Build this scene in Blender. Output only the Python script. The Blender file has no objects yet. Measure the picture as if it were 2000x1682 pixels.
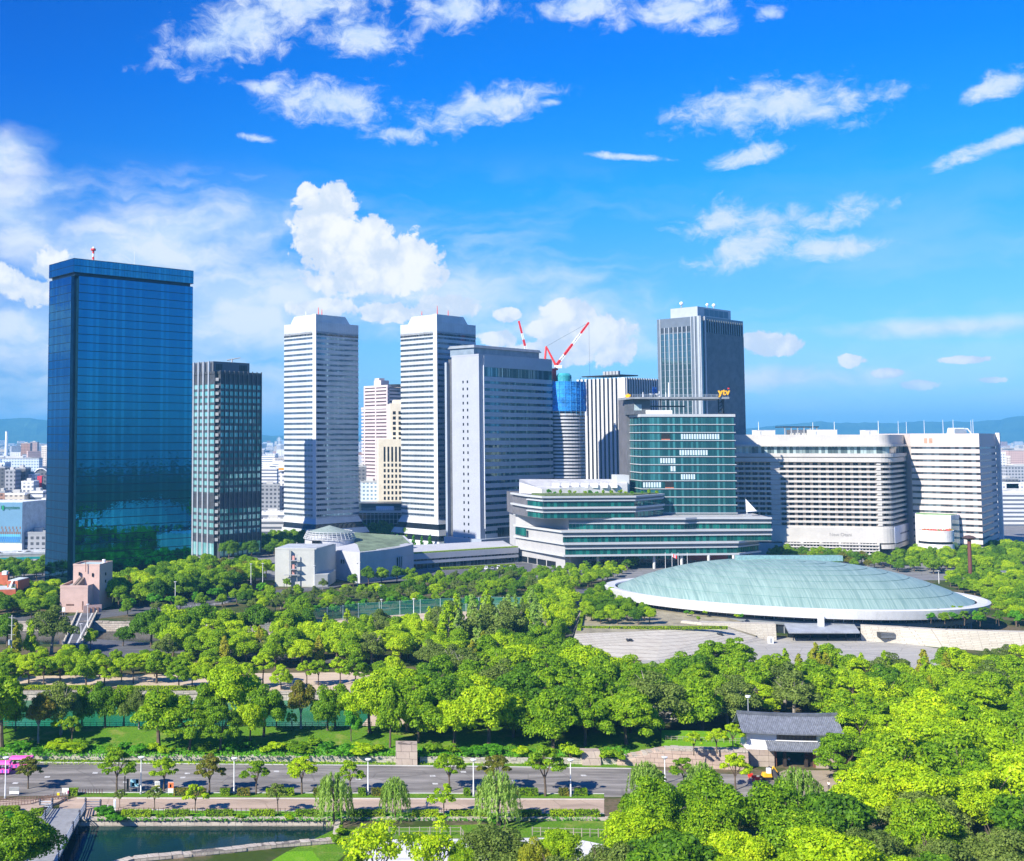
import bpy, math, random
import numpy as np
from mathutils import Vector, geometry
S = bpy.context.scene
C = S.collection
R = random.Random(7)
NR = np.random.default_rng(11)

# ------------------------------------------------------------------ camera
CAMZ, FPX, PPX, PPY, HOR = 70.0, 2200.0, 609.0, 712.0, 855.0
TH = math.atan((HOR - PPY) / FPX)
cam = bpy.data.cameras.new("camera")
cam.sensor_width = 36.0
cam.lens = 36.0 * FPX / 2000.0
cam.shift_x = (1000 - PPX) / 2000.0
cam.shift_y = -(841 - PPY) / 2000.0
cam.clip_start = 1.0
cam.clip_end = 60000.0
camo = bpy.data.objects.new("camera", cam)
C.objects.link(camo)
camo.location = (0, 0, CAMZ)
camo.rotation_euler = (math.radians(90) + TH, 0, 0)
S.camera = camo
CT, ST = math.cos(TH), math.sin(TH)

def ray(px, py):
    u, v = (px - PPX) / FPX, (PPY - py) / FPX
    return (u, CT - ST * v, ST + CT * v)

def G(px, py, z=0.0):
    """ground point (height z) seen at a pixel of the 2000 px wide photograph"""
    d = ray(px, py)
    t = (z - CAMZ) / d[2]
    return (d[0] * t, d[1] * t)

def X(px, Y, z=0.0):
    return (px - PPX) / FPX * (Y * CT + (z - CAMZ) * ST)

def PX(px, Y, z=0.0):
    return (X(px, Y, z), Y)

def ZY(py, Y):
    d = ray(PPX, py)
    return CAMZ + d[2] * Y / d[1]

def proj(x, y, z):
    f = y * CT + (z - CAMZ) * ST
    u = (z - CAMZ) * CT - y * ST
    return (PPX + FPX * x / f, PPY - FPX * u / f)

# ------------------------------------------------------------------ sun, sky, exposure
SUN_EL = math.radians(35)
SUN_AZ = math.atan2(-0.785, -0.62)
sl = bpy.data.lights.new("sun", 'SUN')
sl.energy = 5.0
sl.angle = math.radians(0.5)
sl.color = (1.0, 0.93, 0.80)
so = bpy.data.objects.new("sun", sl)
C.objects.link(so)
sdir = Vector((-math.sin(SUN_AZ) * math.cos(SUN_EL), -math.cos(SUN_AZ) * math.cos(SUN_EL), -math.sin(SUN_EL)))
so.rotation_euler = sdir.to_track_quat('-Z', 'Y').to_euler()
so.location = (-200, -100, 300)
S.view_settings.view_transform = 'Standard'
S.view_settings.look = 'None'
S.view_settings.exposure = 0.98
S.view_settings.gamma = 1.0
S.render.film_transparent = False
S.cycles.max_bounces = 6
S.cycles.diffuse_bounces = 3
S.cycles.glossy_bounces = 3
S.cycles.transparent_max_bounces = 8
S.cycles.volume_bounces = 0
S.cycles.use_denoising = True

class NT:
    """tiny node tree writer"""
    def __init__(s, tree):
        s.t = tree
    def n(s, typ, **kw):
        nd = s.t.nodes.new(typ)
        for k, v in kw.items():
            setattr(nd, k, v)
        return nd
    def put(s, sock, v):
        if hasattr(v, 'links') or isinstance(v, bpy.types.NodeSocket):
            s.t.links.new(v, sock)
        elif v is not None:
            sock.default_value = v
    def m(s, op, a, b=None, c=None, clamp=False):
        nd = s.n('ShaderNodeMath', operation=op, use_clamp=clamp)
        s.put(nd.inputs[0], a)
        if b is not None: s.put(nd.inputs[1], b)
        if c is not None: s.put(nd.inputs[2], c)
        return nd.outputs[0]
    def vm(s, op, a, b=None):
        nd = s.n('ShaderNodeVectorMath', operation=op)
        s.put(nd.inputs[0], a)
        if b is not None: s.put(nd.inputs[1], b)
        return nd.outputs['Value'] if op in ('LENGTH', 'DOT_PRODUCT', 'DISTANCE') else nd.outputs[0]
    def ss(s, v, a, b, lo=0.0, hi=1.0):
        nd = s.n('ShaderNodeMapRange', interpolation_type='SMOOTHSTEP')
        s.put(nd.inputs[0], v)
        nd.inputs[1].default_value, nd.inputs[2].default_value = a, b
        nd.inputs[3].default_value, nd.inputs[4].default_value = lo, hi
        return nd.outputs[0]
    def mix(s, f, a, b, blend='MIX'):
        nd = s.n('ShaderNodeMix', data_type='RGBA', blend_type=blend)
        s.put(nd.inputs[0], f)
        s.put(nd.inputs[6], a if not isinstance(a, tuple) else (*a[:3], 1))
        s.put(nd.inputs[7], b if not isinstance(b, tuple) else (*b[:3], 1))
        return nd.outputs[2]
    def noise(s, vec, scale, detail=4.0, rough=0.55, dist=0.0, dim='3D'):
        nd = s.n('ShaderNodeTexNoise', noise_dimensions=dim)
        if vec is not None: s.put(nd.inputs['Vector'], vec)
        nd.inputs['Scale'].default_value = scale
        nd.inputs['Detail'].default_value = detail
        nd.inputs['Roughness'].default_value = rough
        nd.inputs['Distortion'].default_value = dist
        return nd.outputs[0]
    def ramp(s, f, stops):
        nd = s.n('ShaderNodeValToRGB')
        s.put(nd.inputs[0], f)
        el = nd.color_ramp.elements
        while len(el) < len(stops): el.new(0.5)
        for e, (p, c) in zip(el, stops):
            e.position = p
            e.color = (*c, 1)
        return nd.outputs[0]

def sky_world():
    w = bpy.data.worlds.new("World")
    S.world = w
    w.use_nodes = True
    t = w.node_tree
    t.nodes.clear()
    k = NT(t)
    tc = k.n('ShaderNodeTexCoord')
    D = k.vm('NORMALIZE', tc.outputs['Generated'])
    sp = k.n('ShaderNodeSeparateXYZ')
    k.put(sp.inputs[0], D)
    az = k.m('ARCTAN2', sp.outputs[0], sp.outputs[1])
    el = k.m('ARCSINE', sp.outputs[2])
    cb = k.n('ShaderNodeCombineXYZ')
    k.put(cb.inputs[0], az)
    k.put(cb.inputs[1], el)
    P = cb.outputs[0]
    sky = k.n('ShaderNodeTexSky', sky_type='NISHITA')
    sky.sun_disc = False
    sky.sun_elevation = SUN_EL
    sky.sun_rotation = SUN_AZ
    sky.altitude = 60
    sky.air_density = 1.0
    sky.dust_density = 0.6
    sky.ozone_density = 2.0
    base = sky.outputs[0]
    # the polarised, deep blue sky of the picture: the physical sky seen through its air, tinted by elevation
    tint = k.ramp(k.m('MULTIPLY', el, 2.0, clamp=True), SKY_TINT)
    base = k.mix(1.0, base, tint, 'MULTIPLY')
    base = k.mix(k.ss(az, -0.42, 0.16), k.mix(1.0, base, (0.7, 0.68, 0.86), 'MULTIPLY'), base)

    def field(blobs):
        best = None
        for b in blobs:
            px, py, rx, ry = b[:4]
            rot = math.radians(b[4]) if len(b) > 4 else 0.0
            d = ray(px, py)
            n = math.sqrt(d[0] ** 2 + d[1] ** 2 + d[2] ** 2)
            a, e = math.atan2(d[0], d[1]), math.asin(d[2] / n)
            if len(b) > 5: a, e = b[5]
            ca = max(0.5, math.cos(a))
            mp = k.n('ShaderNodeMapping', vector_type='TEXTURE')
            k.put(mp.inputs[0], P)
            mp.inputs[1].default_value = (a, e, 0)
            mp.inputs[2].default_value = (0, 0, rot)
            mp.inputs[3].default_value = (rx / FPX * ca, ry / FPX * ca, 1)
            L = k.vm('LENGTH', mp.outputs[0])
            best = L if best is None else k.m('SMOOTH_MIN', best, L, 0.35)
        return k.m('SUBTRACT', 1.0, best)

    warp = k.n('ShaderNodeTexNoise', noise_dimensions='2D')
    k.put(warp.inputs['Vector'], P)
    warp.inputs['Scale'].default_value = 26
    warp.inputs['Detail'].default_value = 5
    wv = k.vm('SCALE', k.vm('SUBTRACT', warp.outputs['Color'], (0.5, 0.5, 0.5)))
    wv.node.inputs['Scale'].default_value = 0.022
    Pw = k.vm('ADD', P, wv)
    # --- veil of cirrus and low streaks
    st = k.vm('MULTIPLY', Pw, (5.0, 22.0, 1.0))
    sn = k.noise(st, 1.0, 7, 0.55, 0.25, '2D')
    st2 = k.vm('MULTIPLY', Pw, (16.0, 34.0, 1.0))
    sn2 = k.noise(st2, 1.0, 6, 0.55, 0.1, '2D')
    veil = k.m('ADD', field(VEIL), k.m('MULTIPLY', k.m('SUBTRACT', k.m('ADD', k.m('MULTIPLY', sn, 0.65), k.m('MULTIPLY', sn2, 0.35)), 0.5), 2.4))
    va = k.ss(veil, -0.25, 1.0, 0.0, 0.88)
    low = k.m('MULTIPLY', k.ss(sn, 0.40, 0.66, 0.0, 0.8), k.m('MULTIPLY', k.m('MULTIPLY', k.ss(el, 0.0, 0.03), k.ss(el, 0.26, 0.08)), k.ss(az, 0.36, 0.12, 0.25, 1.0)))
    va = k.m('MAXIMUM', va, low)
    vcol = k.mix(k.ss(sn2, 0.35, 0.62), VEIL_DARK, VEIL_LIGHT)
    out = k.mix(va, base, vcol)
    # --- fair weather patches higher up
    an = k.m('ADD', k.m('MULTIPLY', k.noise(k.vm('MULTIPLY', Pw, (17.0, 30.0, 1.0)), 1.0, 8, 0.62, 0.2, '2D'), 0.55), k.m('MULTIPLY', k.noise(k.vm('MULTIPLY', Pw, (48.0, 80.0, 1.0)), 1.0, 6, 0.65, 0.2, '2D'), 0.45))
    fa = k.m('ADD', field(PATCH), k.m('MULTIPLY', k.m('SUBTRACT', an, 0.5), 3.8))
    aa = k.ss(fa, -0.4, 0.85, 0.0, 0.9)
    acol = k.mix(k.ss(an, 0.36, 0.66), PATCH_DARK, PATCH_LIGHT)
    out = k.mix(aa, out, acol)
    # --- cumulus towers
    vo = k.n('ShaderNodeTexVoronoi', voronoi_dimensions='2D', feature='SMOOTH_F1')
    k.put(vo.inputs['Vector'], Pw)
    vo.inputs['Scale'].default_value = 52
    vo.inputs['Smoothness'].default_value = 0.4
    vo.inputs['Detail'].default_value = 3
    vo.inputs['Roughness'].default_value = 0.6
    puff = k.m('SUBTRACT', 0.75, vo.outputs['Distance'])
    cn = k.noise(Pw, 60, 7, 0.6, 0.0, '2D')
    cf = k.m('ADD', field(CUMULUS), k.m('ADD', k.m('ADD', k.m('MULTIPLY', puff, 0.16), k.m('MULTIPLY', k.m('SUBTRACT', k.noise(Pw, 140, 4, 0.6, 0.0, '2D'), 0.5), 0.4)), k.m('ADD', k.m('MULTIPLY', k.m('SUBTRACT', cn, 0.5), 1.15), k.m('MULTIPLY', k.m('SUBTRACT', k.noise(Pw, 22, 3, 0.5, 0.0, '2D'), 0.5), 0.8))))
    ca_ = k.ss(cf, -0.1, 0.14)
    sl_ = k.noise(Pw, 24, 4, 0.5, 0.0, '2D'); sh = k.noise(k.vm('ADD', Pw, (-0.012, 0.016, 0)), 24, 4, 0.5, 0.0, '2D')
    rel = k.m('ADD', k.m('MULTIPLY', k.m('SUBTRACT', sl_, sh), 1.5), k.m('ADD', k.m('ADD', k.m('MULTIPLY', puff, 0.22), k.m('MULTIPLY', k.m('SUBTRACT', cn, 0.5), 0.4)), k.m('MULTIPLY', cf, 0.3)))
    ccol = k.mix(k.ss(rel, -0.28, 0.42), CUM_DARK, CUM_LIGHT)
    # cloud bases melt into the haze
    ca_ = k.m('MULTIPLY', ca_, k.ss(el, 0.012, 0.055, 0.25, 1.0))
    out = k.mix(ca_, out, ccol)
    bg = k.n('ShaderNodeBackground')
    k.put(bg.inputs[0], out)
    bg.inputs[1].default_value = 0.094
    ow = k.n('ShaderNodeOutputWorld')
    t.links.new(bg.outputs[0], ow.inputs[0])
    w.cycles.sampling_method = 'MANUAL'
    w.cycles.sample_map_resolution = 1024

SKY_TINT = [(0.0, (0.36, 0.62, 0.98)), (0.06, (0.36, 0.62, 1.0)), (0.27, (0.22, 0.57, 1.02)), (0.42, (0.05, 0.56, 1.12)), (0.62, (0.0, 0.46, 1.2)), (1.0, (0.0, 0.36, 1.1))]
VEIL_DARK, VEIL_LIGHT = (3.6, 4.5, 5.5), (5.1, 5.4, 5.7)
PATCH_DARK, PATCH_LIGHT = (3.1, 4.1, 5.6), (4.5, 5.0, 5.8)
CUM_DARK, CUM_LIGHT = (4.0, 4.5, 5.2), (5.8, 5.8, 5.8)
VEIL = [(-20, 310, 130, 70), (20, 420, 230, 110), (300, 470, 360, 110), (520, 590, 330, 90), (850, 580, 300, 110), (420, 640, 300, 90), (1100, 620, 260, 90),
        (1850, 640, 250, 25), (250, 700, 330, 100), (60, 640, 200, 110), (1500, 740, 200, 30)]
PATCH = [(0, 0, 130, 26, 0, (1.95, 0.075)), (0, 0, 170, 22, 4, (2.1, 0.06)), (0, 0, 80, 16, 0, (1.86, 0.05)), (0, 0, 140, 30, 0, (2.3, 0.12)), (1480, 204, 110, 36), (1585, 212, 100, 32), (470, 55, 130, 55, 18), (590, 12, 120, 32), (710, 70, 85, 38, -12), (410, 88, 60, 30), (890, 18, 75, 32), (1130, 12, 95, 24),
         (1340, 18, 110, 28), (1395, 45, 48, 18), (1500, 25, 28, 14), (650, 200, 120, 38, -8), (930, 212, 150, 30, 10),
         (785, 262, 50, 14), (525, 172, 42, 14), (1520, 208, 165, 42), (1460, 305, 72, 15, 10), (1520, 430, 150, 28, 3), (1470, 478, 90, 34, 18),
         (1640, 482, 85, 17), (1410, 430, 48, 36, 20), (1955, 165, 60, 22, 15), (1960, 278, 95, 16, 14), (1215, 306, 75, 6, -7), (500, 270, 34, 7, -8), (1075, 200, 25, 8)]
CUMULUS = [(607, 375, 22, 20), (655, 378, 38, 27), (635, 420, 60, 50), (650, 455, 75, 48), (730, 445, 36, 28), (705, 500, 120, 60), (800, 500, 55, 36), (760, 540, 110, 40), (630, 480, 60, 30),
           (690, 550, 95, 30), (640, 605, 80, 22), (108, 518, 46, 38), (12, 545, 44, 30), (70, 570, 80, 24), (1112, 618, 60, 34), (1150, 655, 95, 40), (1100, 690, 120, 30),
           (1060, 645, 40, 22), (1205, 690, 40, 18), (870, 600, 80, 26), (760, 610, 90, 20), (970, 660, 45, 15), (1520, 675, 58, 22), (1475, 668, 26, 18), (1657, 704, 28, 14),
           (1735, 729, 26, 9), (1800, 752, 36, 10), (1885, 703, 46, 9), (1935, 742, 25, 8), (990, 615, 30, 14)]
sky_world()
# ------------------------------------------------------------------ materials
MATS = {}
def newmat(name):
    m = bpy.data.materials.new(name)
    m.use_nodes = True
    t = m.node_tree
    t.nodes.clear()
    k = NT(t)
    o = k.n('ShaderNodeOutputMaterial')
    return m, k, o

def bsdf(k, o, col, rough=0.6, metal=0.0, spec=0.4, normal=None):
    b = k.n('ShaderNodeBsdfPrincipled')
    k.put(b.inputs['Base Color'], col if not isinstance(col, tuple) else (*col[:3], 1))
    k.put(b.inputs['Roughness'], rough)
    k.put(b.inputs['Metallic'], metal)
    b.inputs['Specular IOR Level'].default_value = spec
    if normal is not None: k.put(b.inputs['Normal'], normal)
    k.t.links.new(b.outputs[0], o.inputs[0])
    return b

def objco(k):
    return k.n('ShaderNodeTexCoord').outputs['Object']

def mat(name, col, rough=0.6, metal=0.0, var=0.12, scale=0.25, streak=0.0, spec=0.4, bump=0.0, bscale=2.0):
    """plain material with mottling at two scales and optional vertical rain streaks"""
    if name in MATS: return MATS[name]
    m, k, o = newmat(name)
    co = objco(k)
    n1 = k.noise(co, scale, 5, 0.6)
    n2 = k.noise(co, scale * 9, 3, 0.6)
    f = k.m('ADD', k.m('MULTIPLY', n1, 0.6), k.m('MULTIPLY', n2, 0.4))
    lo = tuple(c * (1 - var * 2) for c in col)
    hi = tuple(min(1, c * (1 + var * 2)) for c in col)
    c = k.mix(k.ss(f, 0.3, 0.7), lo, hi)
    if streak:
        sv = k.vm('MULTIPLY', co, (1.2, 1.2, 0.05))
        sn = k.noise(sv, 1.0, 4, 0.6)
        c = k.mix(k.ss(sn, 0.5, 0.75, 0.0, streak), c, tuple(x * 0.55 for x in col))
    nrm = None
    if bump:
        bp = k.n('ShaderNodeBump')
        bp.inputs['Strength'].default_value = bump
        bp.inputs['Distance'].default_value = 0.2
        k.put(bp.inputs['Height'], k.noise(co, bscale, 5, 0.6))
        nrm = bp.outputs[0]
    bsdf(k, o, c, rough, metal, spec, nrm)
    MATS[name] = m
    return m

def glass(name, dark, light, frac=0.25, rough=0.06, metal=0.5, spec=0.5, blinds=None, bfrac=0.0, wob=0.0):
    """window panes: every pane (an island) gets its own tone; a few have blinds drawn"""
    if name in MATS: return MATS[name]
    m, k, o = newmat(name)
    g = k.n('ShaderNodeNewGeometry')
    r = g.outputs['Random Per Island']
    c = k.mix(k.ss(r, 1 - frac - 0.25, 1.0), dark, light)
    mt = metal
    if blinds:
        r2 = k.m('FRACT', k.m('MULTIPLY', r, 17.3))
        b = k.m('LESS_THAN', r2, bfrac)
        c = k.mix(b, c, blinds)
        mt = k.m('MULTIPLY', k.m('SUBTRACT', 1.0, b), metal)
    nrm = None
    if wob:
        bp = k.n('ShaderNodeBump')
        bp.inputs['Strength'].default_value = wob
        bp.inputs['Distance'].default_value = 0.05
        k.put(bp.inputs['Height'], k.noise(objco(k), 0.7, 2, 0.5))
        nrm = bp.outputs[0]
    bsdf(k, o, c, rough, mt, spec, nrm)
    MATS[name] = m
    return m

def stonewall(name, c1, c2, mortar, bw=1.2, bh=0.6, rough=0.85, big=0.35):
    if name in MATS: return MATS[name]
    m, k, o = newmat(name)
    co = objco(k)
    sp = k.n('ShaderNodeSeparateXYZ'); k.put(sp.inputs[0], co)
    cb = k.n('ShaderNodeCombineXYZ')
    k.put(cb.inputs[0], k.m('ADD', sp.outputs[0], k.m('MULTIPLY', sp.outputs[1], 0.85)))
    k.put(cb.inputs[1], k.m('ADD', sp.outputs[2], k.m('MULTIPLY', k.noise(co, 0.25, 2), 0.35)))
    br = k.n('ShaderNodeTexBrick')
    k.put(br.inputs['Vector'], cb.outputs[0])
    br.inputs['Color1'].default_value = (*c1, 1)
    br.inputs['Color2'].default_value = (*c2, 1)
    br.inputs['Mortar'].default_value = (*mortar, 1)
    br.inputs['Scale'].default_value = 1.0
    br.inputs['Brick Width'].default_value = bw
    br.inputs['Row Height'].default_value = bh
    br.inputs['Mortar Size'].default_value = 0.035
    br.inputs['Mortar Smooth'].default_value = 0.3
    br.inputs['Bias'].default_value = 0.0
    br.squash = 0.8
    c = k.mix(k.ss(k.noise(co, 0.5, 4), 0.35, 0.7, 0.0, big), br.outputs[0], tuple(x * 0.5 for x in c2))
    c = k.mix(k.ss(k.noise(co, 3.0, 4), 0.35, 0.75, 0.0, 0.35), c, c1)
    bp = k.n('ShaderNodeBump'); bp.inputs['Strength'].default_value = 0.5; bp.inputs['Distance'].default_value = 0.1
    k.put(bp.inputs['Height'], k.m('ADD', k.m('MULTIPLY', br.outputs['Fac'], -1.0), k.m('MULTIPLY', k.noise(co, 4.0, 3), 0.4)))
    bsdf(k, o, c, rough, 0, 0.2, bp.outputs[0])
    MATS[name] = m
    return m

# ------------------------------------------------------------------ mesh builder
class MB:
    def __init__(s):
        s.v, s.f, s.mi = [], [], []
    def face(s, pts, mi=0):
        i = len(s.v)
        s.v.extend(tuple(p) for p in pts)
        s.f.append(tuple(range(i, i + len(pts))))
        s.mi.append(mi)
    def box(s, x0, x1, y0, y1, z0, z1, mi=0):
        s.prism([(x0, y0), (x1, y0), (x1, y1), (x0, y1)], z0, z1, mi)
    def prism(s, poly, z0, z1, mi=0, top=None, mtop=None, bottom=True, scale_top=None):
        """poly counter-clockwise seen from above; z1 may be a list (sloping top)"""
        n = len(poly)
        tp = top or poly
        zt = z1 if isinstance(z1, (list, tuple)) else [z1] * n
        zb = z0 if isinstance(z0, (list, tuple)) else [z0] * n
        i = len(s.v)
        s.v += [(p[0], p[1], z) for p, z in zip(poly, zb)] + [(p[0], p[1], z) for p, z in zip(tp, zt)]
        for a in range(n):
            b = (a + 1) % n
            s.f.append((i + a, i + b, i + n + b, i + n + a)); s.mi.append(mi)
        s.f.append(tuple(i + n + a for a in range(n))); s.mi.append(mi if mtop is None else mtop)
        if bottom:
            s.f.append(tuple(i + a for a in reversed(range(n)))); s.mi.append(mi)
    def tube(s, p, q, r0, r1=None, n=8, mi=0, cap=True):
        p, q = Vector(p), Vector(q)
        r1 = r0 if r1 is None else r1
        d = (q - p)
        if d.length < 1e-6: return
        d.normalize()
        a = d.orthogonal().normalized(); b = d.cross(a)
        i = len(s.v)
        for c, r in ((p, r0), (q, r1)):
            for j in range(n):
                t = 2 * math.pi * j / n
                s.v.append(tuple(c + a * (r * math.cos(t)) + b * (r * math.sin(t))))
        for j in range(n):
            s.f.append((i + j, i + (j + 1) % n, i + n + (j + 1) % n, i + n + j)); s.mi.append(mi)
        if cap:
            s.f.append(tuple(i + j for j in reversed(range(n)))); s.mi.append(mi)
            s.f.append(tuple(i + n + j for j in range(n))); s.mi.append(mi)
    def path_tube(s, pts, rs, n=6, mi=0):
        for a in range(len(pts) - 1):
            s.tube(pts[a], pts[a + 1], rs[a], rs[a + 1], n, mi)
    def lathe(s, c, prof, n=24, mi=0, mis=None, sx=1.0, sy=1.0, rot=0.0):
        """prof: list of (r, z); closed at r=0 ends"""
        i = len(s.v)
        cr, sr = math.cos(rot), math.sin(rot)
        for r, z in prof:
            for j in range(n):
                t = 2 * math.pi * j / n
                x, y = r * sx * math.cos(t), r * sy * math.sin(t)
                s.v.append((c[0] + x * cr - y * sr, c[1] + x * sr + y * cr, c[2] + z))
        for a in range(len(prof) - 1):
            for j in range(n):
                k = (j + 1) % n
                s.f.append((i + a * n + j, i + a * n + k, i + (a + 1) * n + k, i + (a + 1) * n + j))
                s.mi.append(mi if mis is None else mis[a])
    def build(s, name, mats, parent=None, smooth=False, label=None, kind=None):
        me = bpy.data.meshes.new(name)
        v = s.v
        if parent is not None:
            px, py, pz = world_loc(parent)
            v = [(a - px, b - py, c - pz) for a, b, c in s.v]
        me.from_pydata(v, [], s.f)
        for m in (mats if isinstance(mats, (list, tuple)) else [mats]):
            me.materials.append(m)
        me.polygons.foreach_set('material_index', s.mi)
        if smooth:
            me.polygons.foreach_set('use_smooth', [True] * len(s.f))
        me.update()
        return link(name, me, parent, label, kind)

def world_loc(o):
    x, y, z = o.location
    while o.parent is not None:
        o = o.parent
        x += o.location[0]; y += o.location[1]; z += o.location[2]
    return x, y, z

def link(name, me, parent=None, label=None, kind=None):
    o = bpy.data.objects.new(name, me)
    C.objects.link(o)
    if parent is not None: o.parent = parent
    if label: o['label'] = label
    if kind: o['kind'] = kind
    return o

def tag(o, label, cat, group=None, kind=None):
    o['label'] = label
    o['category'] = cat
    if group: o['group'] = group
    if kind: o['kind'] = kind
    return o

def thing(name, label, cat, loc=(0, 0, 0), group=None, rz=0.0):
    o = bpy.data.objects.new(name, None)
    C.objects.link(o)
    o.empty_display_size = 0.5
    o.location = loc
    o.rotation_euler = (0, 0, rz)
    return tag(o, label, cat, group)

def struct(o):
    o['kind'] = 'structure'
    return o

def copy_tree(o, parent=None):
    c = o.copy(); C.objects.link(c)
    if parent is not None:
        c.parent = parent
    for ch in o.children: copy_tree(ch, c)
    return c

# ------------------------------------------------------------------ facade helpers
def ofs(poly, d, closed=True):
    """offset a counter-clockwise polygon (or open path, outside on the right) by d with mitres"""
    n = len(poly)
    out = []
    for i in range(n):
        p = Vector(poly[i])
        es = []
        if closed or i > 0:
            e = p - Vector(poly[i - 1]); es.append(e.normalized())
        if closed or i < n - 1:
            e = Vector(poly[(i + 1) % n]) - p; es.append(e.normalized())
        ns = [Vector((e.y, -e.x)) for e in es]
        if len(ns) == 1:
            m = ns[0]
        else:
            m = ns[0] + ns[1]
            m = m / max(0.3, m.dot(ns[0])) if m.length > 1e-6 else ns[0]
        out.append((p.x + m.x * d, p.y + m.y * d))
    return out

def band(mb, poly, z0, z1, d0, d1, closed=True, mi=0):
    """a solid band running along a path between offsets d0 (inside) and d1 (outside)"""
    a, b = ofs(poly, d0, closed), ofs(poly, d1, closed)
    n = len(poly)
    for i in range(n if closed else n - 1):
        j = (i + 1) % n
        A0, A1, B0, B1 = a[i], a[j], b[i], b[j]
        mb.face([(*B0, z0), (*B1, z0), (*B1, z1), (*B0, z1)], mi)
        mb.face([(*B0, z1), (*B1, z1), (*A1, z1), (*A0, z1)], mi)
        mb.face([(*A0, z0), (*A1, z0), (*B1, z0), (*B0, z0)], mi)
    if not closed:
        for i in (0, n - 1):
            q = [(*a[i], z0), (*b[i], z0), (*b[i], z1), (*a[i], z1)]
            mb.face(q if i == 0 else q[::-1], mi)

def panes(mb, poly, z0, z1, d, w, gap=0.12, tilt=0.02, closed=True, segs=None, mi=0, s0=0.0, s1=0.0):
    """separate glass panes along a path, each very slightly out of true"""
    n = len(poly)
    for i in (range(n if closed else n - 1) if segs is None else segs):
        p, q = Vector(poly[i]), Vector(poly[(i + 1) % n])
        e = q - p
        L = e.length - s0 - s1
        if L <= 0.3: continue
        e.normalize()
        nn = Vector((e.y, -e.x))
        p = p + e * s0
        c = max(1, round(L / w))
        st = L / c
        for j in range(c):
            a, b = p + e * (j * st + gap / 2), p + e * ((j + 1) * st - gap / 2)
            t = [R.uniform(-tilt, tilt) for _ in range(3)]
            pa, pb, pc, pd = (a + nn * (d + t[0]), b + nn * (d + t[1]), b + nn * (d + t[1] + t[2]), a + nn * (d + t[0] + t[2]))
            mb.face([(pa.x, pa.y, z0), (pb.x, pb.y, z0), (pc.x, pc.y, z1), (pd.x, pd.y, z1)], mi)

def fin(mb, p, nrm, w, d, z0, z1, mi=0, d0=0.0):
    """vertical fin standing proud of a wall at point p (2D), nrm outward"""
    n = Vector(nrm).normalized(); t = Vector((-n.y, n.x))
    P = Vector(p)
    a, b, c, e = P - t * (w / 2) + n * d0, P - t * (w / 2) + n * d, P + t * (w / 2) + n * d, P + t * (w / 2) + n * d0
    mb.prism([tuple(e), tuple(a), tuple(b), tuple(c)][::-1] if ((b - a).x * (c - b).y - (b - a).y * (c - b).x) < 0 else [tuple(a), tuple(b), tuple(c), tuple(e)], z0, z1, mi)

def along(p, q, step, s0=0.0):
    p, q = Vector(p), Vector(q)
    L = (q - p).length
    e = (q - p).normalized()
    n = int((L - s0) / step + 1e-6)
    return [p + e * (s0 + i * step) for i in range(n + 1)], Vector((e.y, -e.x))

def lerp2(p, q, t):
    return (p[0] + (q[0] - p[0]) * t, p[1] + (q[1] - p[1]) * t)

def corner(px, py, h):
    return G(px, py, h)

def boxplan(px_c, py_c, h, px_r, px_l, ang, depth_l=None):
    """rectangular plan from the near top corner's pixel, the pixels of its two side edges, and its compass angle"""
    c = Vector(G(px_c, py_c, h))
    U = Vector((math.cos(ang), math.sin(ang))); V = Vector((-math.sin(ang), math.cos(ang)))
    def solve(dirv, px):
        lo, hi = 0.0, 200.0
        sgn = 1 if proj(*(c + dirv * 10), h)[0] > proj(*c, h)[0] else -1
        for _ in range(60):
            mid = (lo + hi) / 2
            if (proj(*(c + dirv * mid), h)[0] - px) * sgn > 0: hi = mid
            else: lo = mid
        return lo
    r = solve(U, px_r)
    l = depth_l if depth_l else solve(V, px_l)
    return [tuple(c), tuple(c + U * r), tuple(c + U * r + V * l), tuple(c + V * l)], U, V, r, l

def cap_parts(items, name, mat_, parent, kindcap=100):
    """items: list of MB; the first ones become parts of their own, the rest one part"""
    for b in items[:kindcap]:
        b.build(name, mat_, parent)
    if len(items) > kindcap:
        z = MB()
        for b in items[kindcap:]:
            i = len(z.v); z.v += b.v
            z.f += [tuple(x + i for x in f) for f in b.f]; z.mi += b.mi
        z.build(name, mat_, parent, kind='stuff')

def centre(poly):
    return (sum(p[0] for p in poly) / len(poly), sum(p[1] for p in poly) / len(poly), 0)

def antenna(label, x, y, z, h, r=0.25, white=True, cat='antenna', group=None, name='antenna_mast'):
    t = thing(name, label, cat, (x, y, z), group)
    m = MB()
    m.tube((x, y, z), (x, y, z + h), r, r * 0.5, 6)
    m.build('pole', WHITE if white else REDP, t)
    b = MB(); b.tube((x, y, z), (x, y, z + 0.4), r * 2.2, r * 1.6, 8); b.build('base', GREYP, t)
    return t

WHITE = mat('white_paint', (0.78, 0.79, 0.8), 0.5, var=0.04)
GREYP = mat('grey_paint', (0.32, 0.34, 0.36), 0.5, var=0.06)
DARKP = mat('dark_grey_metal', (0.035, 0.04, 0.048), 0.45, 0.3, var=0.15)
REDP = mat('red_paint', (0.72, 0.045, 0.04), 0.45, var=0.06)
CONC = mat('pale_concrete', (0.5, 0.5, 0.48), 0.8, var=0.08, streak=0.3)
DARKWIN = glass('dark_window', (0.012, 0.016, 0.022), (0.06, 0.08, 0.1), 0.2, 0.08, 0.1)
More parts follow.
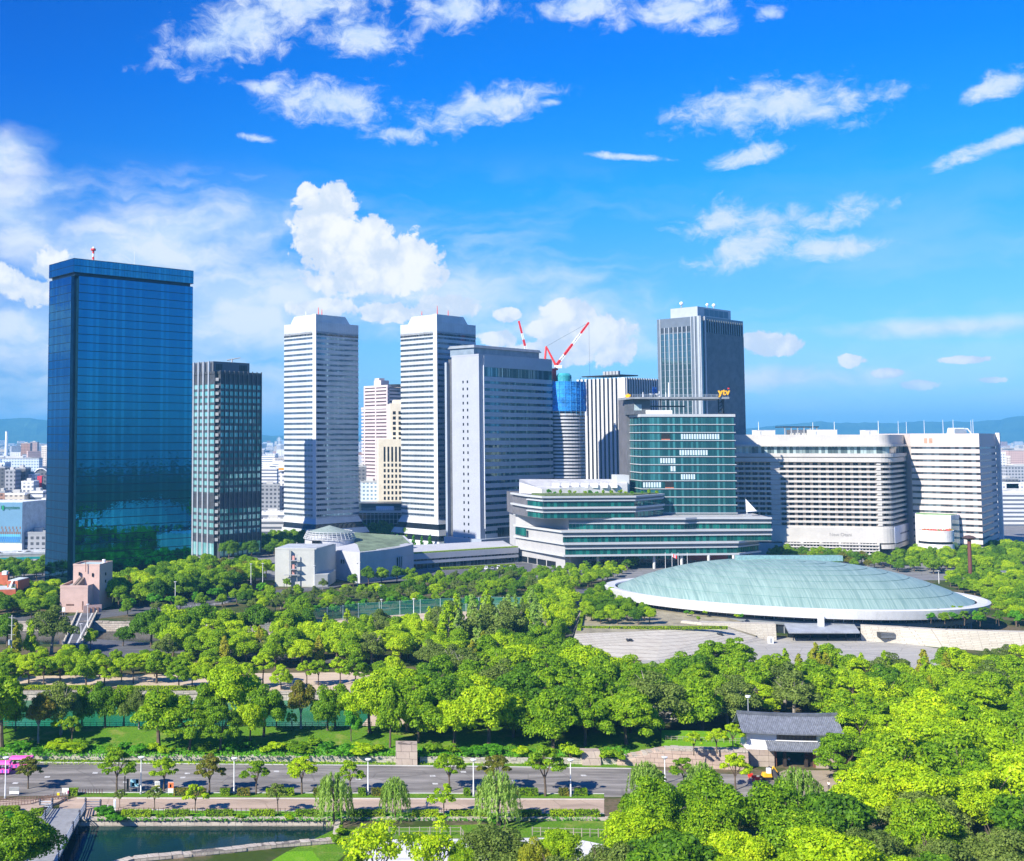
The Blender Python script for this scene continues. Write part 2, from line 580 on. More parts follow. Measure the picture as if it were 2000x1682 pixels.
# ================================================================== OFFICE TOWERS
BLUEG = glass('blue_mirror_glass', (0.010, 0.17, 0.34), (0.018, 0.23, 0.42), 0.25, 0.025, 1.0, wob=0.3)
BLUED = mat('blue_black_frame', (0.008, 0.03, 0.055), 0.25, 0.6, var=0.1)
SILV = mat('silver_panel', (0.5, 0.55, 0.6), 0.38, 0.35, var=0.06, scale=0.1, streak=0.12)
SILVW = mat('white_metal_panel', (0.49, 0.52, 0.55), 0.42, 0.1, var=0.06, scale=0.12, streak=0.14)
STEELW = glass('steel_blue_window', (0.11, 0.19, 0.27), (0.26, 0.38, 0.47), 0.35, 0.05, 0.75)

def rooftop_units(thing_, label_prefix, spots, z, group):
    pass

def blue_tower():
    poly, U, V, r, l = boxplan(145, 505, 155, 377, 97, math.radians(38))
    c, rr, b, ll = [Vector(p) for p in poly]
    n = 2.6
    body = [tuple(c + U * n), tuple(rr), tuple(b), tuple(ll), tuple(c + V * n), tuple(c + U * n + V * n)]
    t = thing('glass_office_tower', 'tallest tower, a dark blue mirror glass slab with an overhanging crown', 'tower', (*c, 0))
    m = MB()
    m.prism(body, 0, 147)
    m.prism(ofs([tuple(c), tuple(rr), tuple(b), tuple(ll)], -1.0), 147, 148.4)
    m.build('wall', BLUED, t)
    H = 147.0 / 37
    for i in range(37):
        w = MB()
        panes(w, body, i * H + 0.16, (i + 1) * H - 0.16, 0.06, 1.55, 0.02, 0.014, segs=[0, 3])
        panes(w, body, i * H + 0.16, (i + 1) * H - 0.16, 0.06, 3.0, 0.1, 0.012, segs=[1, 2])
        w.build('window_band', BLUEG, t)
    corner_ = MB()
    panes(corner_, body, 0.2, 146.8, 0.03, 2.4, 0.15, 0.004, segs=[4, 5])
    corner_.build('corner_recess', mat('blue_recess', (0.012, 0.07, 0.13), 0.15, 0.7), t)
    cr = [tuple(c), tuple(rr), tuple(b), tuple(ll)]
    k = MB(); k.prism(ofs(cr, 0.2), 148.4, 155.2); k.prism(ofs(cr, -0.4), 155.2, 155.25, 0)
    k.build('crown', BLUED, t)
    CROWNG = glass('blue_crown_glass', (0.03, 0.23, 0.36), (0.06, 0.3, 0.43), 0.3, 0.03, 1.0)
    for a in range(2):
        g = MB(); panes(g, ofs(cr, 0.2), 148.6 + a * 3.3, 151.6 + a * 3.3, 0.06, 1.6, 0.1, 0.02); g.build('crown_window_band', CROWNG, t)
    # red and white mast and roof plant
    mx, my = G(181, 505, 157)
    p = c + U * 14 + V * 8
    a = thing('lattice_mast', 'red and white banded mast on the blue glass tower roof', 'mast', (p.x, p.y, 155.25))
    z = 155.25
    for j in range(4):
        s = MB(); s.tube((p.x, p.y, z), (p.x, p.y, z + 1.5), 0.55, 0.5, 8); s.build('mast_band', REDP if j % 2 else WHITE, a); z += 1.5
    s = MB(); s.tube((p.x, p.y, z), (p.x, p.y, z + 1.0), 1.2, 1.2, 12); s.build('antenna_ring', REDP, a)
    s = MB(); s.tube((p.x, p.y, z + 1.0), (p.x, p.y, z + 1.9), 0.8, 0.25, 10); s.build('cap', WHITE, a)
    for j, (du, dv, w, h) in enumerate([(22, 9, 7, 1.6), (29, 9, 7, 1.3), (38, 10, 4, 1.0)]):
        q = c + U * du + V * dv
        e = thing('roof_unit', ['wide grey roof unit on the blue glass tower beside the mast', 'middle grey roof unit on the blue glass tower',
                                'smallest grey roof unit on the blue glass tower'][j], 'roof unit', (q.x, q.y, 155.25), 'roof units on the blue tower')
        b = MB(); b.prism([tuple(q), tuple(q + U * w), tuple(q + U * w + V * 3), tuple(q + V * 3)], 155.25, 155.25 + h); b.build('casing', GREYP, e)
        b = MB()
        for f in range(3):
            o = q + U * (w * (f + 0.5) / 3) + V * 1.5
            b.tube((o.x, o.y, 155.25 + h), (o.x, o.y, 155.4 + h), 0.7, 0.7, 10)
        b.build('fan_cowls', DARKP, e)
    q = c + U * 40 + V * 14
    antenna('thin whip antenna on the blue glass tower roof', q.x, q.y, 155.25, 9, 0.12)
    return body
blue_tower()

def fin_tower():
    c = Vector((-59.5, 655)); ang = math.radians(42)
    h = 108
    c = Vector(G(424, 728, h))
    U = Vector((math.cos(ang), math.sin(ang))); V = Vector((-math.sin(ang), math.cos(ang)))
    poly, U, V, r, l = boxplan(424, 728, h, 510, 360, ang)
    t = thing('fin_office_tower', 'dark brown-grey office tower with upright fins behind the blue glass tower', 'tower', (*c, 0))
    DG = mat('brown_grey_panel', (0.06, 0.068, 0.08), 0.5, 0.2, var=0.12, streak=0.2)
    FINM = mat('silver_fin', (0.5, 0.52, 0.55), 0.35, 0.5, var=0.05)
    FIND = mat('grey_fin', (0.14, 0.145, 0.155), 0.4, 0.4, var=0.05)
    m = MB()
    cc = [Vector(p) for p in poly]
    n = 2.2
    body = [tuple(cc[0] + U * n), poly[1], poly[2], poly[3], tuple(cc[0] + V * n), tuple(cc[0] + U * n + V * n)]
    m.prism(body, 0, h)
    for i in range(24):
        z = 13 + i * 4.05
        if z > 106: break
        band(m, body, z - 0.75, z + 0.75, -0.2, 0.22)
    band(m, body, h - 0.6, h + 0.9, -0.3, 0.4)
    m.build('wall', DG, t)
    pen = [tuple(cc[0] + U * 2 + V * 12), tuple(cc[0] + U * (r - 4) + V * 5), tuple(cc[0] + U * (r - 4) + V * (l)), tuple(cc[0] + U * 2 + V * l)]
    pen = [tuple(cc[0] + U * 1.0 + V * 5), tuple(cc[0] + U * (r - 5) + V * 5), tuple(cc[0] + U * (r - 5) + V * l), tuple(cc[0] + U * 1.0 + V * l)]
    p = MB(); p.prism(pen, h, 115)
    p.build('penthouse', mat('slate_panel', (0.12, 0.135, 0.16), 0.5, 0.2, var=0.06), t)
    lv = MB()
    panes(lv, pen, h + 2, 113.5, 0.06, 1.2, 0.25, 0.0, segs=[0], s0=2, s1=r * 0.62)
    lv.build('louvre', DARKP, t)
    lv = MB(); panes(lv, pen, h + 2, 113.5, 0.06, 1.2, 0.25, 0.0, segs=[0], s0=r * 0.58, s1=2)
    lv.build('louvre', DARKP, t)
    CY = glass('cyan_window', (0.16, 0.5, 0.5), (0.45, 0.78, 0.76), 0.7, 0.05, 0.55)
    GR = glass('green_blue_window', (0.06, 0.24, 0.26), (0.3, 0.56, 0.58), 0.5, 0.05, 0.6)
    wl, wr = [], []
    L1 = (Vector(body[1]) - Vector(body[0])).length
    nb = 9
    for i in range(23):
        z = 13 + i * 4.05
        if z > 102: continue
        if 6 > i >= 4: continue
        for s in range(nb):
            a = (s + 0.5) / nb
            pa, pb = lerp2(body[0], body[1], a - 0.41 / nb), lerp2(body[0], body[1], a + 0.41 / nb)
            b = MB(); panes(b, [pa, pb], z + 0.78, z + 3.25, 0.05, 1.2, 0.1, 0.01, closed=False); wr.append(b)
        for a0, a1 in ((0.985, 0.86), (0.81, 0.69), (0.64, 0.53), (0.48, 0.36)):
            pa, pb = lerp2(body[4], body[3], 1 - a0), lerp2(body[4], body[3], 1 - a1)
            b = MB(); panes(b, [pb, pa], z + 0.6, z + 3.3, 0.05, 2.0, 0.1, 0.01, closed=False); wl.append(b)
    cap_parts(wl[:], 'window', CY, t, 60)
    cap_parts(wr[::-1], 'window', GR, t, 40)
    for s in range(nb + 1):
        q = lerp2(body[0], body[1], s / nb)
        f = MB(); fin(f, q, -V, 0.4, 0.6, 0, 109.5); f.build('fin', FIND, t)
    for a in (0.17, 0.34, 0.5, 0.66, 0.85):
        q = lerp2(body[4], body[3], a)
        f = MB(); fin(f, q, -U, 1.1, 0.9, 0, 115); f.build('fin', FINM, t)
    f = MB(); q = cc[0] + U * 0.8 + V * 0.8
    for i in range(26):
        z = 10 + i * 4.05
        if z < 107: f.box(q.x - 0.9, q.x + 0.9, q.y - 0.9, q.y + 0.9, z, z + 1.8)
    f.build('corner_balcony', mat('light_grey_panel', (0.34, 0.35, 0.37), 0.5), t)
    base = MB(); panes(base, body, 1, 8.5, 0.08, 2.0, 0.15, 0.01, segs=[0, 3]); base.build('lobby_glazing', CY, t)
    q = cc[0] + U * 18 + V * 9
    e = thing('roof_gantry', 'grey window-cleaning gantry arm on the fin tower roof', 'gantry', (q.x, q.y, 115))
    b = MB(); b.tube((q.x, q.y, 115), (q.x, q.y, 117), 0.5, 0.4); b.build('post', GREYP, e)
    b = MB(); b.tube((q.x - 3, q.y, 116.6), (q.x + 5, q.y + 1, 118.2), 0.4, 0.25); b.build('arm', GREYP, e)
fin_tower()

def twin(px_c, px_r, px_l, label, flareL, mast):
    h = 146
    poly, U, V, r, l = boxplan(px_c, 628, h, px_r, px_l, math.radians(42))
    cc = [Vector(p) for p in poly]
    t = thing('banded_office_tower', label, 'tower', (*cc[0], 0), 'pair of matching silver towers with dark window bands')
    m = MB()
    zf = 17.5
    m.prism(ofs(poly, -0.35), zf, h - 0.5)
    m.prism(ofs(poly, 0.0), h - 7.5, h)
    H = (h - 7.5 - zf - 1.5) / 34
    for i in range(35):
        z = zf + 1.2 + i * H
        band(m, poly, z + 1.45, z + H if i < 34 else h - 7.4, -0.4, 0.0)
    # thin vertical panel joints
    m.build('wall', SILVW, t)
    j = MB()
    for (a, b, nn) in ((cc[0], cc[1], -V), (cc[3], cc[0], -U)):
        for s in range(1, 24):
            q = lerp2(a, b, s / 24)
            fin(j, q, nn, 0.09, 0.035, zf, h, d0=-0.1)
    j.build('panel_joints', GREYP, t)
    for i in range(35):
        z = zf + 1.2 + i * H
        w = MB(); panes(w, poly, z + 0.02, z + 1.43, -0.28, 1.6, 0.05, 0.01, segs=[0, 3]); panes(w, poly, z + 0.02, z + 1.43, -0.28, 3, 0.05, 0.01, segs=[1, 2])
        w.build('window_band', STEELW, t)
    w = MB(); panes(w, poly, h - 8.9, h - 7.6, 0.03, 1.6, 0.08, 0.0); w.build('top_window_band', DARKWIN, t)
    k = MB()
    q = cc[0]
    k.prism([tuple(q + U * 2.6 - V * 0.25 - U * 2.85), tuple(q + U * 0.2 - V * 0.25), tuple(q + U * 0.2 + V * 3.0), tuple(q - U * 0.25 + V * 3.0)], zf, h + 5.1)
    k.build('corner_column', mat('white_column', (0.56, 0.59, 0.62), 0.4, var=0.02), t)
    f = MB()
    d = 0.3
    bt = [tuple(q + U * d + V * d), tuple(q + U * (r * 0.8) + V * d), tuple(q + U * (r * 0.8) + V * (l * 0.8)), tuple(q + U * d + V * (l * 0.8))]
    tp = [tuple(q + U * d + V * d), tuple(q + U * (r * 0.7) + V * (d + .4)), tuple(q + U * (r * 0.7) + V * (l * 0.7)), tuple(q + U * (d + .4) + V * (l * 0.7))]
    f.prism(bt, h, h + 4.9, top=tp)
    f.build('penthouse', SILVW, t)
    fl = MB()
    o = ofs(poly, 8.5)
    if not flareL:
        o[3] = tuple(cc[3] + (Vector(o[3]) - cc[3]) * 0.25)
    steps = 5
    for i in range(steps):
        a, b = i / steps, (i + 1) / steps
        z0, z1 = zf * a, zf * b
        low = [lerp2(oo, pp, a) for oo, pp in zip(o, poly)]
        up = [lerp2(oo, pp, b) for oo, pp in zip(o, poly)]
        if i % 2 == 0:
            fl.prism(low, z0, z1, top=up)
        else:
            g = MB(); g.prism(ofs(low, -0.5), z0, z1, top=ofs(up, -0.5)); g.build('base_window_band', DARKWIN, t)
    fl.build('flared_base', SILVW, t)
    w = MB(); w.prism(ofs(poly, -0.6), zf - 0.1, zf + 1.3); w.build('recess_band', DARKP, t)
    for jx, (du, dv, hh, red) in enumerate(mast):
        p = cc[0] + U * du + V * dv
        antenna(f"{'red' if red else 'white'} rooftop antenna on the {'left' if flareL == 0 else 'right'} silver banded tower, {['tallest', 'middle', 'shortest'][jx]} of its roof",
                p.x, p.y, h + 4.9, hh, 0.3, not red, group='rooftop antennas on the silver towers')
    return poly
TW1 = twin(617, 700, 555, 'left one of the two matching silver towers with dark window bands', 0, [(5, 3, 5, True), (9, 4, 4, True), (2, 12, 3, False)])
TW2 = twin(853, 929, 782, 'right one of the two matching silver towers, partly behind the slate-grey slab', 1, [(4, 3, 6, True), (16, 4, 4, True), (1, 14, 3, True)])

def atrium():
    Y = 800
    a, b = PX(690, Y), PX(795, Y)
    t = thing('glass_atrium', 'dark glass hall with a white grid between the two silver towers', 'hall', (a[0], Y, 0))
    poly = [a, b, (b[0], Y + 30), (a[0], Y + 30)]
    m = MB(); m.prism(poly, 0, 17); m.build('wall', DARKWIN, t)
    g = MB()
    for i in range(14):
        x = a[0] + (b[0] - a[0]) * (i + 0.5) / 14
        g.box(x - 0.12, x + 0.12, Y - 0.35, Y - 0.02, 0, 17)
    for z in (3, 6.2, 9.4, 12.6, 15.8):
        g.box(a[0], b[0], Y - 0.3, Y - 0.03, z - 0.12, z + 0.12)
    g.build('window_grid', WHITE, t)
    k = MB(); k.box(a[0] - 1, b[0] + 1, Y - 1.5, Y + 31, 17, 18.6); k.build('roof', SILV, t)
    k = MB(); k.box(a[0], b[0], Y + 4, Y + 28, 18.6, 23.5); k.build('upper_storey', mat('slate_dark', (0.06, 0.09, 0.11), 0.3, 0.4), t)
    k = MB()
    for i in range(26):
        x = a[0] + (b[0] - a[0]) * i / 26
        k.box(x, x + 0.25, Y - 1.4, Y - 1.2, 18.6, 20.6)
    k.box(a[0], b[0], Y - 1.4, Y - 1.2, 20.4, 20.6)
    k.build('railing', SILV, t)
    x0, x1 = X(735, Y), X(770, Y)
    k = MB(); k.prism([(x0, Y + 1), (x1, Y + 1), (x1, Y + 3.8), (x0, Y + 3.8)], 18.7, [19.4, 19.4, 21.5, 21.5]); k.build('skylight', WHITE, t)
atrium()

def slate_slab():
    h = 121
    poly, U, V, r, l = boxplan(935, 694, h, 1077, 882, math.radians(42))
    cc = [Vector(p) for p in poly]
    t = thing('slab_office_tower', 'broad slate-blue office slab with a lavender blank end and flat cap', 'tower', (*cc[0], 0))
    LAV = mat('lavender_panel', (0.33, 0.355, 0.41), 0.55, 0.0, var=0.03, scale=0.08, streak=0.08)
    SL = mat('slate_blue_panel', (0.33, 0.38, 0.45), 0.45, 0.1, var=0.04, scale=0.08)
    q = cc[0]
    m = MB(); m.prism(poly, 0, h); m.build('wall', LAV, t)
    # shaded long face: bands
    b = MB()
    c1 = q + U * 4.5
    p2 = [tuple(c1), poly[1]]
    H = 4.42
    zt = h - 13
    n = 24
    for i in range(n):
        z = zt - i * H
        band(b, p2, z - H + 1.7, z - 0.02, 0.0, 0.45, closed=False)
    band(b, p2, h - 7.0, h, 0, 0.45, closed=False)
    b.build('spandrel', SL, t)
    SW = glass('slate_window', (0.04, 0.1, 0.14), (0.12, 0.24, 0.3), 0.3, 0.04, 0.7)
    for i in range(n):
        z = zt - i * H
        w = MB(); panes(w, p2, z - H + 0.0, z - H + 1.68, 0.12, 2.0, 0.06, 0.015, closed=False); w.build('window_band', SW, t)
    w = MB(); panes(w, p2, h - 12.9, h - 7.05, 0.12, 1.2, 0.12, 0.012, closed=False); w.build('top_window_band', glass('teal_top', (0.02, 0.09, 0.12), (0.2, 0.34, 0.4), 0.35, 0.05, 0.5), t)
    pr = MB(); pr.prism([tuple(q + U * 3.9 - V * 0.6), tuple(q + U * 4.5 - V * 0.6), tuple(q + U * 4.5), tuple(q + U * 3.9)], 14, h - 6); pr.build('white_fin', WHITE, t)
    # small paired windows on the lit end
    wl = []
    for i in range(23):
        z = h - 17 - i * H
        for d in (l * 0.42, l * 0.58):
            p = q + V * d
            w = MB()
            pa, pb = p + V * 0.55, p - V * 0.55
            panes(w, [tuple(pa), tuple(pb)], z, z + 1.7, 0.03, 1.2, 0.02, 0.0, closed=False); wl.append(w)
    cap_parts(wl, 'window', DARKWIN, t)
    # set back dark bay at the left edge and its outer rib
    s = MB(); a = cc[3] + U * 5; s.prism([tuple(a), tuple(a + U * 20), tuple(a + U * 20 + V * 7), tuple(a + V * 7)], 0, h - 1); s.build('stair_bay', mat('dark_bay', (0.1, 0.105, 0.12), 0.5), t)
    s = MB(); a = cc[3] + V * 6.2 + U * 2.2; s.prism([tuple(a), tuple(a + U * 4), tuple(a + U * 4 + V * 1.6), tuple(a + V * 1.6)], 0, h - 3); s.build('outer_rib', SL, t)
    # penthouse and cap
    pen = [tuple(q + U * 3 + V * 2.5), tuple(q + U * (r - 7) + V * 2.5), tuple(q + U * (r - 7) + V * (l - 1)), tuple(q + U * 3 + V * (l - 1))]
    pen[3] = tuple(q + U * 1 + V * (l + 2)); pen[0] = tuple(q + U * 2 + V * 5.5); pen[1] = tuple(q + U * (r - 6) + V * 5.5)
    k = MB(); k.prism(pen, h, 126.2); k.build('penthouse', mat('blue_grey_louvre', (0.2, 0.26, 0.32), 0.5, 0.2), t)
    k = MB(); k.prism(ofs(pen, 1.2), 126.2, 128.0, top=ofs(pen, 0.2)); k.build('roof', mat('cap_grey', (0.22, 0.25, 0.28), 0.5, 0.2), t)
    k = MB(); band(k, poly, h, h + 0.9, -0.5, 0.1); k.build('parapet', LAV, t)
    k = MB(); k.prism(ofs(poly, 4), 0, 8); k.build('base', SL, t)
    k = MB(); panes(k, ofs(poly, 0.0), 8.3, 14, 0.5, 2, 0.1, 0.01, segs=[0], s0=16); k.build('lobby_glazing', DARKWIN, t)
slate_slab()

def apartment_pink():
    t0 = PX(757, 1000)
    ang = math.radians(50)
    h = 115
    poly, U, V, r, l = boxplan(757, 754, h, 800, 711, math.radians(35))
    q = Vector(poly[0])
    t = thing('pink_apartment_tower', 'pink-beige balcony tower seen between the two silver towers', 'tower', (*q, 0))
    PK = mat('pink_beige_wall', (0.52, 0.45, 0.45), 0.7, var=0.04)
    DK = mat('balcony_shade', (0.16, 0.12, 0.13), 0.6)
    low = [tuple(q), poly[1], poly[2], tuple(q + V * (l + 4))]
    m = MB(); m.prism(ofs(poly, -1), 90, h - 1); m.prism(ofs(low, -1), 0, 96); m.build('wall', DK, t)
    z = 3.0
    while z < h - 2:
        b = MB(); band(b, poly if z > 95 else low, z, z + 1.75, -1.2, 0); b.build('balcony_band', PK, t)
        z += 3.1
    e = MB()
    for pp, zz in ((poly, h), (low, 96)):
        band(e, pp, zz - 0.8, zz + 1.0, -1.0, 0.15)
    for d in (0.0, 0.48, 0.96):
        p = q + V * (l * d)
        e.prism([tuple(p - U * 0.2), tuple(p + U * 2.0), tuple(p + U * 2.0 + V * 1.5), tuple(p - U * 0.2 + V * 1.5)], 0, h)
    e.build('pier', PK, t)
    k = MB(); p = q + V * (l * 0.35) + U * 2
    k.prism([tuple(p), tuple(p + U * 9), tuple(p + U * 9 + V * 10), tuple(p + V * 10)], h, h + 5.5)
    k.prism([tuple(p + V * 2.5), tuple(p + U * 6 + V * 2.5), tuple(p + U * 6 + V * 9), tuple(p + V * 9)], h + 5.5, h + 7.5)
    k.build('penthouse', PK, t)
    k = MB(); k.lathe((q.x + 9, q.y + 8, h), [(0.01, 1.6), (9, 1.5), (9, 0.4)], 24); k.build('heliport_deck', DARKP, t)
apartment_pink()

def beige_tower():
    Y = 905
    x0, x1, x2 = X(740, Y), X(765, Y), X(812, Y)
    t = thing('beige_office_tower', 'cream stone tower with upright window slots between the silver towers', 'tower', (x0, Y, 0))
    CR = mat('cream_stone', (0.63, 0.58, 0.46), 0.75, var=0.05, streak=0.1)
    z1, z2 = ZY(858, Y), ZY(788, Y + 10)
    m = MB(); m.box(x0, x2, Y, Y + 30, 0, z1); m.box(x1, x2 + 12, Y + 10, Y + 45, z1, z2); m.build('wall', CR, t)
    wl = []
    n = 8
    for r_ in range(15):
        z = z1 - 22 - r_ * 4.4
        for i in range(n):
            x = x0 + 4 + (x2 - x0 - 5) * i / n
            b = MB(); panes(b, [(x, Y), (x + 1.6, Y)], z, z + 2.6, 0.05, 0.8, 0.05, 0, closed=False); wl.append(b)
    sl_ = []
    for i in range(n):
        x = x0 + 4 + (x2 - x0 - 5) * i / n
        b = MB(); b.box(x, x + 1.5, Y - 0.06, Y - 0.02, z1 - 18, z1 - 6); sl_.append(b)
    for r_ in range(6):
        z = z2 - 9 - r_ * 4.2
        for i in range(4):
            x = x1 + 2 + i * 4.6
            b = MB(); b.box(x, x + 2.4, Y + 9.94, Y + 9.98, z, z + 2.6); sl_.append(b)
    cap_parts(sl_ + wl, 'window', DARKWIN, t)
    k = MB(); k.box(x1 + 3, x2, Y + 14, Y + 30, z2, z2 + 3); k.build('penthouse', CR, t)
beige_tower()

def net_tower():
    Y = 745
    cx, cy = X(1113, Y), Y + 15
    rad = 14.6
    t = thing('round_tower_under_construction', 'round striped tower still wrapped in blue netting at its top', 'tower', (cx, cy, 0))
    zt, zn = ZY(745, Y), ZY(800, Y)
    m = MB(); m.lathe((cx, cy, 0), [(rad - 0.8, 0), (rad - 0.8, zt - 1), (0.01, zt - 1)], 40); m.build('wall', mat('stripe_dark', (0.07, 0.075, 0.09), 0.4), t, smooth=True)
    z = 2.0
    ST_ = mat('balcony_white', (0.5, 0.51, 0.53), 0.5, var=0.05)
    while z < zn:
        b = MB(); b.lathe((cx, cy, 0), [(rad - 1, z), (rad, z), (rad, z + 1.15), (rad - 1, z + 1.15)], 40); b.build('balcony_band', ST_, t, smooth=False)
        z += 2.3
    NET = mat('blue_net', (0.015, 0.21, 0.62), 0.7, var=0.35, scale=0.18)
    n = MB()
    prof = []
    for i in range(9):
        prof.append((rad + 0.9 + R.uniform(-0.25, 0.25), zn - 1 + (zt - zn + 1) * i / 8))
    n.lathe((cx, cy, 0), prof, 48)
    n.build('scaffold_net', NET, t)
    s = MB()
    for i in range(26):
        a = 2 * math.pi * i / 26
        s.tube((cx + (rad + 1.2) * math.cos(a), cy + (rad + 1.2) * math.sin(a), zn - 4), (cx + (rad + 1.2) * math.cos(a), cy + (rad + 1.2) * math.sin(a), zt + 1.5), 0.09, 0.09, 4)
    for i in range(8):
        zz = zn + i * (zt - zn) / 7
        for j in range(32):
            a, b = 2 * math.pi * j / 32, 2 * math.pi * (j + 1) / 32
            s.tube((cx + (rad + 1.2) * math.cos(a), cy + (rad + 1.2) * math.sin(a), zz), (cx + (rad + 1.2) * math.cos(b), cy + (rad + 1.2) * math.sin(b), zz), 0.07, 0.07, 4, cap=False)
    s.build('scaffold', mat('scaffold_blue', (0.1, 0.4, 0.75), 0.5), t)
    k = MB(); kx = X(1110, Y); k.lathe((kx, Y + 6, zt - 1), [(5, 0), (5, 5), (3.5, 6.6), (0.01, 6.8)], 20); k.build('lift_house', mat('green_net', (0.03, 0.3, 0.36), 0.6, var=0.2), t)
    # luffing cranes
    def crane(label, bx, by, bz, ax, ay, az, full):
        c = thing('tower_crane', label, 'crane', (bx, by, bz), 'red and white cranes')
        if full:
            p = MB(); p.tube((bx, by, bz), (bx, by, bz + 9), 1.9, 1.9, 4); p.build('mast', REDP, c)
            p = MB(); p.box(bx - 8, bx + 2.5, by - 1.6, by + 1.6, bz + 9, bz + 10.2); p.build('counter_deck', REDP, c)
            p = MB(); p.box(bx + 0.2, bx + 5, by - 2.2, by - 0.2, bz + 10.2, bz + 12.2); p.build('cab', WHITE, c)
            p = MB()
            for dy in (-1, 1):
                p.tube((bx - 6.5, by + dy, bz + 10), (bx - 5, by, bz + 25), 0.7, 0.6, 5)
                p.tube((bx + 1.5, by + dy, bz + 12), (bx - 5, by, bz + 25), 0.6, 0.55, 5)
            p.build('head_frame', REDP, c)
            p = MB(); p.tube((bx - 5, by, bz + 25), (ax, ay, az), 0.08, 0.08, 4); p.tube((ax, ay, az), (ax, ay, az - 45), 0.07, 0.07, 4); p.build('cable', DARKP, c)
        s0 = Vector((bx + 1.5, by, bz + 12 if full else bz)); s1 = Vector((ax, ay, az))
        n_ = 8 if full else 6
        for i in range(n_):
            a, b = s0.lerp(s1, i / n_), s0.lerp(s1, (i + 1) / n_)
            p = MB()
            d = (b - a).normalized(); n1 = Vector((0, 1, 0)); n2 = d.cross(n1).normalized()
            W = 0.75 * (1 - 0.4 * i / n_)
            cs = [n1 * W + n2 * W, n1 * W - n2 * W, -n1 * W - n2 * W, -n1 * W + n2 * W]
            for q in range(4):
                p.tube(a + cs[q], b + cs[q], 0.22, 0.22, 4)
                for kk in range(3):
                    p.tube(a.lerp(b, kk / 3) + cs[q], a.lerp(b, (kk + 1) / 3) + cs[(q + 1) % 4], 0.14, 0.14, 4)
            p.tube(a, b, 0.55 * (1 - 0.3 * i / n_), 0.5 * (1 - 0.3 * i / n_), 5)
            p.build('jib_section', WHITE if (i in (1, 4, 5) if full else i in (1, 3)) else REDP, c)
    bx = X(1093, Y)
    crane('red and white luffing crane on top of the blue-netted tower', bx, Y + 10, zt - 1, X(1157, Y + 10), Y + 10, ZY(630, Y + 10), True)
    crane('red and white crane jib rising behind the slate-blue slab', X(1032, 900), 900, ZY(700, 900), X(1018, 900), 900, ZY(627, 900), False)
net_tower()

def striped():
    h = 112.5
    poly, U, V, r, l = boxplan(1222, 737, h, 1310, 1126, math.radians(38))
    q = Vector(poly[0])
    t = thing('striped_office_tower', 'tower of upright white and dark stripes behind the glass broadcaster block', 'tower', (*q, 0))
    m = MB(); m.prism(poly, 0, h - 0.4); m.build('wall', mat('stripe_dark_glass', (0.03, 0.035, 0.05), 0.2, 0.4), t)
    W = mat('stripe_white', (0.56, 0.56, 0.56), 0.5, var=0.02)
    for (a, b, nn, st, wd) in ((poly[3], poly[0], -U, 3.6, 1.9), (poly[0], poly[1], -V, 2.9, 1.3)):
        pts, _ = along(a, b, st, st * 0.4)
        for p in pts:
            f = MB(); fin(f, p, nn, wd, 0.5, 0, h); f.build('fin', W, t)
    f = MB(); p = q + V * 2.4 - U * 0.05; fin(f, tuple(p), -U, 5.0, 0.9, 0, h - 0.2); f.build('wide_pier', W, t)
    k = MB(); k.prism([tuple(q - U * 1 + V * 6 + U * 2), tuple(q + U * 20 + V * 4), tuple(q + U * 20 + V * 30), tuple(q + U * 1 + V * (l - 4))], h + 1.6, h + 2.4); k.build('roof', DARKP, t)
    k = MB()
    for i in range(5):
        p = q + U * 5 + V * (10 + i * 2.8)
        k.prism([tuple(p), tuple(p + U * 2.2), tuple(p + U * 2.2 + V * 2.2), tuple(p + V * 2.2)], h + 2.4, h + 5.2)
    k.build('cooling_units', GREYP, t)
    k = MB()
    for i in range(6):
        p = q + U * 4 + V * (8 + i * 7)
        k.tube((p.x, p.y, h - 0.5), (p.x, p.y, h + 1.7), 0.2, 0.2, 5)
    k.build('roof_posts', DARKP, t)
    # blue mark near the top of the shaded face
    e = MB(); B = mat('blue_sign', (0.01, 0.09, 0.5), 0.4)
    k_ = 0.0
    while proj(*(q + U * k_), 104)[0] < 1276: k_ += 0.25
    o = q + U * k_ - V * 0.9
    for du in (-1.5, 1.5):
        p = o + U * du; e.prism([tuple(p), tuple(p + U * 1.1), tuple(p + U * 1.1 + V * 0.3), tuple(p + V * 0.3)], 101.2, 106.3)
    p = o - U * 2.3; e.prism([tuple(p + V * 0.02), tuple(p + U * 5.6 + V * 0.02), tuple(p + U * 5.6 + V * 0.28), tuple(p + V * 0.28)], 102.8, 105)
    e.build('logo', B, t)
striped()

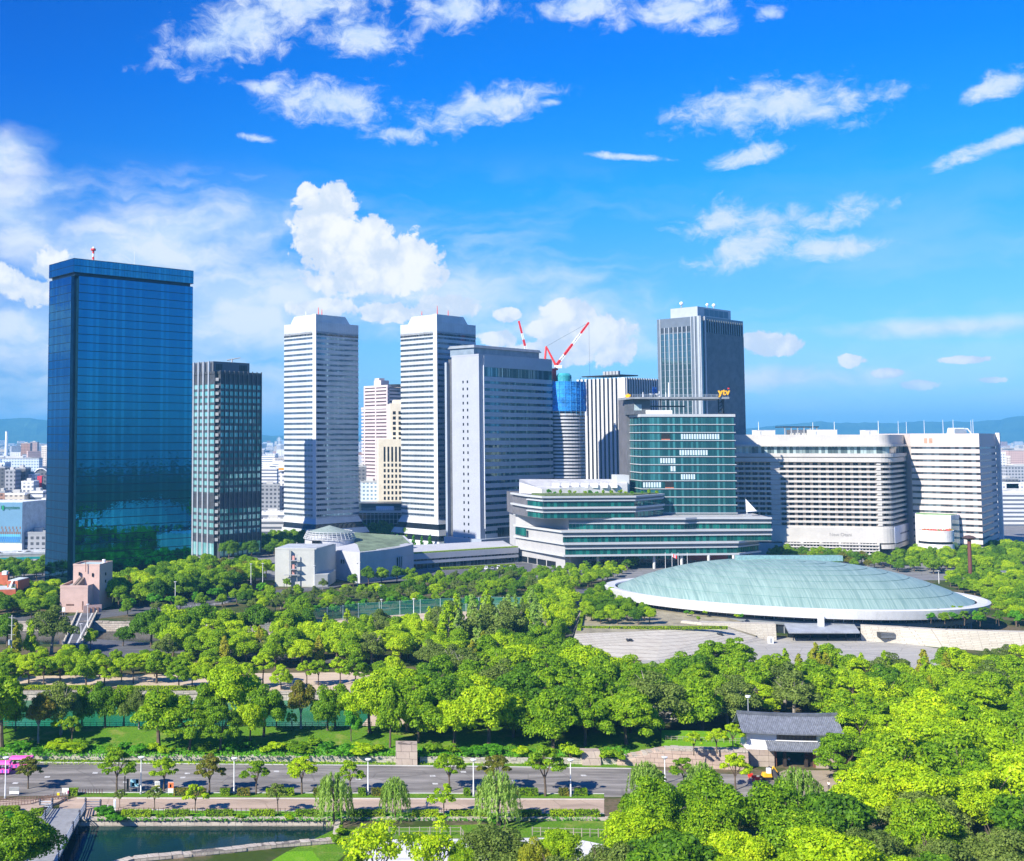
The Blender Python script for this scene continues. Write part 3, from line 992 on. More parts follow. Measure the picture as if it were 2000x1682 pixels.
def dark_tower():
    h = 148
    poly, U, V, r, l = boxplan(1366, 617, h, 1451, 1283, math.radians(40))
    q = Vector(poly[0])
    t = thing('dark_fluted_tower', 'tall dark grey fluted tower rising behind the broadcaster block', 'tower', (*q, 0))
    DM = mat('dark_fluted_metal', (0.15, 0.185, 0.225), 0.4, 0.35, var=0.06)
    PM = mat('pale_pier', (0.38, 0.42, 0.46), 0.45, 0.2, var=0.04)
    m = MB(); m.prism(poly, 0, h); m.build('wall', DM, t)
    G1 = glass('grey_teal_glass', (0.08, 0.17, 0.2), (0.16, 0.29, 0.33), 0.4, 0.05, 0.7)
    for i in range(33):
        z = 6 + i * 4.0
        w = MB(); panes(w, poly, z, z + 3.75, 0.05, 1.5, 0.08, 0.012, segs=[3], s0=2.5, s1=6); w.build('window_band', G1, t)
    tw = MB(); panes(tw, poly, h - 9.5, h - 6, 0.06, 1.0, 0.3, 0.0, segs=[3], s0=3, s1=6); tw.build('top_louvre', DARKWIN, t)
    n = 7
    for i in range(n + 1):
        p = q + V * (6 + (l - 8.5) * i / n)
        f = MB(); fin(f, p, -U, 0.55, 0.5, 0, h - 6 if 0 < i < n else h); f.build('pier', PM, t)
    for d, w in ((0.6, 1.5), (3.4, 0.8)):
        f = MB(); fin(f, q + V * d, -U, w, 0.8, 0, h); f.build('pier', PM, t)
    for d in (0.5, 5.4):
        f = MB(); fin(f, q + U * d, -V, 1.2, 0.8, 0, h); f.build('pier', PM, t)
    w = MB(); panes(w, [tuple(q + U * 1.5), tuple(q + U * 4.6)], 4, h - 3, 0.05, 1.5, 0.2, 0, closed=False); w.build('stair_glazing', G1, t)
    fr = MB()
    pts, _ = along(q + U * 6.6, Vector(poly[1]), 0.95)
    for p in pts[:100]:
        fr_ = MB(); fin(fr_, p, -V, 0.3, 0.42, 0, h - 10.5); fr_.build('fin', mat('fine_fin', (0.22, 0.26, 0.3), 0.4, 0.3), t)
    for i, p in enumerate(pts[::3]):
        a = p; b_ = MB(); fin(b_, a, -V, 1.0, 0.55, h - 10.5, h - 1.5); b_.build('crown_fin', DM, t)
    e = MB(); panes(e, [tuple(q + U * 6.4), poly[1]], h - 10, h - 2, 0.06, 1.5, 0.0, 0, closed=False); e.build('crown_recess', DARKWIN, t)
    pen = [tuple(q + U * 2 + V * 2.5), tuple(q + U * (r - 11) + V * 2.5), tuple(q + U * (r - 11) + V * (l - 9)), tuple(q + U * 2 + V * (l - 9))]
    k = MB(); k.prism(pen, h, h + 6.5); k.build('penthouse', PM, t)
    k = MB(); panes(k, pen, h + 1, h + 5.4, 0.05, 6, 0.4, 0, segs=[0], s0=8, s1=3); k.build('penthouse_louvre', mat('blue_louvre', (0.08, 0.16, 0.22), 0.4, 0.3), t)
    for j, (u, v, s) in enumerate([(2, 14, 1.3), (18, 5, 1.0), (26, 5, 1.2)]):
        p = q + U * u + V * v
        d = thing('radome', f'white domed antenna on the dark fluted tower, {["left", "middle", "right"][j]} of three', 'antenna', (p.x, p.y, h + 6.5), 'domes on the dark tower')
        b = MB(); b.tube((p.x, p.y, h + 6.5), (p.x, p.y, h + 8), 0.35, 0.35); b.build('post', GREYP, d)
        b = MB(); b.lathe((p.x, p.y, h + 8 + s), [(0.01, -s), (s * 0.7, -s * 0.7), (s, 0), (s * 0.7, s * 0.7), (0.01, s)], 14); b.build('dome', WHITE, d, smooth=True)
dark_tower()
# ================================================================== BROADCASTER, HOTEL, MIDDLE GROUND BUILDINGS
TEAL = glass('teal_window', (0.03, 0.13, 0.15), (0.09, 0.34, 0.36), 0.4, 0.05, 0.6)
TEALD = glass('deep_teal_window', (0.012, 0.1, 0.1), (0.03, 0.26, 0.22), 0.35, 0.05, 0.4)
SLABW = mat('slab_edge_white', (0.45, 0.47, 0.49), 0.5, var=0.03)
SPD = mat('spandrel_grey', (0.17, 0.19, 0.21), 0.5, 0.1, var=0.04)

def text_mesh(body, size, depth, font_bold=0.0):
    cu = bpy.data.curves.new('lettering', 'FONT')
    cu.body = body
    cu.size = size
    cu.extrude = depth
    cu.offset = font_bold
    cu.align_x = 'CENTER'
    o = bpy.data.objects.new('lettering', cu)
    C.objects.link(o)
    dg = bpy.context.evaluated_depsgraph_get()
    me = bpy.data.meshes.new_from_object(o.evaluated_get(dg))
    bpy.data.objects.remove(o)
    bpy.data.curves.remove(cu)
    return me

def sign_text(name, parent, body, size, x, y, z, m, rz=0.0, depth=0.15, bold=0.0, rx=math.pi / 2):
    me = text_mesh(body, size, depth, bold)
    me.materials.clear(); me.materials.append(m)
    o = link(name, me, parent)
    w = world_loc(parent) if parent else (0, 0, 0)
    o.location = (x - w[0], y - w[1], z - w[2])
    o.rotation_euler = (rx, 0, rz)
    return o

def broadcaster():
    Y = 640.0
    x0, x1 = X(1258, Y), X(1440, Y)
    zt = ZY(809, Y)
    t = thing('broadcaster_building', 'teal glass broadcaster block with stacked white slab edges and a roof plate', 'office building', (x0, Y, 0))
    m = MB()
    plan = [(x0, Y), (x1, Y), (x1, Y + 26), (x0 - 0.2, Y + 26)]
    m.prism(plan, 20, zt - 0.6)
    m.build('wall', mat('dark_teal_core', (0.02, 0.045, 0.05), 0.4), t)
    H = 4.54
    for i in range(13):
        z = zt - 1.4 - i * H
        s = MB(); band(s, plan, z - 0.12, z + (1.4 if i == 0 else 0.3), -0.5, 0.65); s.build('floor_slab', SLABW, t)
        w = MB(); panes(w, plan, z - H + 0.34, z - 0.5, 0.12, 1.45, 0.1, 0.012, segs=[0]); panes(w, plan, z - H + 0.36, z - 0.57, 0.12, 2.2, 0.1, 0.012, segs=[3])
        w.build('window_band', TEAL, t)
        # blinds and open loggias that catch the eye
        if i in (2, 4, 5, 6, 7, 8):
            a = {2: (0.42, 0.84), 4: (0.40, 0.71), 5: (0.19, 0.36), 6: (0.30, 0.36), 7: (0.41, 0.57), 8: (0.0, 0.2)}[i]
            b = MB(); panes(b, [lerp2(plan[0], plan[1], a[0]), lerp2(plan[0], plan[1], a[1])], z - H + 0.9, z - 0.8, 0.2, 1.45, 0.45, 0.0, closed=False)
            b.build('drawn_blind', mat('pale_blind', (0.55, 0.66, 0.72), 0.35, var=0.03), t)
        if i in (2, 8):
            a = 0.21 if i == 2 else 0.24
            p = lerp2(plan[0], plan[1], a)
            b = MB(); b.box(p[0], p[0] + 4.8, Y - 0.45, Y - 0.3, z - H + 0.4, z - 0.6, 0); b.build('loggia', mat('loggia_dark', (0.02, 0.022, 0.02), 0.6), t)
            b = MB(); b.box(p[0], p[0] + 4.8, Y - 0.62, Y - 0.46, z - H + 0.4, z - H + 0.95); b.build('loggia_parapet', mat('brick_orange', (0.5, 0.17, 0.1), 0.7), t)
    # dark service core behind the left edge
    k = MB(); cx0, cx1 = X(1229, Y + 22), X(1246, Y + 22)
    k.box(cx0, cx1, Y + 22, Y + 40, 0, ZY(776, Y + 22)); k.build('service_core', mat('perforated_grey', (0.13, 0.13, 0.145), 0.6, 0.1), t)
    k = MB()
    for j in range(26):
        z = 34 + j * 2.2
        k.box((cx0 + cx1) / 2 - 0.3, (cx0 + cx1) / 2 + 0.3, Y + 21.9, Y + 21.97, z, z + 1.1)
    k.build('core_window_strip', DARKWIN, t)
    # penthouse, roof plate, white plant box
    k = MB(); k.box(X(1244, Y + 4), X(1276, Y + 4), Y + 4, Y + 24, zt, ZY(781, Y + 4)); k.build('penthouse', mat('penthouse_grey', (0.11, 0.12, 0.135), 0.5, 0.1), t)
    k = MB(); panes(k, [(X(1244, Y + 4), Y + 4), (X(1259, Y + 4), Y + 4)], zt + 2.2, zt + 5.6, 0.06, 1.0, 0.15, 0.0, closed=False); k.build('penthouse_window', mat('pale_panel', (0.42, 0.52, 0.54), 0.3), t)
    zp = ZY(779.5, Y + 2)
    k = MB(); k.box(X(1238, Y), X(1431, Y), Y - 1, Y + 27, zp, zp + 1.1); k.build('roof_plate', mat('roof_plate_grey', (0.3, 0.32, 0.34), 0.5, 0.2), t)
    k = MB()
    for j in range(18):
        x = X(1240, Y) + (X(1429, Y) - X(1240, Y)) * j / 17
        k.box(x - 0.06, x + 0.06, Y - 0.9, Y - 0.8, zp + 1.1, zp + 2.5)
    for zz in (1.6, 2.1, 2.5):
        k.box(X(1240, Y), X(1429, Y), Y - 0.9, Y - 0.8, zp + zz - 0.05, zp + zz + 0.05)
    k.build('roof_railing', SILV, t)
    for jx, px in enumerate((1297, 1311, 1418)):
        k = MB()
        x = X(px, Y + 4)
        k.tube((x, Y + 4, zt), (x, Y + 4, zp), 0.35, 0.35, 6)
        if px == 1418:
            for dx in (-1.4, 1.4):
                k.tube((x + dx, Y + 6, zt), (x + dx, Y + 6, zp), 0.4, 0.4, 6)
            for q in range(4):
                k.tube((x - 1.4, Y + 5, zt + q * 2.1), (x + 1.4, Y + 5, zt + q * 2.1 + 2.1), 0.3, 0.3, 5)
        k.build('roof_column', DARKP, t)
    k = MB(); k.box(X(1275, Y + 8), X(1345, Y + 8), Y + 8, Y + 9, zt + 4.2, zt + 5.0); k.build('service_walkway', DARKP, t)
    k = MB(); k.box(X(1268, Y + 3), X(1319, Y + 3), Y + 3, Y + 16, zt, ZY(801.5, Y + 3)); k.build('plant_box', WHITE, t)
    YEL = mat('sign_yellow', (0.9, 0.46, 0.01), 0.4, var=0.02)
    s = thing('broadcaster_sign', 'orange-yellow ytv letters standing on the roof plate', 'sign', (X(1420, Y), Y - 0.5, zp + 1.1))
    sign_text('lettering', s, 'ytv', 5.2, X(1420, Y), Y - 1.4, zp + 2.2, YEL, bold=0.12, depth=0.4)
    b = MB(); b.box(X(1429, Y) - 0.4, X(1429, Y) + 0.4, Y - 1.8, Y - 1.0, zp + 5.5, zp + 6.2); b.build('red_accent', REDP, s)
    b = MB()
    for dx in (-3, 0, 3):
        b.tube((X(1420, Y) + dx, Y - 0.95, zp + 0.9), (X(1420, Y) + dx, Y - 1.1, zp + 3.2), 0.12, 0.12, 4)
    b.build('sign_frame', DARKP, s)
    s = thing('blade_sign', 'orange sign seen edge on at the roof plate corner', 'sign', (X(1231, Y + 20), Y + 20, ZY(776, Y + 20)))
    sign_text('lettering', s, 'ytv', 3.4, X(1231.5, Y + 20), Y + 19, zp + 1.4, YEL, rz=-1.25, bold=0.2, depth=0.4)
    b = MB(); b.tube((X(1231, Y + 20), Y + 20, ZY(776, Y + 20)), (X(1231, Y + 20), Y + 20, zp + 2.0), 0.15); b.build('sign_frame', DARKP, s)
    for j, (px, hh, big) in enumerate([(1262, 3, 0), (1278, 2.4, 1), (1290, 2.6, 1), (1294, 3.5, 0), (1307, 3, 0), (1313, 8.5, 0)]):
        x = X(px, Y + 6)
        if big:
            d = thing('dish_antenna', f'white dish on the broadcaster roof plate, {"left" if j == 1 else "right"} of two', 'antenna', (x, Y + 6, zp + 1.1), 'dishes on the roof plate')
            b = MB(); b.tube((x, Y + 6, zp + 1.1), (x, Y + 6, zp + 2.6), 0.2); b.build('post', GREYP, d)
            b = MB(); b.lathe((x, Y + 6, zp + 2.4), [(0.01, 0), (0.8, 0.2), (1.25, 0.8), (1.15, 0.8), (0.01, 0.3)], 14); b.build('dish', WHITE, d)
        else:
            d = antenna(['short white antenna nearest the left end of the roof plate', '', '', 'white antenna right of the two roof plate dishes',
                         'white antenna beside the tallest one on the roof plate', 'tallest white antenna pole on the roof plate'][j], x, Y + 6, zp + 1.1, hh, 0.45 if j == 5 else 0.3)
    # -------- podium
    Yp = 612.0
    p = thing('podium_building', 'low wide podium of grey and teal layers with white slab edges', 'office building', (X(1063, Yp), Yp, 0))
    zz = [ZY(969, Yp), ZY(990, Yp), ZY(1012, Yp), ZY(1035, Yp), ZY(1058, Yp), ZY(1081, Yp)]
    def front(pxs, Ys):
        return [PX(a, b) for a, b in zip(pxs, Ys)]
    lay = [  # outline front (px, Y) from left to right, z0, z1, window run start/end in px
        ([1003, 1032, 1063, 1241, 1296], [648, 622, 606, 612, 636], zz[1], zz[0]),
        ([1003, 1032, 1063, 1241, 1296], [648, 622, 606, 612, 636], zz[2], zz[1]),
        ([1008, 1112, 1338, 1360, 1508], [648, 612, 612, 616, 616], zz[3], zz[2]),
        ([1008, 1100, 1338, 1360, 1508], [648, 604, 611, 612, 616], zz[4], zz[3]),
        ([1008, 1104, 1440, 1482], [648, 602, 612, 626], zz[5], zz[4])]
    LG = mat('podium_light_grey', (0.37, 0.37, 0.375), 0.65, var=0.04, streak=0.1)
    DGW = mat('podium_dark_grey', (0.13, 0.13, 0.145), 0.6)
    for i, (pxs, Ys, z0, z1) in enumerate(lay):
        f = front(pxs, Ys)
        body = f + [(f[-1][0] + 4, 655), (f[0][0], 668)]
        w = MB()
        w.prism(body, z0, z1)
        w.build('wall', DGW if i < 2 else LG, p)
        s = MB(); band(s, f, z1 - 0.75, z1 + 0.25, -0.5, 1.5, closed=False)
        s.build('floor_slab', SLABW, p)
        s = MB(); band(s, f[1 if i < 2 else 1:], z1 - 3.0, z1 - 0.75, -0.2, 0.25, closed=False, mi=0); s.build('spandrel', SPD, p)
        s = MB(); band(s, f[1:], z0 + 3.25, z0 + 3.85, -0.2, 0.9, closed=False); s.build('ledge', SLABW, p)
        g = MB(); panes(g, f[1:], z0 + 0.3, z0 + 3.2, 0.1, 1.9, 0.1, 0.012, closed=False); g.build('window_band', TEALD, p)
    s = MB(); f = front(*lay[4][:2]); band(s, f, zz[5] - 0.6, zz[5] + 0.25, -0.5, 1.7, closed=False); s.build('floor_slab', SLABW, p)
    s = MB(); f = front([1006, 1104, 1140, 1440], [648, 604, 622, 628]); f2 = f + [(f[-1][0], 655), (f[0][0], 668)]
    s.prism(f2, 0, zz[5] - 0.5); s.build('ground_storey', LG, p)
    s = MB(); panes(s, f[2:], 3.6, zz[5] - 1.2, 0.1, 1.6, 0.15, 0, closed=False); s.build('lobby_glazing', TEALD, p)
    s = MB(); panes(s, f[2:], 0.1, 3.0, 0.12, 4, 0.4, 0, closed=False); panes(s, f[:2], 0.2, 3.4, 0.1, 8, 0.8, 0, closed=False, s0=4, s1=8); s.build('loading_bay', DARKWIN, p)
    s = MB(); xa, xb = X(1345, 622), X(1422, 622); s.box(xa, xb, 622, 626, 3.0, zz[5] - 1.0); s.build('brick_panel', mat('brick_red_panel', (0.27, 0.06, 0.035), 0.7, var=0.1), p)
    for px in (1114, 1170, 1225, 1280, 1334, 1387, 1436):
        s = MB(); x = X(px, 607); s.tube((x, 609, 0), (x, 609, zz[5] - 0.6), 0.75, 0.75, 12); s.build('column', CONC, p)
    g = MB(); panes(g, [PX(1008.5, 647.6), PX(1030, 634.3)], zz[4] + 1.0, zz[3] - 1.2, 0.45, 2.4, 0.1, 0, closed=False); g.build('corner_window', TEALD, p)
    # roof plant and roof garden
    rx0, rx1 = X(1016, 640), X(1062, 634)
    s = MB(); s.prism([PX(1016, 645), PX(1060, 634), PX(1228, 640), PX(1228, 664), PX(1016, 668)], zz[0], [ZY(942, 645), ZY(955, 634), ZY(946, 640), ZY(936, 664), ZY(936, 668)]); s.build('roof_plant', mat('plant_white', (0.5, 0.5, 0.51), 0.5), p)
    s = MB()
    for j in range(7):
        x = X(1085 + j * 19, 636); s.box(x, x + 3, 637, 642, ZY(953, 637), ZY(944, 637))
    s.build('cooling_units', WHITE, p)
    s = MB(); s.box(X(1208, 650), X(1232, 650), 650, 662, zz[0], ZY(928, 650)); s.build('stair_head', SLABW, p)
    s = MB(); s.prism(front([1040, 1066, 1240, 1292], [624, 612, 618, 640]) + [(X(1292, 640), 641), (X(1040, 636), 636)], zz[0] + 0.05, zz[0] + 0.5); s.build('planter', mat('planter_soil', (0.1, 0.15, 0.04), 0.9, var=0.3, scale=1), p)
    pl = []
    for j in range(16):
        x, y = PX(1072 + j * 14 + R.uniform(-4, 4), 613 + 6 + R.uniform(0, 6)); pl.append((x, y, zz[0] + 0.5))
    # sail shaped dish on the right roof
    xs = X(1462, 630)
    d = thing('sail_dish', 'white sail-shaped dish on the right end of the podium roof', 'antenna', (xs, 630, zz[2]))
    b = MB(); b.tube((xs, 630, zz[2]), (xs, 630, zz[2] + 3.2), 0.5, 0.4); b.box(xs - 2, xs + 2, 629, 631, zz[2], zz[2] + 0.8); b.build('stand', GREYP, d)
    b = MB()
    A = (xs - 1.0, 629, zz[2] + 2.2); B_ = (xs + 5.2, 629.5, zz[2] + 2.6); T_ = (xs - 0.8, 630, zz[2] + 9.4); M_ = (xs + 1.4, 630.8, zz[2] + 4.4)
    b.face([A, M_, T_]); b.face([A, B_, M_]); b.face([B_, T_, M_]); b.face([A, T_, B_]); b.build('reflector', WHITE, d)
    for j, px in enumerate((1300, 1313, 1325, 1343)):
        x, y = PX(px, 590)
        f = thing('flagpole', ['flagpole farthest left before the podium', 'flagpole with red and white flag before the podium', 'third flagpole before the podium', 'flagpole farthest right before the podium'][j], 'flagpole', (x, y, 0), 'flagpoles before the podium')
        b = MB(); b.tube((x, y, 0), (x, y, 10.5), 0.11, 0.07, 6); b.build('pole', WHITE, f)
        if j == 1:
            b = MB()
            for q in range(4):
                b.face([(x + 0.1 + q * 0.6, y + 0.1 * (q % 2), 8.2 - q * 0.25), (x + 0.7 + q * 0.6, y + 0.1 * ((q + 1) % 2), 7.95 - q * 0.25), (x + 0.7 + q * 0.6, y + 0.1 * ((q + 1) % 2), 9.7 - q * 0.25), (x + 0.1 + q * 0.6, y + 0.1 * (q % 2), 9.95 - q * 0.25)], q % 2)
            b.build('flag', [WHITE, REDP], f)
    return pl, zz
PODIUM_PLANTS, PODZ = broadcaster()

def hotel():
    Y0, Y1 = 680.0, 664.0
    zt = 71.8
    a = PX(1425, Y0); b = PX(1726, Y1)
    # front, rounded corner, receding end
    e = (Vector(b) - Vector(a)).normalized()
    u2 = Vector((0.62, 0.785)).normalized()
    path = [a, b]
    cc = Vector(b)
    ang0, ang1 = math.atan2(e.y, e.x), math.atan2(u2.y, u2.x)
    p = cc
    for i in range(1, 7):
        t_ = ang0 + (ang1 - ang0) * i / 6
        p = p + Vector((math.cos(t_), math.sin(t_))) * 1.9
        path.append(tuple(p))
    k = 0
    while proj(*(p + u2 * k), zt)[0] < 1782: k += 0.25
    path.append(tuple(p + u2 * k))
    end = p + u2 * k
    t = thing('curved_hotel', 'wide white hotel with balcony rows and a rounded right corner', 'hotel', (*a, 0))
    HW = mat('hotel_white', (0.53, 0.51, 0.48), 0.6, var=0.05, scale=0.15, streak=0.16)
    HC = mat('hotel_cream_wall', (0.5, 0.4, 0.3), 0.7, var=0.05)
    back = [(end.x + 1, end.y + 5), (end.x - 12, end.y + 16), (a[0], Y0 + 40)]
    body = path + back
    m = MB(); m.prism(ofs(body, -1.7), 8, 64); m.build('wall', HC, t)
    z1 = ZY(871, Y1)
    m = MB(); m.prism(ofs(body, -0.6), z1 + 0.9, zt); m.build('parapet', HW, t)
    m = MB(); band(m, path, z1 - 0.4, z1 + 0.9, -2, 1.4, closed=False); band(m, path, ZY(893, Y1), ZY(886, Y1), -2, 1.3, closed=False); band(m, path, ZY(903, Y1), ZY(894.5, Y1), -2, 0.8, closed=False); m.build('cornice', HW, t)
    w = MB(); panes(w, path, ZY(886, Y1), z1 - 0.4, -0.9, 1.8, 0.15, 0.03, closed=False); w.build('sky_lounge_glazing', glass('lounge_glass', (0.08, 0.12, 0.13), (0.45, 0.56, 0.56), 0.6, 0.08, 0.2), t)
    ztop, zbot = ZY(904, Y1), ZY(1033, Y1)
    n = 13
    H = (ztop - zbot) / n
    wl = []
    HWN = glass('hotel_window', (0.012, 0.012, 0.018), (0.07, 0.09, 0.12), 0.25, 0.08, 0.25)
    L = (Vector(b) - Vector(a)).length
    for i in range(n):
        z = ztop - i * H
        s = MB(); band(s, path, z - H, z - H + H * 0.43, -2, 0.0, closed=False); s.build('balcony_band', HW, t)
        # windows on the front: a left bay of six, a blank strip, the main bay of twelve
        for j in range(18):
            f0 = 0.03 + j * 0.046 if j < 6 else 0.355 + (j - 6) * 0.0525
            pa = lerp2(a, b, f0); pb = lerp2(a, b, f0 + 0.033)
            g = MB(); panes(g, [pa, pb], z - H + H * 0.4, z - 0.15, -1.55, 1.3, 0.08, 0.0, closed=False); wl.append(g)
        # blank pier between the bays and before the corner
        s = MB()
        pa, pb = lerp2(a, b, 0.285), lerp2(a, b, 0.345); s.prism([pa, pb, (pb[0], pb[1] + 1.6), (pa[0], pa[1] + 1.6)], z - H * 0.45, z - 0.1); s.build('pier', HW, t)
        s = MB(); pa, pb = lerp2(a, b, 0.975), b; s.prism([pa, pb, (pb[0], pb[1] + 1.6), (pa[0], pa[1] + 1.6)], z - H * 0.45, z - 0.1); s.build('pier', HW, t)
    # bands of windows on the shaded corner and end
    for i in range(n):
        z = ztop - i * H
        g = MB(); panes(g, path[2:], z - H + H * 0.5, z - 0.1, -1.5, 2.0, 0.5, 0.02, closed=False); g.build('corner_window_band', HWN, t)
    cap_parts(wl, 'window', HWN, t)
    m = MB(); band(m, path, ZY(1061, Y1), zbot + 0.3, -3, 0.6, closed=False); m.build('sign_band', HW, t)
    SG = mat('sign_grey', (0.27, 0.26, 0.25), 0.5)
    sgn = thing('hotel_sign', 'thin grey script lettering on the hotel sign band', 'sign', (X(1642, 680), 676, ZY(1048, 676)))
    q = lerp2(a, b, 0.727)
    sign_text('lettering', sgn, 'New Otani', 2.7, X(1642, q[1]), q[1] - 0.68, ZY(1047, q[1]), SG, rz=math.atan2(e.y, e.x), depth=0.05)
    # podium: glazed bays and a lower white drum
    pb0, pb1 = lerp2(a, b, 0.35), lerp2(a, b, 0.985)
    m = MB(); m.prism([pb0, pb1, (pb1[0], pb1[1] + 5), (pb0[0], pb0[1] + 5)], 0, ZY(1060, Y1)); m.build('podium_wall', DARKWIN, t)
    fr = [(pb0[0], pb0[1] - 2), (pb1[0] - 2, pb1[1] - 2)]
    for z in (ZY(1064, Y1), ZY(1070, Y1), ZY(1076, Y1), ZY(1082, Y1)):
        m = MB(); band(m, fr, z - 0.35, z + 0.35, -2.2, 0.6, closed=False); m.build('podium_slab', HW, t)
    m = MB()
    for j in range(30):
        q = lerp2(fr[0], fr[1], j / 29); m.box(q[0] - 0.08, q[0] + 0.08, q[1] - 0.15, q[1], ZY(1082, Y1), ZY(1061, Y1))
    m.build('podium_mullions', WHITE, t)
    for j in range(6):
        m = MB(); q = lerp2(fr[0], fr[1], j / 5); m.box(q[0] - 0.5, q[0] + 0.5, q[1] + 0.2, q[1] + 1.4, 0, ZY(1061, Y1)); m.build('column', HW, t)
    m = MB(); pa = lerp2(a, b, 0.15); pz = lerp2(a, b, 0.345); m.prism([pa, pz, (pz[0], pz[1] + 6), (pa[0], pa[1] + 6)], ZY(1061, Y1) - 0.2, ZY(1061, Y1)); m.prism([(pa[0], pa[1] - 0.8), (pz[0], pz[1] - 0.8), (pz[0], pz[1] + 6), (pa[0], pa[1] + 6)], 0.0, ZY(1064, Y1)); m.build('side_drum', HW, t)
    # lower white band under the corner and the pale banner
    lp = [lerp2(a, b, 0.985)] + path[1:]
    m = MB(); band(m, lp, ZY(1072, Y1), ZY(1064, Y1), -4, 1.2, closed=False); m.build('corner_canopy', HW, t)
    m = MB(); panes(m, lp, 0, ZY(1073, Y1), -1, 2, 0.15, 0, closed=False); m.build('corner_glazing', DARKWIN, t)
    ban = thing('wall_banner', 'pale lilac banner hung over the hotel corner', 'banner', (*path[-1], ZY(1064, Y1)))
    m = MB(); band(m, path[5:], ZY(1062, Y1), ZY(1029, Y1), 0.65, 0.8, closed=False); m.build('sheet', mat('banner_lilac', (0.55, 0.6, 0.75), 0.6, var=0.08, scale=0.4), ban)
    q0, q1 = lerp2(path[-2], path[-1], 0.15), lerp2(path[-2], path[-1], 0.8)
    m = MB(); band(m, [q0, lerp2(q0, q1, 0.65)], ZY(1047, Y1), ZY(1044, Y1), 0.82, 0.87, closed=False); band(m, [lerp2(q0, q1, 0.8), lerp2(q0, q1, 0.87)], ZY(1052, Y1), ZY(1040, Y1), 0.82, 0.87, closed=False); m.build('print', mat('banner_print', (0.16, 0.18, 0.28), 0.6), ban)
    # rooftop things
    def roofbox(px0, px1, dy, py, label):
        y = Y1 + dy
        o = thing('roof_plant_room', label, 'roof building', (X(px0, y), y, zt), 'white boxes on the hotel roof')
        m = MB(); m.box(X(px0, y, zt), X(px1, y, zt), y, y + 7, zt, ZY(py, y)); m.build('wall', WHITE, o)
        m = MB(); m.box(X(px0, y, zt) - 0.2, X(px1, y, zt) + 0.2, y - 0.2, y + 7.2, ZY(py, y), ZY(py, y) + 0.25); m.build('roof', CONC, o)
        m = MB(); m.box(X(px0, y, zt) + 2, X(px0, y, zt) + 3, y - 0.05, y - 0.01, zt + 0.1, zt + 2.1); m.build('door', GREYP, o)
    roofbox(1478, 1514, 20, 841, 'white roof box at the left of the hotel roof')
    roofbox(1586, 1635, 20, 840, 'widest white roof box in the middle of the hotel roof')
    roofbox(1691, 1714, 16, 841, 'smallest white roof box near the rounded hotel corner')
    y = Y1 + 26
    o = thing('roof_canopy', 'dark flat canopy on thin posts on the hotel roof', 'canopy', (X(1530, y), y, zt))
    m = MB(); m.box(X(1530, y, zt), X(1600, y, zt), y, y + 12, ZY(835, y), ZY(833, y)); m.build('roof', DARKP, o)
    for j in range(6):
        m = MB(); x = X(1533 + j * 12.5, y, zt); m.box(x, x + 0.5, y + 0.3, y + 0.8, zt, ZY(835, y)); m.build('post', GREYP, o)
    m = MB(); m.box(X(1548, y, zt), X(1590, y, zt), y + 3, y + 9, zt, zt + 3); m.build('machine_room', CONC, o)
    for j, (px, top) in enumerate([(1482, 824), (1588, 825), (1630, 824), (1716, 822)]):
        y = Y1 + 24
        antenna(f'thin white aerial on the hotel roof, {["far left one", "one above the canopy end", "one right of the widest roof box", "one by the smallest roof box"][j]}', X(px, y, zt), y, zt, ZY(top, y) - zt, 0.2, group='aerials on the hotel roof')
    return path, end
HOTEL_PATH, HOTEL_END = hotel()

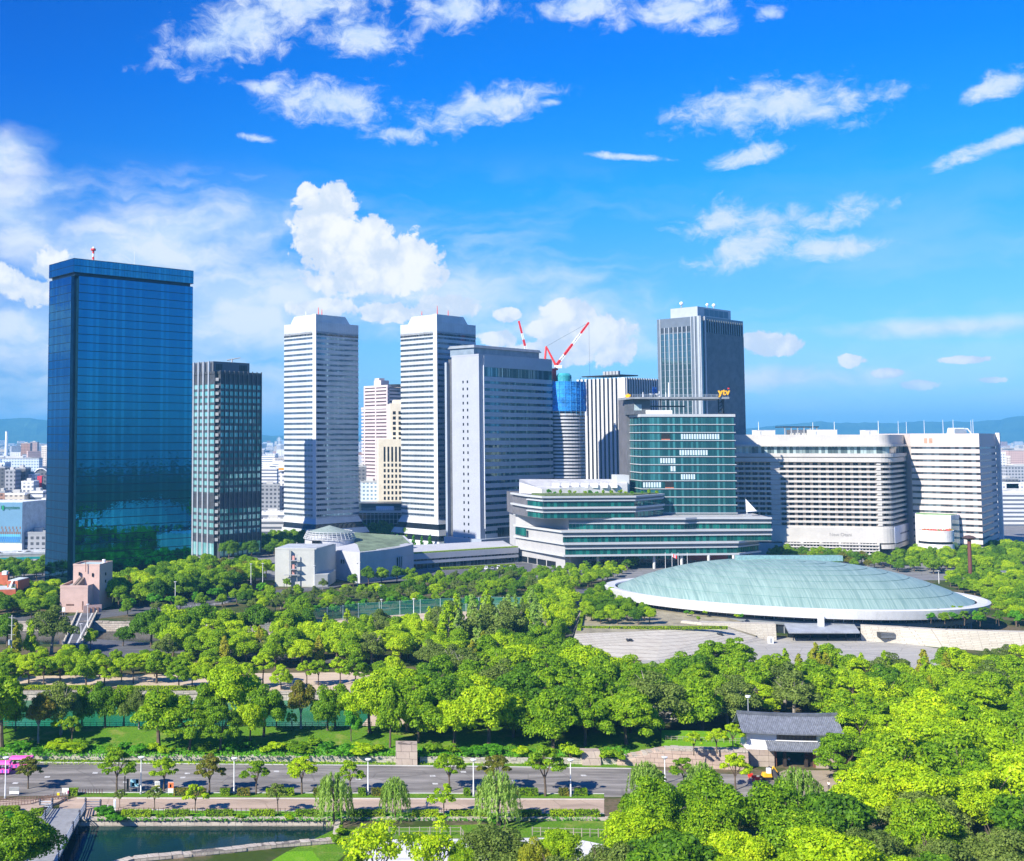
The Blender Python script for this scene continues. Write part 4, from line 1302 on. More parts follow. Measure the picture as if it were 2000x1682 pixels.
def right_office():
    zt = 72.5
    Ya, Yb = 690.0, 668.0
    a, b = PX(1786, Ya), PX(1921, Yb)
    e = (Vector(b) - Vector(a)).normalized()
    u2 = Vector((0.62, 0.78)).normalized()
    k = 0
    while proj(*(Vector(b) + u2 * k), zt)[0] < 1944: k += 0.25
    c = tuple(Vector(b) + u2 * k)
    t = thing('banded_office_block', 'pale office block with dark window bands right of the hotel', 'office building', (*a, 0))
    W = mat('office_pale', (0.52, 0.465, 0.445), 0.65, var=0.03, streak=0.06)
    a0 = a
    poly = [a0, b, c, (c[0] - 20, c[1] + 30), (a0[0], a0[1] + 40)]
    m = MB(); m.prism(ofs(poly, -0.35), 0, zt); band(m, poly, zt - 8, zt, -0.5, 0); m.build('wall', W, t)
    H = 3.82
    for i in range(17):
        z = zt - 8 - i * H
        if z < 4: break
        w = MB(); panes(w, poly, z - 1.35, z, -0.3, 2.2, 0.05, 0.01, segs=[0, 1]); w.build('window_band', glass('office_window', (0.03, 0.035, 0.045), (0.14, 0.18, 0.21), 0.4, 0.06, 0.3), t)
        s = MB(); band(s, poly[:3], z - H, z - 1.35, -0.5, 0, closed=False); s.build('spandrel', W, t)
    f = MB()
    q = Vector(c) + u2 * 0.5
    nn = Vector((u2.y, -u2.x))
    f.prism([tuple(q - u2 * 0.6), tuple(q - u2 * 0.6 + nn * 2.2), tuple(q + u2 * 3 + nn * 2.2), tuple(q + u2 * 3)], 0, zt + 0.6); f.build('end_fin', mat('office_fin', (0.6, 0.57, 0.55), 0.6), t)
    # faded twin panel emblem high on the front
    BR = mat('faded_brown', (0.42, 0.25, 0.17), 0.7, var=0.15, scale=0.8)
    for px0, px1 in ((1813, 1819.5), (1823, 1830)):
        g = MB()
        pa = lerp2(a, b, (px0 - 1786) / 135.0); pb = lerp2(a, b, (px1 - 1786) / 135.0)
        band(g, [pa, pb], ZY(865, 750), ZY(856, 750), 0.0, 0.1, closed=False); g.build('emblem_panel', BR, t)
    o = thing('cooling_tower', 'white slatted cooling tower on the pale office roof', 'roof unit', (X(1862, 750), 750, zt))
    x0, x1 = X(1862, 750, zt), X(1889, 750, zt)
    m = MB(); m.prism([(x0, 750), (x1, 750), (x1, 758), (x0, 758)], zt, ZY(836, 750), top=[(x0 + 1.0, 750), (x1 - 2, 750), (x1 - 2, 758), (x0 + 1.0, 758)]); m.build('casing', WHITE, o)
    for j in range(4):
        s = MB(); s.box(x0 + 0.6, x1 - 0.4, 749.6, 749.9, zt + 0.7 + j * 0.8, zt + 1.1 + j * 0.8); s.build('louvre', SILV, o)
    s = MB(); s.tube((x1 + 1, 751, ZY(838, 750)), (x1 + 3.5, 751, zt), 0.5, 0.5, 6); s.tube((x1 - 1, 751, ZY(838, 750)), (x1 + 1, 751, ZY(838, 750)), 0.5, 0.5, 6); s.build('duct', WHITE, o)
    for j, px in enumerate((1762, 1778, 1813, 1850, 1870, 1905, 1909)):
        antenna(f'pale roof aerial on the banded office block, {["first", "second", "third", "fourth", "fifth", "sixth", "seventh"][j]} from the left', X(px, 758), 758, zt, ZY(822, 758) - zt + R.uniform(-1, 1), 0.16, group='aerials on the banded office block')
    # round terraces and low wing between hotel and office
    W2 = mat('terrace_white', (0.7, 0.68, 0.66), 0.6)
    p = thing('round_terrace_building', 'low white building with a round terrace and red flowers beside the hotel', 'building', (X(1829, 690), 690, 0))
    cx, cy = X(1829, 652), 652
    r = 9.3
    m = MB(); m.lathe((cx, cy, 0), [(r - 1.5, 0), (r - 1.5, 6), (r, 6), (r, 9.5), (r - 0.6, 9.5), (r - 0.6, 11), (r, 11), (r, 17.2), (r - 0.7, 17.2), (r - 0.7, 16.6), (0.01, 16.6)], 40); m.build('wall', W2, p)
    m = MB(); m.lathe((cx, cy, 9.5), [(r - 0.5, 0.1), (r - 0.5, 1.4)], 40); m.build('window_band', DARKWIN, p)
    m = MB(); m.prism([PX(1790, 672), PX(1860, 664), PX(1876, 672), PX(1876, 676), PX(1790, 689)], 0, ZY(1006, 668)); m.build('wing', W2, p)
    m = MB(); m.prism(ofs([PX(1791, 672.5), PX(1859, 664.7), PX(1874, 672.5), PX(1791, 686)], -0.3), ZY(1006, 668) + 0.02, ZY(1006, 668) + 0.3); m.build('green_roof', mat('moss_roof', (0.22, 0.36, 0.16), 0.9, var=0.2), p)
    m = MB(); panes(m, [PX(1861, 664.3), PX(1875.5, 671.6)], 1, 22, 0.1, 2.2, 0.15, 0, closed=False); m.build('stair_glazing', glass('pale_green_glass', (0.2, 0.33, 0.33), (0.4, 0.55, 0.52), 0.5, 0.1, 0.2), p)
    for j in range(16):
        m = MB()
        a_ = math.radians(190 + j * 10)
        x, y = cx + (r - 1.6) * math.cos(a_), cy + (r - 1.6) * math.sin(a_)
        for q in range(14):
            dx, dy, dz = R.uniform(-0.9, 0.9), R.uniform(-0.6, 0.6), R.uniform(0, 1.1)
            s = 0.32
            m.face([(x + dx - s, y + dy, 16.7 + dz), (x + dx + s, y + dy - 0.1, 16.7 + dz), (x + dx + s, y + dy + 0.2, 16.7 + dz + s * 1.4), (x + dx - s, y + dy + 0.2, 16.7 + dz + s * 1.4)], 0 if R.random() < 0.6 else 1)
        m.build('flower_bed', [mat('red_flowers', (0.65, 0.05, 0.04), 0.8, var=0.2), mat('flower_leaves', (0.1, 0.2, 0.03), 0.8, var=0.2)], p)
    tn = thing('event_tent', 'small white peaked tent beside the hotel drive', 'tent', (X(1792, 640), 640, 0))
    cx, cy = X(1792, 640), 640
    m = MB()
    q4 = [(cx - 3.2, cy - 3.2), (cx + 3.2, cy - 3.2), (cx + 3.2, cy + 3.2), (cx - 3.2, cy + 3.2)]
    for i in range(4):
        m.face([(*q4[i], 3.0), (*q4[(i + 1) % 4], 3.0), (cx, cy, 6.0)])
    m.build('roof', WHITE, tn)
    for q in q4:
        s = MB(); s.tube((*q, 0), (*q, 3.0), 0.09); s.build('pole', GREYP, tn)
right_office()

# ------------------------------------------------------------------ culture centre group in front of the silver towers
def culture():
    LGC = mat('concrete_light', (0.46, 0.47, 0.44), 0.75, var=0.04, scale=0.12, streak=0.12)
    BGC = mat('concrete_lavender', (0.42, 0.43, 0.47), 0.75, var=0.04, scale=0.12, streak=0.12)
    t = thing('concrete_hall_block', 'tall blank pale concrete block with outside stair, front left of the culture hall', 'building', (X(576, 535), 535, 0))
    a, b = PX(537, 537), PX(614, 535)
    poly = [a, b, PX(656, 560), PX(566, 566)]
    zt = ZY(1074, 535)
    m = MB(); m.prism(poly, 0, [zt, zt, ZY(1062, 560), ZY(1062, 566)]); m.build('wall', LGC, t)
    m = MB(); band(m, [a, b], zt - 0.1, zt + 0.7, -0.4, 0.12, closed=False); m.build('parapet', LGC, t)
    m = MB(); m.prism([lerp2(a, poly[3], 0.1), lerp2(b, poly[2], 0.1), lerp2(b, poly[2], 0.9), lerp2(a, poly[3], 0.9)], zt + 0.1, [zt + 0.5, zt + 0.5, ZY(1061, 560), ZY(1061, 566)]); m.build('roof', mat('roof_silver', (0.5, 0.53, 0.56), 0.4, 0.2), t)
    x = X(566, 535)
    m = MB(); m.box(x - 0.25, x + 0.25, 534.2, 535.6, 1, zt); m.build('stair_post', GREYP, t)
    m = MB(); m.box(x + 3.2, x + 3.5, 534.0, 534.4, 1, zt - 2); m.build('stair_post', GREYP, t)
    for zz in (ZY(1094, 535), ZY(1111, 535), ZY(1122, 535)):
        m = MB(); m.box(x - (2.6 if zz < 6 else 0), x + 4.6, 533.0, 535.0, zz - 0.25, zz); m.build('landing', GREYP, t)
        m = MB(); m.box(x + 1.0, x + 2.2, 534.9, 535.05, zz, zz + 2.0); m.build('door', mat('salmon_door', (0.6, 0.3, 0.26), 0.6), t)
    # low annex at the foot of the shaded side
    an = MB(); an.prism([PX(614, 534), PX(640, 536), PX(656, 556), PX(640, 560)], 0, [ZY(1122, 534), ZY(1122, 536), ZY(1112, 556), ZY(1112, 560)]); an.build('annex', LGC, t)
    # drum
    Y = 588
    d = thing('lattice_drum_building', 'round drum with a white lattice ring and low cone roof', 'building', (X(644, Y), Y, 0))
    c = (X(644, Y), Y, 0)
    r0 = 13.0
    zb, z1, z2 = ZY(1078, Y), ZY(1050, Y), ZY(1037, Y)
    m = MB(); m.lathe(c, [(r0 + 1, 0), (r0 + 1, ZY(1066, Y)), (r0, ZY(1066, Y)), (r0 - 0.2, z1), (r0 - 2.0, z1), (r0 - 2.2, z2 - 0.3)], 48); m.build('wall', BGC, d)
    m = MB(); m.lathe(c, [(r0 - 1.2, z2 - 0.6), (0.01, ZY(1026, Y))], 40); m.build('roof', mat('green_grey_roof', (0.23, 0.29, 0.27), 0.8, var=0.15, scale=1.5), d)
    n = 34
    for i in range(n):
        a_ = 2 * math.pi * i / n
        m = MB()
        p0 = (c[0] + (r0 + 0.5) * math.cos(a_), c[1] + (r0 + 0.5) * math.sin(a_), z1 - 0.2); p1 = (c[0] + (r0 - 1.3) * math.cos(a_), c[1] + (r0 - 1.3) * math.sin(a_), z2)
        m.tube(p0, p1, 0.16, 0.14, 5); m.build('lattice_post', SLABW, d)
    for j in range(5):
        f = j / 4
        m = MB(); rr = r0 + 0.5 - 1.8 * f; zz = z1 - 0.2 + (z2 - z1 + 0.2) * f
        m.lathe(c, [(rr - 0.12, zz - 0.13), (rr + 0.12, zz - 0.13), (rr + 0.12, zz + 0.13), (rr - 0.12, zz + 0.13), (rr - 0.12, zz - 0.13)], 48); m.build('lattice_ring', SLABW, d)
    m = MB(); x = X(617, Y - 11); m.box(x - 2, x + 2, Y - r0 - 0.4, Y - r0 + 2.2, ZY(1061, Y - 11), ZY(1055, Y - 11)); m.build('window', DARKWIN, d)
    # wedge hall with a curved shaded wall and green roof
    w = thing('curved_culture_hall', 'low hall with a long curved grey wall and moss green roof', 'hall', (X(703, 548), 548, 0))
    pa, pb = PX(637, 572), PX(703, 548)
    pts = [pa, pb]
    for i in range(1, 9):
        f = i / 8
        q = lerp2(pb, PX(808, 590), f)
        nn = Vector((PX(808, 590)[1] - pb[1], -(PX(808, 590)[0] - pb[0]))).normalized()
        q = (q[0] + nn.x * 3.2 * math.sin(math.pi * f), q[1] + nn.y * 3.2 * math.sin(math.pi * f))
        pts.append(q)
    bk = [PX(790, 612), PX(690, 622)]
    zt = ZY(1079, 548)
    m = MB(); m.prism(pts + bk, 0, [ZY(1073, 572)] + [zt] * 9 + [zt + 2.5, zt + 3.5]); m.build('wall', BGC, w)
    m = MB(); pp = ofs(pts + bk, -1.4); m.prism(pp, [zt - 2.5] * len(pp), [ZY(1073, 572) + 0.1] + [zt + 0.1] * 9 + [zt + 2.6, zt + 3.6]); m.build('green_roof', mat('green_roof', (0.14, 0.19, 0.12), 0.9, var=0.25, scale=0.15), w)
    m = MB(); band(m, pts[1:], zt - 5, zt - 4.7, 0, 0.12, closed=False); m.build('ledge', LGC, w)
    for px in (668, 672.5):
        m = MB(); q = lerp2(pa, pb, (px - 637) / 66); m.box(q[0] - 0.45, q[0] + 0.45, q[1] - 0.35, q[1] + 0.2, 8.2, 10.2); m.build('window', DARKWIN, w)
    for px in (764, 768, 772):
        m = MB(); f = (px - 703) / 105.0 * 8; i = int(f); q = lerp2(pts[1 + i], pts[2 + i], f - i); m.box(q[0] - 0.4, q[0] + 0.4, q[1] - 0.35, q[1] + 0.4, 5.5, 10); m.build('window', DARKWIN, w)
        m = MB(); m.box(q[0] + 0.5, q[0] + 0.9, q[1] - 1.1, q[1] + 0.6, 4.5, 10.5); m.build('window_fin', SLABW, w)
    # little pavilion with a pitched roof
    v = thing('roof_pavilion', 'small white pavilion with a shallow pitched roof beside the culture hall', 'pavilion', (X(776, 640), 640, 0))
    x0, x1 = X(748, 640), X(803, 640)
    zc = ZY(1063, 640)
    m = MB(); m.prism([(x0 + 1, 642), (x1 - 4, 638), (x1, 648), (x0 + 5, 652)], 0, zc); m.build('wall', WHITE, v)
    m = MB(); q = [(x0, 642), (x1 - 3, 637), (x1 + 1, 648), (x0 + 4, 653)]; rd = [lerp2(q[0], q[3], 0.5), lerp2(q[1], q[2], 0.5)]
    zr = ZY(1053, 645)
    for pz in ([(*q[0], zc), (*q[1], zc), (*rd[1], zr), (*rd[0], zr)], [(*q[2], zc), (*q[3], zc), (*rd[0], zr), (*rd[1], zr)], [(*q[1], zc), (*q[2], zc), (*rd[1], zr)], [(*q[3], zc), (*q[0], zc), (*rd[0], zr)]):
        m.face(pz)
    m.face([(*p_, zc) for p_ in q[::-1]]); m.build('roof', SLABW, v)
    # low terrace wing towards the podium
    l = thing('low_terrace_wing', 'long low grey wing with planted roof between culture hall and podium', 'building', (X(808, 606), 606, 0))
    f = [PX(806, 604), PX(1012, 640)]
    zt = ZY(1085, 604)
    m = MB(); m.prism(f + [(f[1][0], 690), (f[0][0], 660)], 0, [zt, zt, zt, zt]); m.build('wall', BGC, l)
    m = MB(); band(m, f, zt - 2.2, zt + 0.8, -0.4, 0.5, closed=False); band(m, f, 2.9, 4.3, -0.4, 0.4, closed=False); m.build('spandrel', BGC, l)
    m = MB(); panes(m, f, 0.2, 2.8, 0.1, 2.4, 0.15, 0, closed=False); m.build('shop_glazing', DARKWIN, l)
    m = MB(); panes(m, f, 4.4, zt - 2.3, 0.1, 2.4, 0.15, 0, closed=False); m.build('window_band', DARKWIN, l)
    m = MB(); band(m, f, zt + 0.8, zt + 1.4, -2.5, 0.2, closed=False); m.build('roof_hedge', mat('hedge_yellow', (0.2, 0.3, 0.02), 0.9, var=0.3, scale=1.2), l)
culture()

def left_blocks():
    PINK = mat('salmon_render', (0.54, 0.38, 0.33), 0.75, var=0.05, scale=0.3, streak=0.12)
    t = thing('salmon_block_building', 'two-step salmon pink building with flat roofs beside the road bridge', 'building', (*G(143, 1193), 0))
    Y = 458
    lo = [PX(117, Y), PX(171, Y), PX(196, Y + 14), PX(140, Y + 16)]
    zl = ZY(1148, Y)
    m = MB(); m.prism(lo, 0, zl); m.build('lower_wall', PINK, t)
    m = MB(); m.prism(ofs(lo, -0.5), zl - 0.2, zl + 0.05); m.build('terrace_roof', mat('flat_roof_grey', (0.33, 0.32, 0.31), 0.85, var=0.15), t)
    m = MB(); band(m, lo, zl - 0.1, zl + 0.9, -0.4, 0.08); m.build('parapet', PINK, t)
    Y2 = Y + 5.5
    up = [PX(142, Y2 + 1), PX(193.5, Y2), PX(219, Y2 + 13), PX(165, Y2 + 14)]
    zu = ZY(1105, Y2)
    m = MB(); m.prism(up, 0, zu); m.build('upper_wall', PINK, t)
    m = MB(); m.prism(ofs(up, -0.35), zu, zu + 0.04); m.build('roof', mat('roof_teal_grey', (0.4, 0.5, 0.5), 0.7, var=0.1), t)
    m = MB(); band(m, up, zu - 0.05, zu + 0.6, -0.35, 0.08); m.build('roof_parapet', PINK, t)
    for px, py in ((154, 1121), (180, 1123)):
        x = X(px, Y2); z = ZY(py, Y2)
        m = MB(); m.box(x - 0.3, x + 0.3, Y2 - 0.1, Y2 + 0.5, z - 0.7, z + 0.7); m.build('window', DARKWIN, t)
    for px, py in ((206, 1121), (206, 1135)):
        m = MB(); q = lerp2(up[1], up[2], 0.45); z = ZY(py, Y2 + 6); m.box(q[0] - 0.3, q[0] + 0.35, q[1] - 0.3, q[1] + 0.3, z - 0.6, z + 0.6); m.build('window', DARKWIN, t)
    m = MB(); x = X(166.5, Y2); m.tube((x, Y2 - 0.3, zu + 2.2), (x, Y2 - 0.3, ZY(1117, Y2)), 0.18, 0.18, 6); m.tube((x - 1.2, Y2 - 0.3, zu + 1.6), (x + 1.2, Y2 - 0.3, zu + 1.6), 0.12, 0.12, 5); m.build('downpipe', mat('pipe_brown', (0.3, 0.16, 0.13), 0.6), t)
    m = MB(); x = X(202, Y2 + 8); m.tube((x, Y2 + 8, zu), (x, Y2 + 8, zu + 1.7), 0.75, 0.7, 12); m.build('water_tank', WHITE, t)
    for dx in (0, 1.3):
        m = MB(); x = X(137, Y) + dx; m.prism([(x, Y + 2), (x + 0.9, Y + 2), (x + 3.2, Y + 6), (x + 2.3, Y + 6)], zl + 0.05, [zl + 0.4, zl + 0.4, zl + 3.4, zl + 3.4]); m.build('skylight', mat('skylight_brown', (0.2, 0.15, 0.12), 0.5), t)
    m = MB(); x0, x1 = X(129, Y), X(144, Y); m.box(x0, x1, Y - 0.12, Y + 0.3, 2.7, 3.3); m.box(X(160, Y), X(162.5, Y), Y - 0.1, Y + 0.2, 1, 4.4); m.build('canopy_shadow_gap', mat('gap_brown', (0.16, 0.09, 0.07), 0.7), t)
    m = MB()
    ww = [PX(162, Y - 2), PX(198, Y + 1)]
    band(m, ww, 0, 3.0, 0, 0.35, closed=False); m.build('garden_wall', PINK, t)
    for q in (0.3, 0.55, 0.78):
        m = MB(); p_ = lerp2(ww[0], ww[1], q); m.box(p_[0] - 0.6, p_[0] + 0.6, p_[1] - 0.55, p_[1] - 0.3, 0, 2.1); m.build('gate_opening', mat('gap_brown', (0.16, 0.09, 0.07)), t)
    # brick red blocks at the left edge
    BRK = mat('brick_red', (0.52, 0.14, 0.07), 0.75, var=0.1, scale=0.6)
    b = thing('red_brick_building', 'low red brick building with flat roofs at the left edge', 'building', (*PX(30, 470), 0))
    Y = 476
    m = MB(); p0 = [PX(13, Y), PX(34, Y), PX(57, Y + 10), PX(36, Y + 11)]; z = ZY(1135, Y); m.prism(p0, 0, z); m.build('wall', BRK, b)
    m = MB(); m.prism(ofs(p0, -0.3), z, z + 0.3); m.build('roof', mat('roof_pale_grey', (0.5, 0.55, 0.56), 0.7), b)
    m = MB(); m.box(X(16, Y), X(31, Y), Y - 0.15, Y + 0.2, 3, z - 1.2); m.build('door', mat('shutter_grey', (0.2, 0.2, 0.21), 0.5), b)
    m = MB(); m.tube((X(16, Y), Y - 1.6, ZY(1156, Y)), (X(24, Y), Y - 0.3, z + 0.4), 0.14); m.tube((X(18, Y), Y - 1.6, ZY(1156, Y)), (X(26, Y), Y - 0.3, z + 0.4), 0.14); m.build('ladder', SILV, b)
    m = MB(); q = [PX(-20, Y - 6), PX(30, Y - 4), PX(34, Y + 6), PX(-20, Y + 6)]; z2 = ZY(1152, Y - 5); m.prism(q, 0, z2); m.build('lower_wall', BRK, b)
    m = MB(); m.prism(ofs(q, -0.2), z2, z2 + 0.25); m.build('lower_roof', mat('roof_pale_grey', (0.5, 0.55, 0.56)), b)
    m = MB(); q = [PX(-16, Y + 20), PX(14, Y + 20), PX(18, Y + 30), PX(-16, Y + 30)]; z3 = ZY(1123, Y + 20); m.prism(q, 0, z3); m.build('tower_wall', BRK, b)
    m = MB(); m.box(X(3, Y + 20), X(12, Y + 20), Y + 19.8, Y + 23, z3, z3 + 1.5); m.build('tank', WHITE, b)
    # elevated expressway
    e = thing('elevated_expressway', 'elevated expressway deck with teal girder left of the blue glass tower', 'bridge', (*PX(40, 600), 0))
    zd = ZY(1083, 600)
    p0, p1 = PX(-60, 590), PX(110, 606)
    m = MB(); m.prism([p0, p1, (p1[0], p1[1] + 16), (p0[0], p0[1] + 16)], zd - 1.4, zd); m.build('deck', CONC, e)
    m = MB(); band(m, [p0, p1], zd - 2.6, zd - 1.4, -0.6, 0.2, closed=False); m.build('girder', mat('teal_steel', (0.03, 0.42, 0.4), 0.5), e)
    m = MB(); band(m, [p0, p1], zd, zd + 1.0, -0.3, 0.1, closed=False); m.build('parapet', mat('parapet_white', (0.62, 0.66, 0.68), 0.5), e)
    m = MB(); q = lerp2(p0, p1, 0.0); band(m, [(p0[0], p0[1] + 15.6), (p1[0], p1[1] + 15.6)], zd, zd + 1.0, -0.3, 0.1, closed=False); m.build('parapet', mat('parapet_white', (0.62, 0.66, 0.68), 0.5), e)
    for f in (0.1, 0.62, 0.9):
        m = MB(); q = lerp2(p0, p1, f); m.tube((q[0], q[1] + 7, 0), (q[0], q[1] + 7, zd - 1.4), 1.2, 1.2, 10); m.box(q[0] - 1.3, q[0] + 1.3, q[1] + 1, q[1] + 14, zd - 2.6, zd - 1.4); m.build('pier', CONC, e)
    return p0, p1, zd
EXPRESSWAY = left_blocks()
# ================================================================== GROUND, WATER, WALLS, HALL, GATE, BRIDGES
def rect(x0, x1, y0, y1): return [(x0, y0), (x1, y0), (x1, y1), (x0, y1)]
WZ = -3.0
WN = -1.0
NEAR_MOAT = [(-140, 120), G(60, 1742), G(262, 1682), G(400, 1669), G(540, 1654), G(656, 1645), G(663, 1603.5), (-140, 211.2)]
NMX = G(663, 1603.5)[0]
GREEN_MOAT = [(-190, 269), (12, 269), (19, 278), (17, 313), (-190, 313)]
RIVER = [(-260, 388), (-44, 388), (40, 402), (60, 425), (-40, 431), (-260, 436)]

def sheet(name, outer, z, m, holes=(), kind='structure'):
    polys = [[Vector((x, y, z)) for x, y in outer]] + [[Vector((x, y, z)) for x, y in h] for h in holes]
    tris = geometry.tessellate_polygon(polys)
    vs = [v for p in polys for v in p]
    me = bpy.data.meshes.new(name)
    fs = []
    for t in tris:
        a, b, c = (vs[i] for i in t)
        fs.append(t if (b - a).cross(c - a).z > 0 else t[::-1])
    me.from_pydata([tuple(v) for v in vs], [], fs)
    me.materials.append(m)
    return link(name, me, None, None, kind)

def ground_mat():
    m, k, o = newmat('park_ground')
    co = objco(k)
    n = k.noise(co, 0.06, 6, 0.6); n2 = k.noise(co, 0.9, 4, 0.6)
    c = k.mix(k.ss(n, 0.42, 0.6), (0.045, 0.075, 0.012), (0.15, 0.115, 0.075))
    c = k.mix(k.ss(n2, 0.4, 0.7, 0.0, 0.6), c, (0.035, 0.055, 0.01))
    bsdf(k, o, c, 0.95, 0, 0.1)
    return m

def asphalt(name, col, patch=0.3):
    m, k, o = newmat(name)
    co = objco(k)
    st = k.noise(k.vm('MULTIPLY', co, (0.05, 0.35, 1)), 1.0, 6, 0.65)
    n = k.noise(co, 0.22, 6, 0.65); n2 = k.noise(co, 5.0, 3, 0.6)
    c = k.mix(k.ss(st, 0.35, 0.7), tuple(x * (1 - patch) for x in col), tuple(x * (1 + patch) for x in col))
    c = k.mix(k.ss(n, 0.5, 0.72, 0.0, 0.55), c, tuple(x * 0.62 for x in col))
    c = k.mix(k.ss(n2, 0.3, 0.7, 0.0, 0.3), c, tuple(x * 1.3 for x in col))
    vo = k.n('ShaderNodeTexVoronoi', feature='DISTANCE_TO_EDGE'); k.put(vo.inputs['Vector'], k.vm('ADD', co, k.vm('MULTIPLY', (0.5, 0.5, 0), (1, 1, 1)))); vo.inputs['Scale'].default_value = 0.09
    c = k.mix(k.ss(vo.outputs[0], 0.02, 0.0, 0.0, 0.5), c, tuple(x * 0.5 for x in col))
    bsdf(k, o, c, 0.85, 0, 0.25)
    return m

def grass_mat(name, a, b, dry):
    m, k, o = newmat(name)
    co = objco(k)
    n = k.noise(co, 0.25, 6, 0.65); n2 = k.noise(co, 3.0, 4, 0.65)
    c = k.mix(k.ss(n2, 0.3, 0.7), a, b)
    c = k.mix(k.ss(n, 0.5, 0.72, 0, 0.8), c, dry)
    bp = k.n('ShaderNodeBump'); bp.inputs['Strength'].default_value = 0.6; bp.inputs['Distance'].default_value = 0.15
    k.put(bp.inputs['Height'], n2)
    bsdf(k, o, c, 0.95, 0, 0.1, bp.outputs[0])
    return m

def water_mat(name, deep, rough, wscale, strength):
    m, k, o = newmat(name)
    co = objco(k)
    bp = k.n('ShaderNodeBump'); bp.inputs['Strength'].default_value = strength; bp.inputs['Distance'].default_value = 0.06
    k.put(bp.inputs['Height'], k.noise(k.vm('MULTIPLY', co, (1.0, 1.6, 1.0)), wscale, 3, 0.6))
    n = k.noise(co, 0.04, 4, 0.6)
    c = k.mix(k.ss(n, 0.3, 0.7), tuple(x * 0.75 for x in deep), tuple(x * 1.3 for x in deep))
    b = bsdf(k, o, c, rough, 0, 0.22, bp.outputs[0])
    b.inputs['IOR'].default_value = 1.33
    return m

GROUND = ground_mat()
ASPH = asphalt('parking_asphalt', (0.22, 0.205, 0.19), 0.45)
ASPH2 = asphalt('road_asphalt', (0.11, 0.112, 0.122))
BRICKP = asphalt('brick_pink_paving', (0.41, 0.315, 0.245), 0.18)
PAVE = asphalt('plaza_paving', (0.36, 0.345, 0.31), 0.15)
SAND = asphalt('sand_ground', (0.5, 0.4, 0.3), 0.1)
WHITEG = asphalt('white_gravel', (0.6, 0.6, 0.62), 0.05)
GRASS = grass_mat('grass_green', (0.055, 0.14, 0.008), (0.13, 0.27, 0.015), (0.24, 0.26, 0.06))
GRASSB = grass_mat('grass_bright', (0.09, 0.24, 0.008), (0.17, 0.37, 0.012), (0.2, 0.36, 0.03))
CITYG = asphalt('city_ground_grey', (0.2, 0.2, 0.205), 0.3)

sheet('ground', rect(-9000, 9000, -300, 560), 0.0, GROUND, [NEAR_MOAT, GREEN_MOAT, RIVER])
sheet('city_ground', rect(-9000, 9000, 560, 16000), 0.0, CITYG)
sheet('moat_water', [(x * 1.0, y) for x, y in rect(-150, 8, 110, 214)], WN, water_mat('dark_water', (0.006, 0.03, 0.026), 0.04, 1.1, 0.35))
sheet('green_water', rect(-200, 24, 262, 319), -1.6, water_mat('algae_water', (0.012, 0.15, 0.062), 0.14, 1.6, 0.4))
sheet('river_water', rect(-270, 66, 380, 440), WZ, water_mat('river_water', (0.01, 0.016, 0.016), 0.05, 0.8, 0.3))

def P_(pts, dz=0.0): return [G(a, b) for a, b in pts]
# every paved or planted sheet lies a few millimetres to centimetres above the ground
sheet('parking_road', P_([(-60, 1556), (-60, 1488), (200, 1489), (420, 1493), (900, 1497), (1250, 1502), (1420, 1512), (1500, 1515), (1660, 1545), (1690, 1590), (1250, 1600), (1240, 1557), (600, 1556), (120, 1554)]), 0.02, ASPH)
sheet('verge_grass', P_([(-60, 1487.8), (-60, 1481), (420, 1486), (1250, 1493), (1260, 1501.5), (900, 1496.6), (420, 1492.6), (200, 1488.6)]), 0.024, GRASS)
sheet('brick_path', P_([(110, 1600), (118, 1566), (150, 1557), (1180, 1560), (1180, 1588), (700, 1584), (260, 1580), (190, 1590), (160, 1600)]), 0.028, BRICKP)
sheet('strip_grass', P_([(150, 1556.8), (150, 1548.5), (1180, 1551), (1180, 1559.8)]), 0.036, GRASS)
sheet('bank_grass', P_([(186, 1601), (262, 1582.2), (700, 1586.2), (1180, 1590.2), (1180, 1603), (700, 1603), (262, 1603)]), 0.032, GRASSB)
sheet('garden_grass', P_([(640, 1700), (610, 1662), (560, 1664), (480, 1712), (640, 1760)]), 0.02, GRASSB)
sheet('white_gravel_yard', P_([(660, 1740), (690, 1655), (760, 1640), (1110, 1636), (1180, 1650), (1180, 1740)]), 0.02, WHITEG)
sheet('yard_grass', P_([(560, 1664), (650, 1622), (1180, 1600), (1180, 1650), (1110, 1635.5), (760, 1639.5), (690, 1654.5), (640, 1700)]), 0.016, GRASS)
sheet('gravel_path', P_([(-60, 1342), (-60, 1322), (400, 1316), (800, 1312), (900, 1330), (850, 1348), (760, 1352), (500, 1350), (360, 1342)]), 0.02, SAND)
sheet('forest_path', P_([(700, 1425), (760, 1352), (1010, 1330), (1120, 1340), (1120, 1352), (1010, 1345), (820, 1370), (780, 1425)]), 0.022, SAND)
sheet('sand_field', P_([(500, 1236), (560, 1215), (860, 1196), (1060, 1190), (1070, 1262), (930, 1282), (780, 1260), (560, 1250)]), 0.02, SAND)
sheet('lane', P_([(1085, 1285), (1100, 1190), (1120, 1150), (1150, 1150), (1128, 1200), (1122, 1238), (1105, 1290)]), 0.024, ASPH2)
sheet('hall_plaza', P_([(1240, 1300), (1270, 1278), (1500, 1246), (1700, 1244), (1880, 1275), (1900, 1300), (1860, 1330), (1250, 1420), (1240, 1420)]), 0.02, PAVE)
sheet('centre_street', P_([(-40, 1200), (120, 1206), (230, 1188), (420, 1168), (560, 1150), (620, 1146), (1000, 1120), (1040, 1118), (1040, 1098), (980, 1100), (820, 1116), (640, 1150), (560, 1160), (420, 1182), (240, 1202), (140, 1215), (-40, 1216)]), 0.02, ASPH2)
